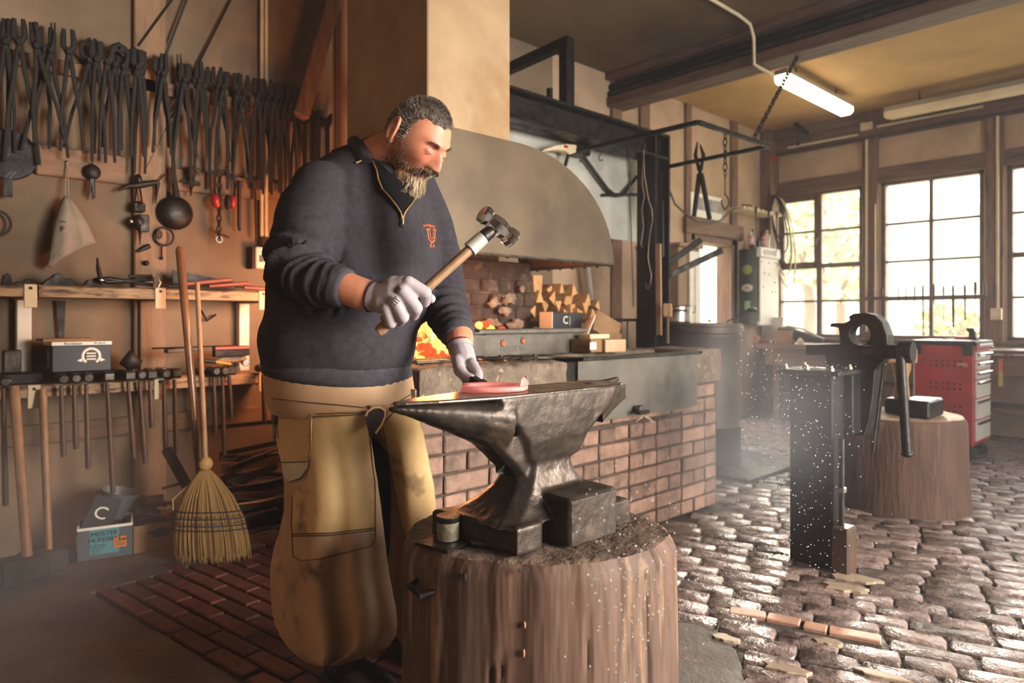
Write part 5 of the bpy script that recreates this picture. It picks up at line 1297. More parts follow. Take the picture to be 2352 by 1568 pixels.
# ring with link
rg = thing('tether_ring', 'thick iron tether ring on the post under the skillet', 'ring', onw(378, 565))
c = onw(377, 543, .05); MB().torus(c, .048, .006, (0, 1, 0), 28, 7).build('ring', m_black, rg, smooth=60); MB().torus(c + V(-.028, -.01, .008), .02, .006, (0, 1, 0), 16, 6, sx=.6).build('link', m_black, rg, smooth=60); MB().tube([c + V(-.012, 0, -.04), c + V(-.012, 0, -.12)], .004, 6).ell(c + V(-.012, 0, -.12), (.009, .009, .009), 8, 6).build('screw_pin', m_black, rg)
for k, (px, py, lab) in enumerate(((335, 570, 'small dark bent bracket on the timber post'), (336, 604, 'dark round bolt head low on the timber post'))):
    c = onw(px, py, .05)
    mb = MB().tube([c + V(-.04, 0, -.02), c + V(.0, 0, .005), c + V(.02, 0, .015)], [.008, .014, .012], 8) if k == 0 else MB().lathe([(.014, 0), (.014, .02), (.008, .026)], c + V(0, .015, 0), 12, (0, -1, 0))
    tag(mb.build('post_fitting', m_black, smooth=50), lab, 'fitting')
# drill bow below tong
db = thing('bow_shears', 'rusty hook tool hanging between skillet and ear muffs', 'hook tool', onw(440, 450))
c = onw(440, 395, .06); MB().ell(c, (.03, .016, .035), 12, 8).build('head', m_rust, db, smooth=60); MB().prism([(-.06, 0), (.05, -.012), (.05, .012), (-.05, .014)], c + V(0, .0, -.06), (1, 0, 0), (0, 0, 1), (0, .015, 0)).build('crossbar', m_black, db, bevel=.003); MB().tube([c + V(0, 0, -.03), onw(438, 450, .06)], [.018, .003], 8).build('spike', m_black, db)
MB().torus(c + V(.02, -.005, -.01), .035, .004, (0, 1, 0), 20, 5, 0, pi).build('bow', m_black, db, smooth=60)
# ear muffs
em = thing('ear_muffs', 'red ear muffs with black band hanging on the wall', 'ear muffs', onw(515, 490))
l_, r2_ = onw(496, 462, .09), onw(528, 464, .09)
MB().ell(l_, (.026, .026, .042), 16, 10, Matrix.Rotation(-.2, 3, 'Y')).build('ear_cup', m_red, em, smooth=80); 
cr_ = MB().ell(r2_ + V(.012, -.005, 0), (.022, .026, .040), 16, 10).build('ear_cup', m_red, em, smooth=80)
MB().ell(r2_ + V(-.012, .005, 0), (.016, .03, .046), 16, 10).build('cushion', m_rubber, em, smooth=80); MB().ell(l_ + V(.018, .005, 0), (.012, .028, .042), 14, 8).build('cushion', m_rubber, em, smooth=80)
band = [onw(494, 445, .08), onw(492, 415, .07), onw(502, 390, .06), onw(518, 392, .06), onw(535, 405, .07), onw(541, 425, .08), onw(537, 450, .08)]
MB().tube(band, .008, 8, flat=.5).build('headband', m_rubber, em, smooth=60)
for k in range(5): p = band[3].lerp(band[5], k/5 + .05); MB().box(p.x - .008, p.x + .008, p.y - .014, p.y + .004, p.z - .003, p.z + .003).build('band_rib', m_dsteel, em)
# chain with toggle
ch_ = chain('tether_chain', 'rusty chain with toggle bar hanging among the ear muffs', onw(505, 395, .11), onw(503, 545, .08), .042, .006, m_rust)
c = onw(507, 538, .08); MB().tube([c + V(-.035, 0, .012), c + V(.045, 0, -.014)], .006, 8).build('toggle_bar', m_rust, ch_, smooth=60); MB().torus(onw(503, 550, .08), .017, .005, (0, 1, 0), 18, 6).build('end_ring', m_steel, ch_, smooth=60)
# rasp / dark strap
o = MB().tube([onw(550, 415, .07), onw(549, 440, .07), onw(549, 520, .07), onw(551, 530, .07)], [.026, .018, .016, .013], 10, flat=.6).build('leather_strop', M('dark_brown_leather', '#3a241c', '#2b1a15', 10, .6, bump=.2), smooth=60); tag(o, 'dark leather strop hanging right of the ear muffs', 'strop')
sp_ = thing('branding_iron', 'square headed branding iron hanging beside the conduits', 'branding iron', onw(587, 552))
c = onw(586, 423, .06); MB().box(c.x - .025, c.x + .025, c.y - .02, c.y + .02, c.z - .03, c.z + .03).build('head', m_rust, sp_, bevel=.006); MB().tube([c - V(0, 0, .03), onw(589, 553, .06)], [.009, .007], 8).build('shaft', m_rust, sp_, smooth=60)

# ---- shelves with brackets
YS = 3.80
def shelf(name, label, z, x0, x1, gaps, brk, th=.055):
    s = thing(name, label, 'shelf', ((x0 + x1)/2, 3.95, z))
    xs = [x0] + gaps + [x1]
    for a, b in zip(xs[:-1], xs[1:]):
        n = int((b - a)*30) + 4
        def prof(t): return a + (b - a)*t
        rings = []
        for i in range(n + 1):
            x = prof(i/n); w = .006*fb((x*3, z, 0), 2.0); w2 = .005*fb((x*5, z, 9), 2.0)
            rings.append([V(x, YS + w, z - th), V(x, YS + w2, z - .008), V(x, YS + .012 + w2, z + w*.3), V(x, YB - .005, z), V(x, YB - .005, z - th)])
        rings[0] = [p + V(.006, 0, 0) for p in rings[0]]; rings[-1] = [p - V(.006, 0, 0) for p in rings[-1]]
        MB().loft(rings).build('plank', m_shelf, s, smooth=40)
    for x in brk:
        bk_ = MB().box(x - .025, x + .025, YS - .006, YS + .002, z - th - .05, z + .002).box(x - .025, x + .025, YS, YB - .002, z - th - .012, z - th - .002).build('bracket', m_cream, s, bevel=.003)
        MB().box(x - .006, x + .006, YS - .009, YS - .006, z - .022, z - .010).build('bolt_hole', m_black, bk_)
    return s
def xs_(px): return onY(px, 700, YS).x
ZU, ZL = 1.295, .835
shelf('wall_shelf', 'upper worn wooden shelf below the tongs', ZU, -1.0, xs_(640), [xs_(86), xs_(375)], [xs_(70), xs_(368), xs_(604)])
shelf('wall_shelf', 'lower worn wooden shelf holding the hammers', ZL, -1.0, xs_(640), [xs_(370)], [xs_(78), xs_(366), xs_(603)])
for k, px in enumerate((55, 335, 560)):
    x = onY(px, 760, YB - .05).x
    o = MB().box(x - .03, x + .03, YB - .06, YB - .002, ZL + .0, ZU - .06).build('shelf_upright', m_white if k != 1 else m_pine, bevel=.004)
    tag(o, ['leftmost pale upright between the shelves', 'middle pine upright between the shelves', 'rightmost pale upright between the shelves'][k], 'upright')
# ---- tools on the upper shelf (lying)
rs = random.Random(21)
def lying(name, label, cat, pa, pb, r0, r1, mat, zoff=.0, n=8, flat=1.0, Y=3.90):
    a = onY(*pa, Y); b = onY(*pb, Y); 
    return tag(MB().tube([a, a.lerp(b, .5), b], [r0, (r0 + r1)/2, r1], n, flat=flat).build(name, mat, smooth=60), label, cat)
m_redwood = M('red_brown_handle', '#8a4630', '#70372a', 8, .5, bump=.1, stretch=(.6, 5, 5))
def block_irregular(label, px0, px1, pyt, pyb, Y, seed, name='iron_offcut', cat='offcut'):
    a = onY(px0, pyb, Y); b = onY(px1, pyb, Y); h = onY((px0 + px1)/2, pyt, Y).z - ZU; n = 9; r = random.Random(seed)
    pl = [(0, 0)] + [((b.x - a.x)*(i + .5)/n, max(.006, h*sin(pi*(i + .7)/(n + .6))*r.uniform(.6, 1.1))) for i in range(n)] + [(b.x - a.x, 0)]
    return tag(MB().prism(pl, (a.x, Y, ZU + .001), (1, 0, 0), (0, 0, 1), (0, .06, 0)).build(name, m_black, bevel=.003), label, cat)
block_irregular('black iron lump at the far left of the upper shelf', 5, 30, 622, 650, 3.88, 1)
block_irregular('long low black iron bar left on the upper shelf', 30, 92, 640, 650, 3.90, 2)
block_irregular('large black peaked iron casting on the upper shelf', 95, 178, 624, 652, 3.90, 3)
block_irregular('black sloping iron casting beside the wire cutters', 190, 238, 632, 653, 3.92, 4)
t = thing('wire_cutters', 'black long handled cutters lying on the upper shelf', 'cutters', onY(300, 650, 3.9))
p = onY(232, 643, 3.88)
for sg in (-1, 1): MB().tube([p, p + V(.03, 0, .008*sg), onY(355, 648 + 7*sg, 3.88)], [.012, .012, .009], 8).build('handle', m_black, t, smooth=60)
MB().tube([p, p + V(-.012, 0, .06), p + V(-.016, 0, .11)], [.012, .010, .004], 7).build('jaw', m_black, t, smooth=60); MB().ell(p + V(0, -.012, 0), (.01, .006, .01), 8, 6).build('pivot', m_chrome, t, smooth=60)
lying('flat_file', 'flat dark file lying behind the cutters on the upper shelf', 'file', (295, 634), (350, 634), .008, .008, m_black)
tag(MB().prism([(0, .0), (.34, -.0), (.34, .02), (0, .075)], onY(397, 652, 3.94), (1, 0, 0), (0, 0, 1), (0, .012, 0)).build('tapered_saw', m_black), 'dark tapered saw blade standing on the upper shelf', 'saw')
for k, (a, b, r) in enumerate((((425, 652), (530, 642), .013), ((480, 657), (572, 650), .012), ((560, 660), (614, 664), .013), ((388, 658), (450, 660), .010))):
    t = thing('turned_stick', ['long red-brown tool handle lying on the upper shelf', 'red-brown handle lying lower beside the long one', 'short red-brown handle at the shelf end by the smith', 'dark thin handle lying near the middle bracket'][k], 'handle', onY(*a, 3.87))
    pa, pb = onY(*a, 3.86 + .03*(k % 2)), onY(*b, 3.86 + .03*(k % 2)); pa.z = max(pa.z, ZU + .016); pb.z = max(pb.z, ZU + .016)
    MB().tube([pa, pa.lerp(pb, .5), pb], [r*.8, r, r*.9], 9).build('shaft', m_redwood if k < 3 else m_black, t, smooth=60); MB().tube([pa, pa + (pa - pb).normalized()*.05], [.006, .004], 6).build('tang', m_dsteel, t)
for k, (px, py) in enumerate(((362, 630), (350, 640))):
    p = onY(px, 655, 3.83); p.z = ZU; tag(MB().tube([p + V(0, 0, .003), p + V(.012, 0, .03), p + V(-.005, 0, .075)], [.006, .007, .002], 7).build('upright_spike', m_dsteel if k else m_steel, smooth=60), ['bright upright spike on the shelf by the middle bracket', 'dark upright spike on the shelf by the middle bracket'][k], 'spike')
# flat knife and wire hooks under the upper shelf
o = MB().prism([(-.02, 0), (.02, 0), (.012, -.26), (-.004, -.27)], onY(140, 690, YB - .03), (1, 0, 0), (0, 0, 1), (0, .008, 0)).build('hanging_scythe_steel', m_black); tag(o, 'dark tapered blade hanging under the upper shelf', 'blade')
o = MB().tube([onw(462, 712, .03), onw(475, 737, .03), onw(496, 722, .03)], .006, 6).build('bent_hook', m_black, smooth=60); tag(o, 'small bent black hook on the wall between shelves', 'hook')

# ---- black shoe box on the lower shelf
bxr = thing('horseshoe_box', 'dark box with white horseshoe emblem on the lower shelf', 'box', (0.75, 3.93, ZL + .05))
fa, fb_ = onY(137, 850, 3.84), onY(255, 850, 3.84)
x0, x1 = fa.x - .03, fb_.x; zb = ZL + .052; hh = .125
m_navy = M('dark_navy_card', '#2b2f36', '#23262c', 4, .55)
MB().box(x0, x1, 3.84, 4.03, zb, zb + hh).build('box_body', m_navy, bxr, bevel=.003)
MB().box(x0 - .003, x1 + .003, 3.837, 4.033, zb + hh, zb + hh + .018).build('lid', m_paper, bxr, bevel=.002)
MB().obox(((x0 + x1)/2 - .05, 3.93, zb + hh + .026), (.22, .14, .014), .06).build('leaflet', m_card, bxr)
mb = MB(); ec = V(x1 - .085, 3.8385, zb + .06)
pts = [ec + V(.036*cos(radians(a)), 0, .012 + .036*sin(radians(a))) for a in range(-55, 236, 12)]
mb.tube(pts, .006, 6, flat=.25, up=(1, 0, 0)); mb.prism([(-.06, 0), (-.038, .012), (-.038, -.008)], ec + V(0, 0, -.008), (1, 0, 0), (0, 0, 1), (0, -.001, 0)); mb.prism([(.06, 0), (.038, .012), (.038, -.008)], ec + V(0, 0, -.008), (1, 0, 0), (0, 0, 1), (0, -.001, 0))
for k in range(3): mb.box(ec.x - .02, ec.x + .02, 3.8372, 3.8390, ec.z + .022 - k*.014, ec.z + .029 - k*.014)
mb.build('horseshoe_emblem', m_paper, bxr)
mb = MB(); place_text(mb, 'Kerckhaert', .016, V(x0 + .085, 3.8365, zb + hh + .009), (1, 0, 0), (0, 0, 1)); place_text(mb, 'DF 26x10', .012, V(x1 - .05, 3.8365, zb + hh + .009), (1, 0, 0), (0, 0, 1)); mb.build('lid_print', m_ink, bxr)
mb = MB(); place_text(mb, 'SELECT', .028, V(x0 - .001, 3.93, zb + .06), (0, 0, 1), (0, 1, 0)); mb.build('side_print', m_paper, bxr)
tag(MB().box(x0 + .02, x1 + .05, 3.86, 4.02, ZL + .001, ZL + .05).build('iron_plate', m_black, bevel=.004), 'flat black iron bar under the emblem box', 'bar')
o = MB().box(onY(8, 845, 3.9).x, onY(50, 845, 3.9).x, 3.9, 3.96, ZL + .055, ZL + .16).build('square_block', m_dsteel, bevel=.004); tag(o, 'square grey steel block far left on the lower shelf', 'block')
tag(MB().box(onY(-20, 860, 3.9).x, onY(96, 860, 3.9).x, 3.87, 3.99, ZL + .001, ZL + .054).build('iron_plate', m_black, bevel=.006), 'dark iron bar under the square steel block', 'bar')
# ---- hammers resting on the lower shelf: heads above, handles hanging below in the slot
HAM = [(10, 1160, .9, 0), (143, 1048, .55, 0), (172, 1030, .5, 0), (200, 1075, .6, 0), (248, 1132, .8, 1), (296, 1052, .6, 1), (322, 1063, .6, 0), (346, 982, .45, 1), (378, 1045, .6, 0), (402, 1040, .6, 1), (492, 995, .45, 0), (512, 1045, .55, 0), (528, 960, .35, 1), (605, 970, .4, 0)]
for k, (px, pyb, L, kd) in enumerate(HAM):
    a = onY(px, 862, YS - .045 if k % 2 else YS - .035); b = onY(px + (12 if k in (4, 5, 6) else 3), pyb, a.y)
    top = V(a.x - .004, a.y, ZL - .005)
    t = thing('forge_hammer', '%s hammer from the left hung by its head on the lower shelf' % ordn(k + 1), 'hammer', b, 'hammers hung on the lower shelf')
    MB().tube([top, top.lerp(b, .3), top.lerp(b, .8), b], [.011, .014, .017, .016], 9, flat=.75).build('handle', m_handle, t, smooth=60)
    hz = ZL + .027
    if kd == 0: MB().lathe([(.016, -.06), (.022, -.055), (.022, -.03), (.017, -.015), (.017, .015), (.022, .03), (.022, .052), (.018, .058)], V(a.x, a.y + .02, hz), 14, (0, 1, 0)).build('head', m_dsteel, t, smooth=40)
    else: MB().prism([(-.07, -.004), (-.03, -.024), (.045, -.024), (.055, -.018), (.055, .018), (.045, .024), (-.03, .024), (-.07, .006)], V(a.x - .022, a.y + .02, hz), (0, -1, 0), (0, 0, 1), (.044, 0, 0)).build('head', m_dsteel, t, bevel=.004)
# brush, files, pale handles in the right bay of the lower shelf
lying('hoof_file', 'long worn hoof rasp on top of the right bay pile', 'rasp', (350, 800), (545, 793), .010, .008, m_dsteel, Y=3.86, flat=.4)
pl_ = thing('wire_brush', 'dark bristled wire brush in the right bay pile', 'brush', onY(520, 812, 3.85))
a, b = onY(490, 800, 3.86), onY(570, 797, 3.86); MB().bar(a, b, .05, .02).build('back', m_redwood, pl_, bevel=.004); MB().bar(a + V(0, 0, -.028), b + V(0, 0, -.028), .045, .038).build('bristles', m_black, pl_, bevel=.004)
tag(MB().bar(onY(380, 806, 3.87), onY(460, 800, 3.87), .06, .022).build('wooden_strip', m_handle, bevel=.004), 'worn brown wooden slat in the right bay pile', 'slat')
yh = thing('claw_hammer', 'yellow banded hammer handle with bright steel face', 'hammer', onY(520, 840, 3.84))
MB().tube([onY(455, 826, 3.84), onY(495, 831, 3.84)], [.010, .011], 8).build('dark_grip', m_rubber, yh, smooth=60); MB().tube([onY(495, 831, 3.84), onY(530, 836, 3.84)], [.010, .009], 8).build('yellow_shaft', M('yellow_fibreglass', '#c08a2a', '#ab7a20', 6, .4), yh, smooth=60)
h0 = onY(566, 833, 3.83); MB().lathe([(.018, 0), (.020, .006), (.020, .02), (.014, .03), (.014, .07)], h0 + V(0, -.0, 0), 14, (.1, 1, 0)).build('steel_head', m_steel, yh, smooth=40)
tag(MB().prism([(0, -.008), (.09, -.02), (.17, -.018), (.19, 0), (.17, .03), (.09, .035)], onY(490, 826, 3.88), (1, 0, 0), (0, 0, 1), (0, .03, 0)).build('wooden_wedge', m_wood, bevel=.006), 'pale split wooden wedge in the right bay pile', 'wedge')
for k, (px, mat) in enumerate(((470, m_handle), (500, m_redwood), (514, m_handle), (530, m_redwood), (545, m_handle))):
    c = onY(px, 846, 3.83); c.z = ZL + .022; tag(MB().tube([c, c + V(-.02, .12, .0)], [.020, .016], 10).build('stick_end', mat, smooth=60), ['leftmost handle end lying under the yellow hammer', 'second handle end lying under the yellow hammer', 'third handle end lying under the yellow hammer', 'fourth handle end lying under the yellow hammer', 'rightmost handle end lying under the yellow hammer'][k], 'handle', 'handle ends on the lower shelf')
for k, px in enumerate((283, 308, 350, 377)):
    c = onY(px, 850, 3.82); c.z = ZL + .028; tag(MB().lathe([(.022, -.0), (.026, .006), (.026, .03), (.018, .045), (.018, .075), (.024, .09), (.022, .11)], c, 14, (0, 1, 0)).build('loose_sledge', m_dsteel if k < 2 else m_steel, smooth=40), ['dark loose hammer head right of the emblem box', 'second dark loose hammer head right of the emblem box', 'bright faced loose hammer head left of the middle bracket', 'bright faced loose hammer head above the middle bracket'][k], 'hammer head')
tag(MB().tube([onY(285, 842, 3.94), onY(300, 826, 3.94), onY(318, 838, 3.94)], [.03, .05, .03], 10).build('rag_bundle', m_rubber, smooth=80), 'dark rag bundle behind the loose hammer heads', 'rag')

# ---- sledge hammers leaning at the shelf
for k, (a, b, lab) in enumerate((((32, 888), (63, 1285), 'leaning pale sledge hammer farthest left'), ((98, 895), (112, 1268), 'leaning pale sledge hammer nearest the blue box'))):
    pb = onZ(b[0], b[1] + 14, .12 if k == 0 else .14); 
    pb = onY(b[0], b[1], 3.48 if k == 0 else 3.56); pa = onY(*a, YS - .02)
    t = thing('sledge_hammer', lab, 'sledge hammer', V(pb.x, pb.y, 0))
    MB().tube([pa, pa.lerp(pb, .5), pb], [.021, .020, .019], 10, flat=.8).build('handle', m_wood, t, smooth=60)
    hz = pb.z - .035
    hz = max(.055, hz)
    MB().prism([(-.085, -.05), (.07, -.05), (.085, -.03), (.085, .03), (.07, .05), (-.085, .05)], V(pb.x - .03, pb.y + .05, hz), (1, .25, 0), (0, 0, 1), (.02, -.095, 0)).build('head', m_dsteel, t, bevel=.008)
# ---- boxes on the floor
bb = thing('horseshoe_carton', 'blue labelled open carton on the floor by the wall', 'box', onZ(230, 1250))
P = onZ(178, 1290); u = (onZ(303, 1272) - P); wd = u.length; u.normalize(); v = V(-u.y, u.x, 0); dp = .21; hgt = .145
P = P + V(0, 0, 0)
m_bluebox = M('grey_blue_card', '#4d555c', '#41484f', 5, .7); m_teal = M('teal_label', '#4a8a93', '#3f7c86', 5, .6); m_orange = M('orange_label', '#d9823a', '#c9742e', 6, .6)
def wallp(p, q, th, z0, z1): 
    return MB().bar(p + V(0, 0, (z0+z1)/2), q + V(0, 0, (z0+z1)/2), th, z1 - z0)
A_, B_, C_, D_ = P, P + u*wd, P + u*wd + v*dp, P + v*dp
for p, q in ((A_, B_), (B_, C_), (C_, D_), (D_, A_)): wallp(p, q, .005, .0, hgt).build('side', m_bluebox, bb)
MB().obox((A_ + C_)/2 + V(0, 0, .003), (wd, dp, .005), math.atan2(u.y, u.x)).build('bottom', m_bluebox, bb)
for p, q in ((A_, B_), (B_, C_), (C_, D_), (D_, A_)): wallp(p, q, .008, hgt - .004, hgt + .008).build('rim', m_paper, bb)
def decal(name, a0, a1, z0, z1, mat, off=.0035): 
    return MB().add([A_ + u*a0 - v*off + V(0, 0, z0), A_ + u*a1 - v*off + V(0, 0, z0), A_ + u*a1 - v*off + V(0, 0, z1), A_ + u*a0 - v*off + V(0, 0, z1), A_ + u*a0 + V(0, 0, z0), A_ + u*a1 + V(0, 0, z0), A_ + u*a1 + V(0, 0, z1), A_ + u*a0 + V(0, 0, z1)], [(0, 1, 2, 3), (7, 6, 5, 4), (0, 4, 5, 1), (1, 5, 6, 2), (2, 6, 7, 3), (3, 7, 4, 0)]).build(name, mat, bb)
decal('teal_label', wd*.22, wd*.76, .022, hgt - .004, m_teal); decal('orange_label', wd*.66, wd*.90, .045, .095, m_orange, .006)
mb = MB(); o_ = A_ + u*wd*.49 - v*.005
place_text(mb, 'MEISTER', .030, o_ + V(0, 0, .118), u, (0, 0, 1)); place_text(mb, 'HUFEISEN', .030, o_ + V(0, 0, .090), u, (0, 0, 1)); place_text(mb, '4_10 Concav', .012, A_ + u*wd*.37 - v*.005 + V(0, 0, .066), u, (0, 0, 1)); place_text(mb, 'KNB', .016, A_ + u*wd*.83 - v*.0075 + V(0, 0, .082), u, (0, 0, 1))
for k in range(4): mb.add([A_ + u*wd*x - v*.0055 + V(0, 0, z) for x, z in ((.25, .055 - k*.009), (.5 - .04*k, .055 - k*.009), (.5 - .04*k, .058 - k*.009), (.25, .058 - k*.009))], [(0, 1, 2, 3)])
for k in range(3): mb.add([A_ + u*wd*x - v*.0075 + V(0, 0, z) for x, z in ((.69, .075 - k*.01), (.87, .075 - k*.01), (.87, .078 - k*.01), (.69, .078 - k*.01))], [(0, 1, 2, 3)])
mb.build('label_print', m_ink, bb, recalc=False)
mb = MB(); ce = D_.lerp(A_, .5) - u*.004 + V(0, 0, .06); pts = [ce + v*(.03*cos(radians(a))) + V(0, 0, .036*sin(radians(a))) for a in range(-60, 241, 20)]; mb.tube(pts, .006, 6, flat=.4); mb.build('horseshoe_emblem', m_paper, bb)
# contents of the carton
kb = thing('black_carton', 'dark grey carton with white C logo standing in the blue box', 'box', A_ + u*.12 + v*.1)
Rk = Matrix.Rotation(math.atan2(u.y, u.x), 3, 'Z') @ Matrix.Rotation(.38, 3, 'Y')
ck = A_ + u*wd*.40 + v*.09 + V(0, 0, .185); MB().obox(ck, (.12, .10, .20), Rk).build('box_body', m_blackbox, kb, bevel=.003)
mb = MB(); place_text(mb, 'C', .085, ck + Rk @ V(-.005, -.0515, .02), Rk @ V(1, 0, 0), Rk @ V(0, 0, 1)); mb.build('logo', m_paper, kb)
tn = thing('tin_funnel', 'grey tin scoop standing in the blue carton', 'scoop', A_ + u*wd*.6 + v*.15)
MB().lathe([(.05, 0), (.085, .12), (.088, .13), (.083, .125), (.048, .005)], A_ + u*wd*.62 + v*.14 + V(0, 0, .16), 24, (.25, -.1, 1)).build('scoop_body', M('dull_tin', '#6a7076', '#5a6066', 5, .5, .5), tn, smooth=50)
MB().lathe([(.04, .01), (.045, .17)], A_ + u*wd*.60 + v*.15 + V(0, 0, 0), 12).build('stem', m_dsteel, tn)
# brown carton with scrap
cb2 = thing('scrap_carton', 'brown cardboard carton full of scrap pieces on the floor', 'box', onZ(350, 1240))
P2 = onZ(308, 1271); P3 = onZ(425, 1250); u2 = (P3 - P2); w2 = u2.length; u2.normalize(); v2 = V(-u2.y, u2.x, 0)
q = [P2, P2 + u2*w2, P2 + u2*w2 + v2*.24, P2 + v2*.24]
for i in range(4): MB().bar(q[i] + V(0, 0, .065), q[(i+1) % 4] + V(0, 0, .065), .006, .13).build('side', m_card, cb2)
MB().obox((q[0] + q[2])/2 + V(0, 0, .004), (w2, .24, .006), math.atan2(u2.y, u2.x)).build('bottom', m_card, cb2)
MB().prism([(.05*cos(t)*(1 + .3*sin(5*t)), .022*sin(t)) for t in [2*pi*k/18 for k in range(18)]], q[0].lerp(q[1], .5) - v2*.004 + V(0, 0, .085), u2, (0, 0, 1), -v2*.0008).build('printed_crest', m_ink, cb2)
rs2 = random.Random(2)
for k in range(9):
    c = q[0] + u2*(w2*rs2.uniform(.15, .85)) + v2*rs2.uniform(.05, .19) + V(0, 0, .10 + .014*k)
    Rr = Matrix.Rotation(rs2.uniform(0, 3), 3, 'Z') @ Matrix.Rotation(rs2.uniform(-.35, .35), 3, 'X')
    tag(MB().obox(c, (rs2.uniform(.10, .16), rs2.uniform(.07, .11), .012 if k < 6 else .02), Rr).build('scrap_plate', m_card if k % 3 == 0 else m_blackbox, bevel=.002), '%s flat scrap piece from the bottom in the brown carton' % ordn(k + 1), 'scrap', 'scrap pieces in the brown carton')

# ---- broom and stick
bm2 = thing('straw_broom', 'corn straw broom standing against the wall', 'broom', onZ(490, 1285))
m_straw = M('yellow_straw', '#b08c58', '#8f6e42', 30, .7, stretch=(30, 30, 1), perobj=0)
hb0 = onY(472, 1058, 3.42); ht = onY(453, 650, 3.66)
MB().tube([hb0 - V(0, 0, .03), hb0, hb0.lerp(ht, .3), hb0.lerp(ht, .7), ht], [.013, .0125, .0125, .012, .012], 10).build('handle', m_wood, bm2, smooth=60)
MB().ell(hb0 + V(.0, 0, -.015), (.034, .03, .034), 16, 10).build('straw_knob', m_straw, bm2, smooth=70)
kc = hb0 + V(0, 0, -.045); ax = (onY(488, 1280, 3.36) - kc)
bw = FW.cross(V(0, 0, 1)).normalized()     # broad side of the broom
bw = RT.copy(); bd = FW.copy()
def brush_w(t): return .026 + .155*(1 - (1 - min(1, t*1.25))**2.2)*.92 + .012*t
def bpt(t, s, d): 
    c = kc + ax*t
    return c + bw*(brush_w(t)*s) + bd*(brush_w(t)*.42*d)
straws = MB(); rs = random.Random(4)
for k in range(1500):
    s = rs.uniform(-1, 1); a = rs.uniform(0, 2*pi); rr_ = sqrt(rs.random()); s = rr_*cos(a); d = rr_*sin(a)
    L = rs.uniform(.86, 1.03); j = rs.uniform(-.05, .05)
    pts = [bpt(t*L, s*(1 + j*t*t), d*(1 + j*t)) for t in (0.0, .12, .3, .55, .8, 1.0)]
    w = rs.uniform(.0011, .0022); sd_ = bw*w
    vs_ = []; 
    for i, p in enumerate(pts): vs_ += [p - sd_*(1 if i < 5 else .4) - bd*w*.3, p + sd_*(1 if i < 5 else .4) - bd*w*.3]
    straws.add(vs_, [(2*i, 2*i + 1, 2*i + 3, 2*i + 2) for i in range(5)])
tag(straws.build('straw', m_straw, bm2, recalc=False), kind='stuff')
core = []
for t in (0, .1, .25, .45, .65, .85, .93): core.append([bpt(t, .88*cos(a), .88*sin(a)) for a in [2*pi*j/24 for j in range(24)]])
MB().loft(core).build('straw_core', M('brown_straw_core', '#7d6038', '#60482a', 40, .8, stretch=(30, 30, 1), bump=.5), bm2, smooth=60)
m_twine = M('blue_black_twine', '#2b2c38', '#1f2029', 20, .8)
for k, t in enumerate((.46, .535, .61, .66)):
    pts = [bpt(t + .012*sin(a), 1.03*cos(a), 1.05*sin(a)) for a in [2*pi*j/36 for j in range(37)]]
    MB().tube(pts, .0032, 5, caps=False).build('stitch_band', m_twine, bm2, smooth=60)
for k in range(16):
    a = pi + pi*(k + .5)/16
    for t in (.50, .572): MB().tube([bpt(t, 1.03*cos(a), 1.05*sin(a)), bpt(t, 1.03*cos(a + .09), 1.05*sin(a + .09))], .0022, 4).build('cross_stitch', m_twine, bm2)
MB().tube([kc + bw*.02, bpt(.2, -1.05, -.2), bpt(.33, -1.25, -.3), bpt(.44, -1.0, -.6)], .003, 5).build('tie_wire', m_straw, bm2, smooth=60)
stk = thing('wooden_pole', 'long dark wooden pole leaning left of the broom', 'pole', onY(470, 1060, 3.50))
pa, pb = onY(413, 575, 3.68), onY(448, 965, 3.54)
MB().tube([pa + V(0, 0, .02), pa, pa.lerp(pb, .5), pb], [.012, .021, .019, .018], 12).build('upper_shaft', M('varnished_brown_pole', '#7a5236', '#64412a', 8, .25, stretch=(5, 5, .6)), stk, smooth=60)
MB().tube([pb, pb + (pb - pa)*.82], [.018, .017], 12).build('worn_lower_shaft', m_handle, stk, smooth=60)

# ---- scrap iron heap between broom and smith
sh_ = random.Random(8); hc = V(1.50, 3.60, 0)
names = 'flat bar,round rod,long offcut,bent rod,wide strip'.split(',')
for k in range(22):
    px0 = sh_.uniform(492, 545); py0 = 1035 + k*7.5 + sh_.uniform(-10, 10); px1 = sh_.uniform(630, 720); py1 = py0 - sh_.uniform(-10, 45)
    Yk = 3.92 - .018*k
    a = onY(px0, min(py0, 1190), Yk); b = onY(px1, min(py1, 1180), Yk + .02)
    a.z = max(a.z, .02); b.z = max(b.z, .02)
    mt = (m_black, m_rust, m_dsteel, m_rust)[k % 4]
    mb = MB().bar(a, b, .008, sh_.uniform(.025, .05)) if k % 5 in (0, 4) else MB().tube([a, a.lerp(b, .5) + V(0, 0, sh_.uniform(-.02, .02)), b], sh_.uniform(.007, .014), 7)
    tag(mb.build('scrap_bar', mt, smooth=40), '%s scrap iron bar from the top of the heap by the smith' % ordn(k + 1), 'iron bar', 'scrap iron heap')
tag(MB().prism([(0, 0), (.9, 0), (.9, .12), (.6, .2), (.3, .26), (.1, .18)], V(1.25, 3.72, .0), (1, 0, 0), (0, 0, 1), (0, .33, 0)).build('scrap_bin', m_rust, bevel=.01), 'low dark rusty scrap bin under the iron bars', 'bin')
o = MB().bar(onY(382, 1030, 3.7), onY(432, 1120, 3.66), .012, .05).build('angle_iron', m_black); tag(o, 'black angle iron leaning behind the broom', 'angle iron')
o = MB().bar(onY(372, 1122, 3.62), onY(420, 1108, 3.6), .012, .012).build('square_bar', m_black); tag(o, 'short black square bar left of the broom', 'bar')
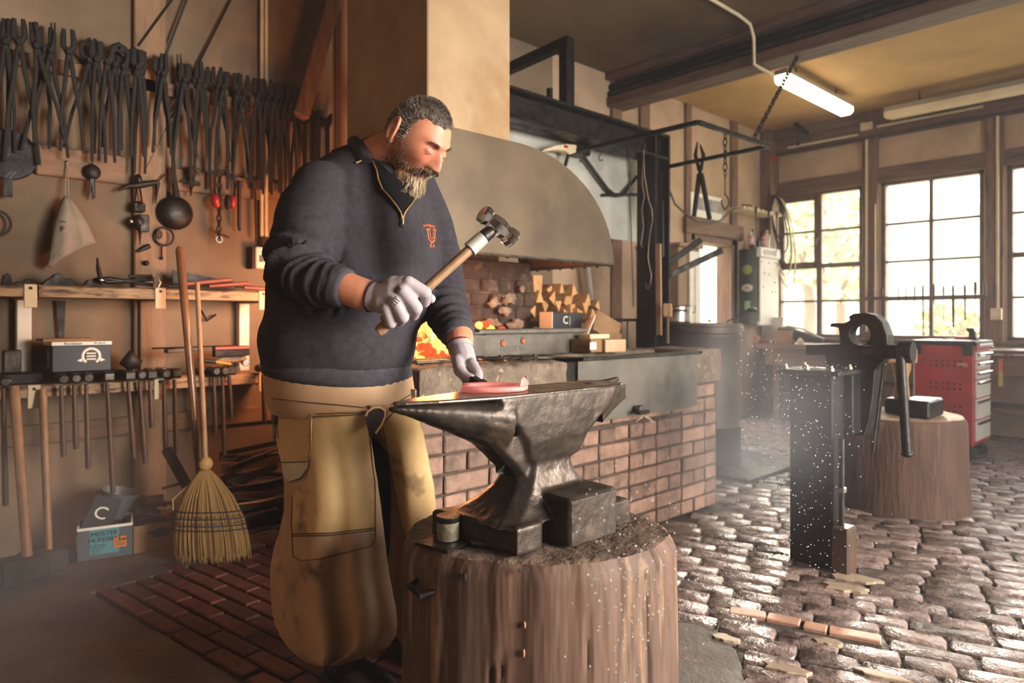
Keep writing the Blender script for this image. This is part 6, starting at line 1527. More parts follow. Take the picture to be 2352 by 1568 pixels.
# ================================================================== ANVIL ON ITS STUMP
m_oak = M('weathered_oak_stump', '#64493a', '#402e25', 4, .7, bump=.6, stretch=(3, 3, .35), bscale=4, c3='#94745a', s3=4.0, t3=(.56, .72), bdist=.02)
m_oaktop = M('worn_oak_end_grain', '#6d5848', '#473931', 7, .75, bump=.8, bscale=24, c3='#94806c', s3=5, t3=(.6, .75), bdist=.015)
m_anvil = M('forged_anvil_iron', '#463b33', '#2a2420', 9, .45, .55, bump=.25, bscale=26, c3='#5a4a3c', s3=5, t3=(.55, .72), rvar=.14)
m_face = M('bright_anvil_face', '#8d8378', '#6b6259', 12, .28, .9, bump=.12, bscale=40, rvar=.12)
SC = V(1.245, 1.238, 0); SH = .604
ROT = math.atan2(RT.y, RT.x)
ast = thing('anvil_stump', 'big weathered oak stump carrying the anvil', 'stump', SC)
NS = 260; crk = random.Random(12)
cracks = [(crk.uniform(0, 2*pi), crk.uniform(.008, .02), crk.uniform(.012, .045), crk.uniform(.15, 1), crk.uniform(0, .5)) for _ in range(34)]
def srad(a, z):
    g = .030*nz((cos(a)*2.2 + 1, sin(a)*2.2, z*.6)) + .022*nz((cos(a)*7, sin(a)*7 + 3, z*1.1)) + .005*fb((cos(a)*12, sin(a)*12, z*1.2), 1.0)
    for (ca, w, dp, top, lo) in cracks:
        da = (a - ca - .05*sin(z*6 + ca) + pi) % (2*pi) - pi
        if abs(da) < w*3:
            zz = z/SH
            if zz > lo - .05 and zz < lo + top: g -= dp*exp(-(da/w)**2)
    return 1 + g
Rz = Matrix.Rotation(ROT, 3, 'Z'); rx, ry = .338, .27
rings = []
for i in range(40):
    t = i/39; z = SH*t; k = 1.03 - .03*t
    if t > .94: k *= 1 - .05*((t - .94)/.06)**1.5
    rings.append([SC + Rz @ V(rx*k*srad(a, z)*cos(a), ry*k*srad(a, z)*sin(a), z) for a in [2*pi*j/NS for j in range(NS)]])
MB().loft(rings, caps=False).build('trunk', m_oak, ast, smooth=60)
top = []
for f in (1.0, .97, .9, .8, .68, .55, .4, .25, .1, .01):
    top.append([SC + Rz @ V(rx*.95*srad(a, SH)*cos(a)*f, ry*.95*srad(a, SH)*sin(a)*f, SH + (.0 if f == 1 else .002) + .007*fb((cos(a)*f*3, sin(a)*f*3, 2), 1.6)*(f < 1)) for a in [2*pi*j/NS for j in range(NS)]])
MB().loft(top, caps=False).build('end_grain', m_oaktop, ast, smooth=60)
# staple handle, stamped mark, nail
def on_stump(px, py, out=0.0):
    v = ray(px, py); 
    for k in range(600):
        d = 1.2 + k*.0015; p = ORI + v*d; q = Rz.transposed() @ (p - SC)
        if p.z < SH and (q.x/rx)**2 + (q.y/ry)**2 < 1.0: 
            return p - v.normalized()*out
    return atd(px, py, 1.5)
a, b, c = on_stump(962, 1330), on_stump(1003, 1355), None
sd_ = (on_stump(965, 1345, .06), on_stump(975, 1367, .06))
MB().tube([a + (SC - a)*.06, a, on_stump(943, 1345, .055), on_stump(968, 1370, .06), b, b + (SC - b)*.06], .0085, 8).build('staple_handle', m_black, ast, smooth=60)
mk = MB(); m0 = on_stump(1057, 1338, .004); mu_ = RT; mv = V(0, 0, 1)
for px in (1043, 1051, 1060, 1069): p = on_stump(px, 1325, .003); mk.tube([p + V(0, 0, .008), p + V(0, 0, -.006)], [.0035, .0028], 6)
pts = [on_stump(1040 + 34*t, 1340 - 5*sin(pi*t), .002) for t in [k/8 for k in range(9)]]; mk.tube(pts, .0026, 5)
pts = [on_stump(*q, .002) for q in ((1041, 1355), (1047, 1345), (1057, 1352), (1066, 1344), (1072, 1354))]; mk.tube(pts, .0026, 5)
mk.build('crown_m_stamp', M('burnt_stamp', '#2f241d', '#241b16', 20, .8), ast)
MB().lathe([(.007, 0), (.007, .004)], on_stump(1209, 1309, .003), 10, -FW).lathe([(.004, 0), (.004, .005)], on_stump(1192, 1309, .003), 10, -FW).build('nail_heads', m_steel, ast)
for px, py, s in ((1205, 1435, .008), (1203, 1500, .010)): 
    MB().ell(on_stump(px, py, .002), (.003, .003, s), 8, 6).build('pale_chip', m_wood, ast, smooth=60)

# ---- anvil
Z0, Z1 = SH + .004, .958
AY = 1.238
an = thing('anvil', 'large dark iron anvil with long pointed horn on the stump', 'anvil', (1.25, AY, Z0))
mb = MB()
def rect(x0, x1, y0, y1, z, c=.02, n=None):
    return [V(x0 + c, y0, z), V(x1 - c, y0, z), V(x1, y0 + c, z), V(x1, y1 - c, z), V(x1 - c, y1, z), V(x0 + c, y1, z), V(x0, y1 - c, z), V(x0, y0 + c, z)]
# foot plate with notched near side
def foot(z, g): return [V(1.06 + g*.3, 1.118 + g, z), V(1.135, 1.118 + g, z), V(1.19, 1.165 + g*.5, z), V(1.30, 1.165 + g*.5, z), V(1.355, 1.11 + g, z), V(1.455 - g, 1.11 + g, z), V(1.455 - g, 1.375 - g, z), V(1.355, 1.375 - g, z), V(1.30, 1.325, z), V(1.19, 1.325, z), V(1.135, 1.36 - g, z), V(1.015 + g*.3, 1.375 - g, z)]
mb.loft([foot(Z0, 0), foot(Z0 + .058, 0), foot(Z0 + .064, .006)])
prev = []
for t in (0, .12, .3, .55, .8, 1.0):
    k = 1 - (1 - t)**2.1; z = Z0 + .055 + .125*t
    prev.append(rect(1.03 + (1.155 - 1.03)*k, 1.445 + (1.335 - 1.445)*k, 1.125 + (1.182 - 1.125)*k, 1.365 + (1.294 - 1.365)*k, z, .03))
for x0, x1, y0, y1, z in ((1.152, 1.345, 1.178, 1.298, .80), (1.14, 1.37, 1.17, 1.306, .845), (1.105, 1.415, 1.165, 1.311, .885), (1.06, 1.46, 1.163, 1.313, .915), (1.04, 1.48, 1.162, 1.314, Z1)): prev.append(rect(x0, x1, y0, y1, z, .012))
mb.loft(prev)
# near right foot block
mb.loft([rect(1.185, 1.365, 1.075, 1.23, Z0, .008), rect(1.185, 1.365, 1.075, 1.23, Z0 + .108, .008), rect(1.192, 1.358, 1.085, 1.23, Z0 + .115, .008)])
# horn
hr = []
for t in [0, .06, .16, .3, .45, .6, .75, .88, 1.0, 1.12]:
    x = .80 + (1.06 - .80)*t; w = .010 + .066*(t**.72); bot = .942 - .108*(t**1.15); zt = Z1 - .004*(1 - t)
    r = []
    for j in range(18):
        a = 2*pi*j/18; yy = cos(a)*w; 
        zz = (zt - (zt - bot)*.35) + (sin(a)*(zt - bot)*.35 if sin(a) > 0 else sin(a)*(zt - bot)*.65)
        r.append(V(x, AY - .004 + yy - .045*(1 - t)*0, zz))
    hr.append(r)
mb.loft(hr)
# throat below horn root
mb.loft([rect(1.03, 1.2, 1.185, 1.29, .86, .02), rect(1.10, 1.22, 1.19, 1.287, .80, .02), rect(1.15, 1.25, 1.195, 1.28, .75, .02)])
# heel
mb.loft([[V(1.42, 1.165, Z1), V(1.42, 1.311, Z1), V(1.42, 1.305, .865), V(1.42, 1.17, .865)], [V(1.50, 1.175, Z1), V(1.50, 1.305, Z1), V(1.50, 1.30, .905), V(1.50, 1.18, .905)], [V(1.54, 1.185, Z1), V(1.54, 1.302, Z1), V(1.54, 1.298, .918), V(1.54, 1.19, .918)]])
mb.loft([[V(1.50, 1.24, Z1 + .001), V(1.50, 1.305, Z1 + .001), V(1.50, 1.30, .912), V(1.50, 1.245, .912)], [V(1.64, 1.288, Z1 + .008), V(1.64, 1.296, Z1 + .008), V(1.64, 1.294, .955), V(1.64, 1.289, .955)]])
body = remesh(mb, .005, 1, .4)
ns = vnormals(body)
body.v = [p + n*(.0012*fb(p, 30, 3) + .0015*nz(p, 9)) for p, n in zip(body.v, ns)]
body.build('anvil_body', m_anvil, an, smooth=40)
MB().prism([(1.055, 1.164), (1.49, 1.164), (1.53, 1.186), (1.535, 1.30), (1.49, 1.312), (1.055, 1.312), (.90, 1.278), (.83, 1.252), (.812, 1.243), (.812, 1.229), (.83, 1.218), (.90, 1.196)], (0, 0, Z1 - .004), (1, 0, 0), (0, 1, 0), (0, 0, .0085)).build('anvil_face', m_face, an, bevel=.003)
MB().box(1.432, 1.458, 1.225, 1.25, Z1 + .004, Z1 + .0055).build('hardy_hole', m_ink, an)
abv = BVHTree.FromPolygons([p[:] for p in body.v], body.f)
qs = []
for q in ((1139, 1063), (1162, 1066), (1161, 1082), (1140, 1086)):
    v_ = ray(*q).normalized(); h_ = abv.ray_cast(ORI, v_); qs.append(h_[0] if h_[0] else atd(*q, 1.65))
n_ = (qs[1] - qs[0]).cross(qs[3] - qs[0]).normalized(); n_ = n_ if n_.dot(FW) < 0 else -n_
MB().add([p + n_*.002 for p in qs] + [p - n_*.01 for p in qs], [(0, 1, 2, 3), (7, 6, 5, 4), (0, 4, 5, 1), (1, 5, 6, 2), (2, 6, 7, 3), (3, 7, 4, 0)]).build('handling_hole', m_ink, an)
ZT = Z1 + .0045
# ---- hot horseshoe on the face
m_hotiron = M('glowing_pink_iron', '#d08a84', '#b8625c', 30, .5, .1, emit=(1.0, .24, .20), estr=.38, bump=.1)
hs = thing('glowing_horseshoe', 'glowing pink hot horseshoe lying on the anvil face', 'horseshoe', onZ(1130, 888, ZT))
hc_ = onZ(1128, 889, ZT + .008)
pts = []; rad_ = []
ax1 = RT.copy(); ax2 = FW.copy()
for a in range(-148, 149, 8):
    t = radians(a); pts.append(hc_ + ax1*(.078*cos(t) + (.0)) + ax2*(.060*sin(t)))
def ribbon(pts, w, h):
    mb = MB(); rings = []
    for i, p in enumerate(pts):
        a = (pts[min(i+1, len(pts)-1)] - pts[max(i-1, 0)]).normalized(); s = a.cross(V(0, 0, 1)).normalized(); e = .75 if i in (0, len(pts)-1) else 1
        rings.append([p - s*w*e - V(0, 0, h), p + s*w*e - V(0, 0, h), p + s*w*e + V(0, 0, h), p - s*w*e + V(0, 0, h)])
    return mb.loft(rings)
ribbon(pts, .0125, .0065).build('shoe_web', m_hotiron, hs, bevel=.003, smooth=50)
m_clip = M('cooling_mauve_iron', '#a58f9e', '#94808e', 10, .5, .2, emit=(.8, .25, .25), estr=.12)
for a, s in ((-28, 1.0), (22, .9)):
    t = radians(a); c = hc_ + ax1*(.088*cos(t)) + ax2*(.070*sin(t)) + V(0, 0, .006)
    u = (-ax1*sin(t) + ax2*cos(t)).normalized()
    MB().prism([(-.020, 0), (.020, 0), (.013, .016*s), (0, .024*s), (-.013, .016*s)], c, u, (0, 0, 1), (ax1*cos(t)*.005)).build('toe_clip', m_hotiron if s > .95 else m_clip, hs, bevel=.002)
# ---- cup, plate and chisel on the stump
cu = thing('tin_cup', 'dented tin cup standing on the stump by the anvil foot', 'cup', onZ(1030, 1240, SH))
cc = onZ(1029, 1237, SH + .014); rr_ = .0265
MB().lathe([(rr_*.96, 0), (rr_, .004), (rr_, .052), (rr_*1.04, .055), (rr_*.96, .055), (rr_*.92, .006), (.001, .005)], cc, 24).build('cup_wall', M('tarnished_tin', '#c4baa6', '#958a78', 40, .35, .6, bump=.2, bscale=60), cu, smooth=40)
MB().lathe([(rr_*1.01, .042), (rr_*1.03, .043), (rr_*1.03, .0565), (rr_*.9, .0565)], cc, 24).build('dark_rim', m_black, cu, smooth=40)
tag(MB().obox(cc + V(.0, 0, -.006), (.12, .10, .008), .2).build('iron_plate', m_black, bevel=.002), 'thin black iron plate under the tin cup', 'plate')
tag(MB().tube([onZ(1085, 1246, SH + .012), onZ(1130, 1250, SH + .012), onZ(1160, 1252, SH + .010)], [.010, .011, .002], 9).build('cold_chisel', m_dsteel, smooth=60), 'short steel chisel lying before the anvil foot', 'chisel')
# ================================================================== THE SMITH
m_sweater = M('charcoal_sweatshirt', '#36323a', '#2b282c', 60, .95, bump=.25, bscale=400, spec=.25, bdist=.002)
m_rib = M('charcoal_rib_knit', '#45434a', '#38363c', 60, .95, bump=.3, bscale=300, spec=.25, bdist=.002)
m_skin = M('ruddy_skin', '#c88a6c', '#b8755a', 9, .5, bump=.12, bscale=120, c3='#b05a46', s3=7, t3=(.5, .75), bdist=.002)
m_skin.node_tree.nodes['Principled BSDF'].inputs['Subsurface Weight'].default_value = .08
m_skin.node_tree.nodes['Principled BSDF'].inputs['Subsurface Radius'].default_value = (.02, .008, .004)
m_glove = M('lilac_grey_glove', '#a49a9f', '#978d92', 14, .7, bump=.12, bscale=90, bdist=.002)
m_cuff = M('burgundy_trim', '#4a1f28', '#3c1820', 30, .8)
m_leather = M('tan_leather', '#c09c78', '#a5825f', 3.5, .58, bump=.18, bscale=40, c3='#4c3c30', s3=4.2, t3=(.58, .72), bdist=.003)
m_suede = M('yellow_suede_patch', '#d9b680', '#c09c68', 5, .66, bump=.3, bscale=70, c3='#66513a', s3=5.0, t3=(.58, .73), bdist=.003)
m_stitch = M('dark_stitching', '#5a4230', '#4a3424', 30, .8)
m_edge = M('cut_leather_edge', '#c9a57a', '#b8946a', 20, .7)
m_trouser = M('dark_trousers', '#35251f', '#291d19', 10, .9)
m_boot = M('black_boot_leather', '#17191b', '#101113', 10, .4, bump=.15)

man = thing('person', 'smith in dark sweatshirt and leather apron hammering at the anvil', 'person', V(atd(790, 1500, 2.1).x, atd(790, 1500, 2.1).y, 0))
CF = Matrix((RT, FW, V(0, 0, 1))).transposed()         # camera-aligned horizontal frame
def el_ring(py, xl, xr, d, b, n=40, sup=2.3):
    cx = (xl + xr)/2; c = atd(cx, py, d); a = (xr - xl)/2*d/FPX; r = []
    for j in range(n):
        t = 2*pi*j/n; ct, st = cos(t), sin(t)
        e = 2/sup
        r.append(c + RT*(a*abs(ct)**e*(1 if ct > 0 else -1)) + FW*(b*abs(st)**e*(1 if st > 0 else -1)))
    return r
TORSO = [(346, 792, 885, 2.10, .07), (366, 755, 912, 2.10, .095), (400, 700, 950, 2.10, .135), (450, 660, 985, 2.10, .165), (520, 645, 1005, 2.09, .19), (600, 634, 1010, 2.08, .205), (680, 617, 992, 2.07, .218), (750, 602, 968, 2.06, .222), (800, 608, 956, 2.06, .22), (832, 613, 945, 2.06, .212), (848, 616, 938, 2.06, .205)]
RARM = [(752, 428, 2.0, .070), (718, 485, 1.93, .097), (702, 555, 1.87, .096), (690, 610, 1.83, .086), (722, 643, 1.79, .067), (765, 655, 1.76, .057), (794, 662, 1.745, .051)]
LARM = [(948, 430, 2.23, .080), (990, 520, 2.25, .079), (1010, 610, 2.2, .076), (1016, 680, 2.12, .068), (1036, 735, 2.03, .058), (1055, 772, 1.97, .047)]
def limb(mb, L, k=1.0, n=20):
    pts = [atd(a, b, d) for a, b, d, r in L]; rs = [r*k for *_, r in L]
    # resample smoothly
    P = []; R_ = []
    for i in range(len(pts) - 1):
        p0 = pts[max(i-1, 0)]; p1 = pts[i]; p2 = pts[i+1]; p3 = pts[min(i+2, len(pts)-1)]
        for s in range(5):
            t = s/5; P.append(.5*((2*p1) + (p2 - p0)*t + (2*p0 - 5*p1 + 4*p2 - p3)*t*t + (3*p1 - p0 - 3*p2 + p3)*t**3)); R_.append(rs[i]*(1-t) + rs[i+1]*t)
    P.append(pts[-1]); R_.append(rs[-1])
    mb.tube(P, R_, n); return P, R_
# ---------------- sweater
mb = MB(); mb.loft([el_ring(*t) for t in TORSO])
PR, RR = limb(mb, RARM); PL, RL = limb(mb, LARM)
mb.ell(atd(738, 432, 1.98), (.09, .09, .078)); mb.ell(atd(945, 425, 2.22), (.085, .085, .08))
sw = remesh(mb, .0085, 7, .5)
ns = vnormals(sw)
def along(p, P):
    best = (9, 0)
    for i in range(len(P) - 1):
        ab = P[i+1] - P[i]; t = max(0, min(1, (p - P[i]).dot(ab)/ab.length_squared)); q = P[i] + ab*t; dd = (p - q).length
        if dd < best[0]: best = (dd, (i + t)/(len(P) - 1))
    return best
newv = []
for p, n in zip(sw.v, ns):
    dr, tr_ = along(p, PR); dl, tl = along(p, PL)
    disp = .004*fb(p, 7, 3)
    wr = max(0, 1 - max(0, dr - .085)/.03)
    if wr > 0 and tr_ > .12:
        el = exp(-((tr_ - .5)/.14)**2); lo = exp(-((tr_ - .68)/.2)**2)
        disp += wr*(el*.016*sin(tr_*62 + 4*nz(p, 9)) + lo*.007*sin(tr_*85 + 5*nz(p, 12)))
    wl_ = max(0, 1 - max(0, dl - .07)/.03)
    if wl_ > 0 and tl > .25:
        disp += wl_*(.0085*exp(-((tl - .68)/.22)**2)*sin(tl*95 + 4*nz(p, 10)))
    # drapes running down the chest and belly
    q = CF.transposed() @ (p - atd(900, 560, 1.9))
    wt = (1 - wr)*(1 - wl_)
    if wt > 0:
        disp += wt*.024*sin((q.x*1.0 + q.z*.22)*33 + 2.2*nz(p, 3.5))*exp(-((q.z - .05)/.22)**2)*(.4 + .6*max(0, min(1, (q.x + .12)/.2)))
        disp += wt*.017*sin(q.z*30 + q.x*6 + 2*nz(p, 4))*exp(-((q.z + .22)/.09)**2)*.6
    newv.append(p + n*disp)
sw.v = newv
swo = sw.build('sweatshirt', m_sweater, man, smooth=180)
bvh = BVHTree.FromPolygons([p[:] for p in sw.v], sw.f)
def surf(px, py, off=.003, tree=None, dflt=2.0):
    v = ray(px, py).normalized(); h = (tree or bvh).ray_cast(ORI, v)
    return h[0] - v*off if h[0] else atd(px, py, dflt)
def line(pxs, off, n=6, tree=None):
    out = []
    for (a, b), (c, d) in zip(pxs[:-1], pxs[1:]):
        for k in range(n): out.append(surf(a + (c - a)*k/n, b + (d - b)*k/n, off, tree))
    out.append(surf(*pxs[-1], off, tree)); return out
# hem and cuffs
hem = []
for py, g in ((812, .97), (826, 1.015), (834, 1.02), (848, 1.03), (862, 1.015), (872, .985), (874, .95)):
    r = el_ring(850, 616, 940, 2.06, .206); c = sum(r, V(0, 0, 0))/len(r); z = atd(780, py, 2.06).z
    hem.append([V(c.x + (p.x - c.x)*g, c.y + (p.y - c.y)*g, z - .020*((p - c).dot(RT)/.2)) for p in r])
MB().loft(hem, caps=False).build('hem_band', m_rib, man, smooth=180)
e0, e1 = PR[-2], PR[-1]; ax = (e1 - e0).normalized()
MB().tube([e1 - ax*.055, e1 - ax*.05, e1 - ax*.0, e1 + ax*.008], [.0535, .0545, .051, .046], 28).build('cuff', m_rib, man, smooth=180)
e0l, e1l = PL[-2], PL[-1]; axl = (e1l - e0l).normalized()
MB().tube([e1l - axl*.04, e1l - axl*.035, e1l - axl*.0, e1l + axl*.006], [.0515, .0525, .047, .043], 28).build('cuff', m_rib, man, smooth=180)
# undershirt in the neck opening, zip and collar
vn = [(852, 372), (868, 400), (873, 428), (890, 448), (910, 474), (925, 500), (932, 488), (950, 462), (962, 432), (930, 420), (895, 395), (870, 372)]
cen = surf(905, 440, .014); mb = MB(); pts = line(vn + [vn[0]], .009, 3)
mb.add([cen + (cen - atd(905, 440, 2.3)).normalized()*.004] + pts, [(0, i, i + 1) for i in range(1, len(pts))])
mb.build('undershirt', M('black_undershirt', '#141214', '#0f0e10', 40, .95, spec=.1), man, recalc=False, smooth=180)
zip1 = [(818, 374), (838, 366), (855, 370), (864, 388), (869, 412), (878, 434), (895, 452), (912, 474), (921, 488), (925, 505)]
zip2 = [(962, 428), (958, 448), (947, 466), (935, 480), (928, 492), (925, 505)]
m_zip = M('brass_zip', '#c9a56a', '#a8854c', 200, .3, .8, bump=.4, bscale=900)
MB().tube(line(zip1, .010, 4), .0026, 6).tube(line(zip2, .010, 4), .0026, 6).build('zip', m_zip, man, smooth=60)
zp = surf(925, 506, .010); MB().tube([zp, zp + V(0, 0, -.010)], [.004, .003], 8).torus(zp + V(0, 0, -.013), .0045, .0018, -FW, 12, 5).build('zip_puller', m_steel, man, smooth=60)
col = [(798, 320, 2.11), (806, 313, 2.08), (818, 311, 2.05), (832, 322, 2.02), (843, 338, 2.0), (852, 358, 1.985)]
colb = [(800, 338, 2.105), (803, 352, 2.05), (808, 366, 2.01), (818, 377, 1.985), (836, 374, 1.972), (855, 371, 1.968)]
mb = MB(); rings = []
for t in (0, .2, .45, .7, 1.0):
    rings.append([atd(*[a + (b - a)*t for a, b in zip(u, v)]) - FW*(.012*sin(pi*t)) for u, v in zip(col, colb)])
mb.loft(rings, caps=False, closed=False); mb2 = MB(); mb2.loft([[p + FW*.008 + V(0, 0, -.002) for p in r] for r in rings], caps=False, closed=False)
n0 = len(mb.v); mb.add(mb2.v, [tuple(reversed(f)) for f in mb2.f])
m_ = 6
for r0, r1 in ((0, 0), ((len(rings)-1)*m_, (len(rings)-1)*m_)):
    for j in range(m_ - 1): mb.f.append((r0 + j, r0 + j + 1, n0 + r1 + j + 1, n0 + r1 + j))
for j in (0, m_ - 1):
    for i in range(len(rings) - 1): mb.f.append((i*m_ + j, (i+1)*m_ + j, n0 + (i+1)*m_ + j, n0 + i*m_ + j))
mb.build('collar', m_rib, man, smooth=60)
# far collar leaf
mb = MB(); mb.loft([[atd(*q) for q in ((806, 318, 2.13), (845, 330, 2.17), (890, 385, 2.15), (940, 430, 2.05))], [atd(*q) for q in ((800, 345, 2.16), (850, 372, 2.2), (905, 415, 2.18), (955, 450, 2.06))]], caps=False, closed=False); mb.build('collar_back', m_rib, man, smooth=60, recalc=False)
# chest embroidery: lettering arc, big U emblem, KA below
m_emb = M('orange_embroidery', '#d0673c', '#b8552e', 90, .8, bump=.3, bscale=300)
emb = MB()
def stitchline(pxs, r=.0022): emb.tube(line(pxs, .0035, 4), r, 5)
for k in range(9): x = 972 + k*3.0; stitchline([(x, 516 - 2.5*sin(pi*k/8) + .35*k), (x + 1.6, 521 - 2.5*sin(pi*k/8) + .35*k)], .0022)
stitchline([(981, 527), (983, 548), (990, 557), (997, 553), (999, 528)], .0032); stitchline([(986, 526), (988, 545), (992, 549), (995, 545), (995, 527)], .0018)
stitchline([(978, 527), (988, 525)], .002); stitchline([(993, 526), (1001, 528)], .002)
stitchline([(988, 560), (988, 568)], .0017); stitchline([(992, 560), (988.5, 564), (992, 568)], .0015); stitchline([(994, 568), (996, 561), (998, 568)], .0015)
emb.build('chest_emblem', m_emb, man, smooth=60)

# ---------------- body (one continuous surface: head, neck, trunk, arms, legs)
bd_ = MB()
bd_.loft([el_ring(py, (xl + xr)/2 - (xr - xl)*.42, (xl + xr)/2 + (xr - xl)*.42, d, b*.82, 28) for py, xl, xr, d, b in TORSO[1:]] + [el_ring(930, 640, 930, 2.06, .15, 28)])
limb(bd_, [(a, b, d, r*.6) for a, b, d, r in RARM[:-1]] + [(794, 662, 1.745, .042), (830, 674, 1.737, .041), (862, 682, 1.732, .036)], 1, 18)
limb(bd_, [(a, b, d, r*.6) for a, b, d, r in LARM[:-1]] + [(1055, 772, 1.97, .040), (1057, 795, 1.945, .036)], 1, 18)
LEGA = [(735, 900, 2.03, .105), (745, 1100, 2.03, .085), (760, 1250, 2.05, .068), (775, 1400, 2.10, .058), (790, 1530, 2.13, .05)]
LEGB = [(860, 900, 2.14, .10), (905, 1100, 2.2, .082), (925, 1250, 2.25, .065), (935, 1380, 2.29, .055), (940, 1460, 2.31, .05)]
limb(bd_, LEGA, .85, 16); limb(bd_, LEGB, .85, 16)
# neck
limb(bd_, [(832, 402, 2.10, .066), (862, 366, 2.065, .064), (900, 347, 2.03, .061), (935, 330, 2.01, .056)], 1, 20)
# head
Hc = atd(958, 320, 1.995); yaw_h = radians(57); pit = radians(40)
fh = (-FW*cos(yaw_h) + RT*sin(yaw_h)).normalized(); HF = (fh*cos(pit) - V(0, 0, sin(pit))).normalized(); HU = (fh*sin(pit) + V(0, 0, cos(pit))).normalized(); HL = HU.cross(HF).normalized()
def sst(a, b, x): t = max(0, min(1, (x - a)/(b - a))); return t*t*(3 - 2*t)
def head_pt(th, ph):
    # local: x left, y front, z up
    x = .080*cos(ph)*sin(th); y = .100*cos(ph)*cos(th); z = .119*sin(ph)
    low = sst(.01, -.11, z)
    x *= 1 - .16*low; 
    if y < 0: y *= 1 - .30*low
    else: y *= 1 + .02*low
    if y < 0 and z > 0: y *= 1.03
    if y > 0:
        fr = sst(.0, .05, y)
        ax_ = abs(x)
        dy = 0
        zz = z
        if -.05 < zz < .045: 
            ramp = sst(.04, -.028, zz)*(1 - sst(-.030, -.044, zz))
            dy += .031*exp(-(x/(.0105 + .004*ramp))**2)*ramp
            dy += .010*exp(-((ax_ - .0135)/.007)**2 - ((zz + .030)/.009)**2)
        dy += .008*exp(-((zz - .036)/.011)**2)*exp(-(x/.05)**4)
        dy -= .013*exp(-((ax_ - .033)/.016)**2 - ((zz - .016)/.012)**2)
        dy += .0085*exp(-((ax_ - .033)/.013)**2 - ((zz - .012)/.008)**2)
        dy += .006*exp(-((ax_ - .047)/.018)**2 - ((zz + .022)/.02)**2)
        dy += .004*exp(-((zz + .060)/.008)**2)*exp(-(x/.022)**2) + .005*exp(-((zz + .074)/.008)**2)*exp(-(x/.02)**2) - .004*exp(-((zz + .067)/.003)**2)*exp(-(x/.022)**2)
        dy += .012*exp(-((zz + .100)/.016)**2)*exp(-(x/.024)**2)
        dy -= .003*exp(-((zz - .058)/.004)**2)*exp(-(x/.03)**2)*.6 + .002*exp(-((zz - .070)/.004)**2)*exp(-(x/.035)**2)
        y += dy*fr
    return V(x, y, z)
def H2W(p): return Hc + HL*p.x + HF*p.y + HU*p.z
NT, NP = 150, 110
hv = [[head_pt(2*pi*i/NT, -pi/2 + .03 + (pi - .06)*j/NP) for i in range(NT)] for j in range(NP + 1)]
bd_.loft([[H2W(p) for p in r] for r in hv])
# jowl and chin fat under the jaw
bd_.ell(H2W(V(0, .045, -.105)), (.055, .05, .035)); 
for sg in (-1, 1): bd_.ell(H2W(V(sg*.033, .0815, .008)), (.0135, .0110, .0085), 12, 8, Matrix((HL, HF, HU)).transposed())
# ears
for sg in (-1, 1):
    e = V(sg*.075, -.012, .002); R3 = Matrix((HL, HF, HU)).transposed()
    rim = [H2W(e + V(sg*(.010 + .012*max(0, -cos(t))), -.018*cos(t) - .004, .034*sin(t))) for t in [radians(a) for a in range(-80, 261, 12)]]
    bd_.tube(rim, [.0058]*len(rim), 8)
    bd_.ell(H2W(e + V(sg*.004, -.002, -.002)), (.0045, .015, .028), 10, 8, R3)
    bd_.ell(H2W(e + V(sg*.007, .002, -.031)), (.007, .009, .011), 8, 6, R3)
body = remesh(bd_, .0035, 2, .35)
bo = body.build('body', m_skin, man, smooth=180)
bbv = BVHTree.FromPolygons([p[:] for p in body.v], body.f)
# eyes (nearly closed), brows
m_eye = M('eye', '#d8cfc4', '#cbbfb2', 10, .2); m_browh = M('brow_hair', '#5a473a', '#43342a', 40, .8); m_hair = M('greying_brown_hair', '#66584d', '#473c34', 60, .7); m_hairl = M('grey_hair', '#9c8f82', '#83766a', 60, .6); m_beardl = M('blond_grey_beard', '#b29a78', '#97805f', 60, .6)
for sg in (-1, 1):
    e = H2W(V(sg*.033, .0880, .0005)); ey = MB().ell(e, (.0075, .004, .0016), 14, 10, Matrix((HL, HF, HU)).transposed()).build('eye', m_eye, man, smooth=180)
    MB().tube([H2W(V(sg*(.033 + t), .0965 - abs(t)*.32, .0035 - abs(t)*.05)) for t in (-.011, -.006, 0, .006, .011)], .0010, 5).build('eyelashes', m_browh, man)
rs = random.Random(77)
def blade(mb, p, d, L, w, side):
    s = side*w; mb.add([p - s, p + s, p + d*L*.55 + s*.7, p + d*L*.55 - s*.7, p + d*L], [(0, 1, 2, 3), (3, 2, 4)])
def norm_at(p):
    h = bbv.find_nearest(p); return h[0], h[1]
br_ = MB()
for sg in (-1, 1):
    for k in range(150):
        t = rs.uniform(-1, 1); q, n = norm_at(H2W(V(sg*(.034 + .021*t), .11 - .012*abs(t), .034 - .006*t*t + rs.uniform(-.004, .004))))
        blade(br_, q, (n*.45 + HL*sg*.8 + HU*.15 + HL*rs.uniform(-.2, .2)).normalized(), rs.uniform(.006, .011), .0006, HU)
tag(br_.build('eyebrows', m_browh, man, recalc=False), kind='stuff')
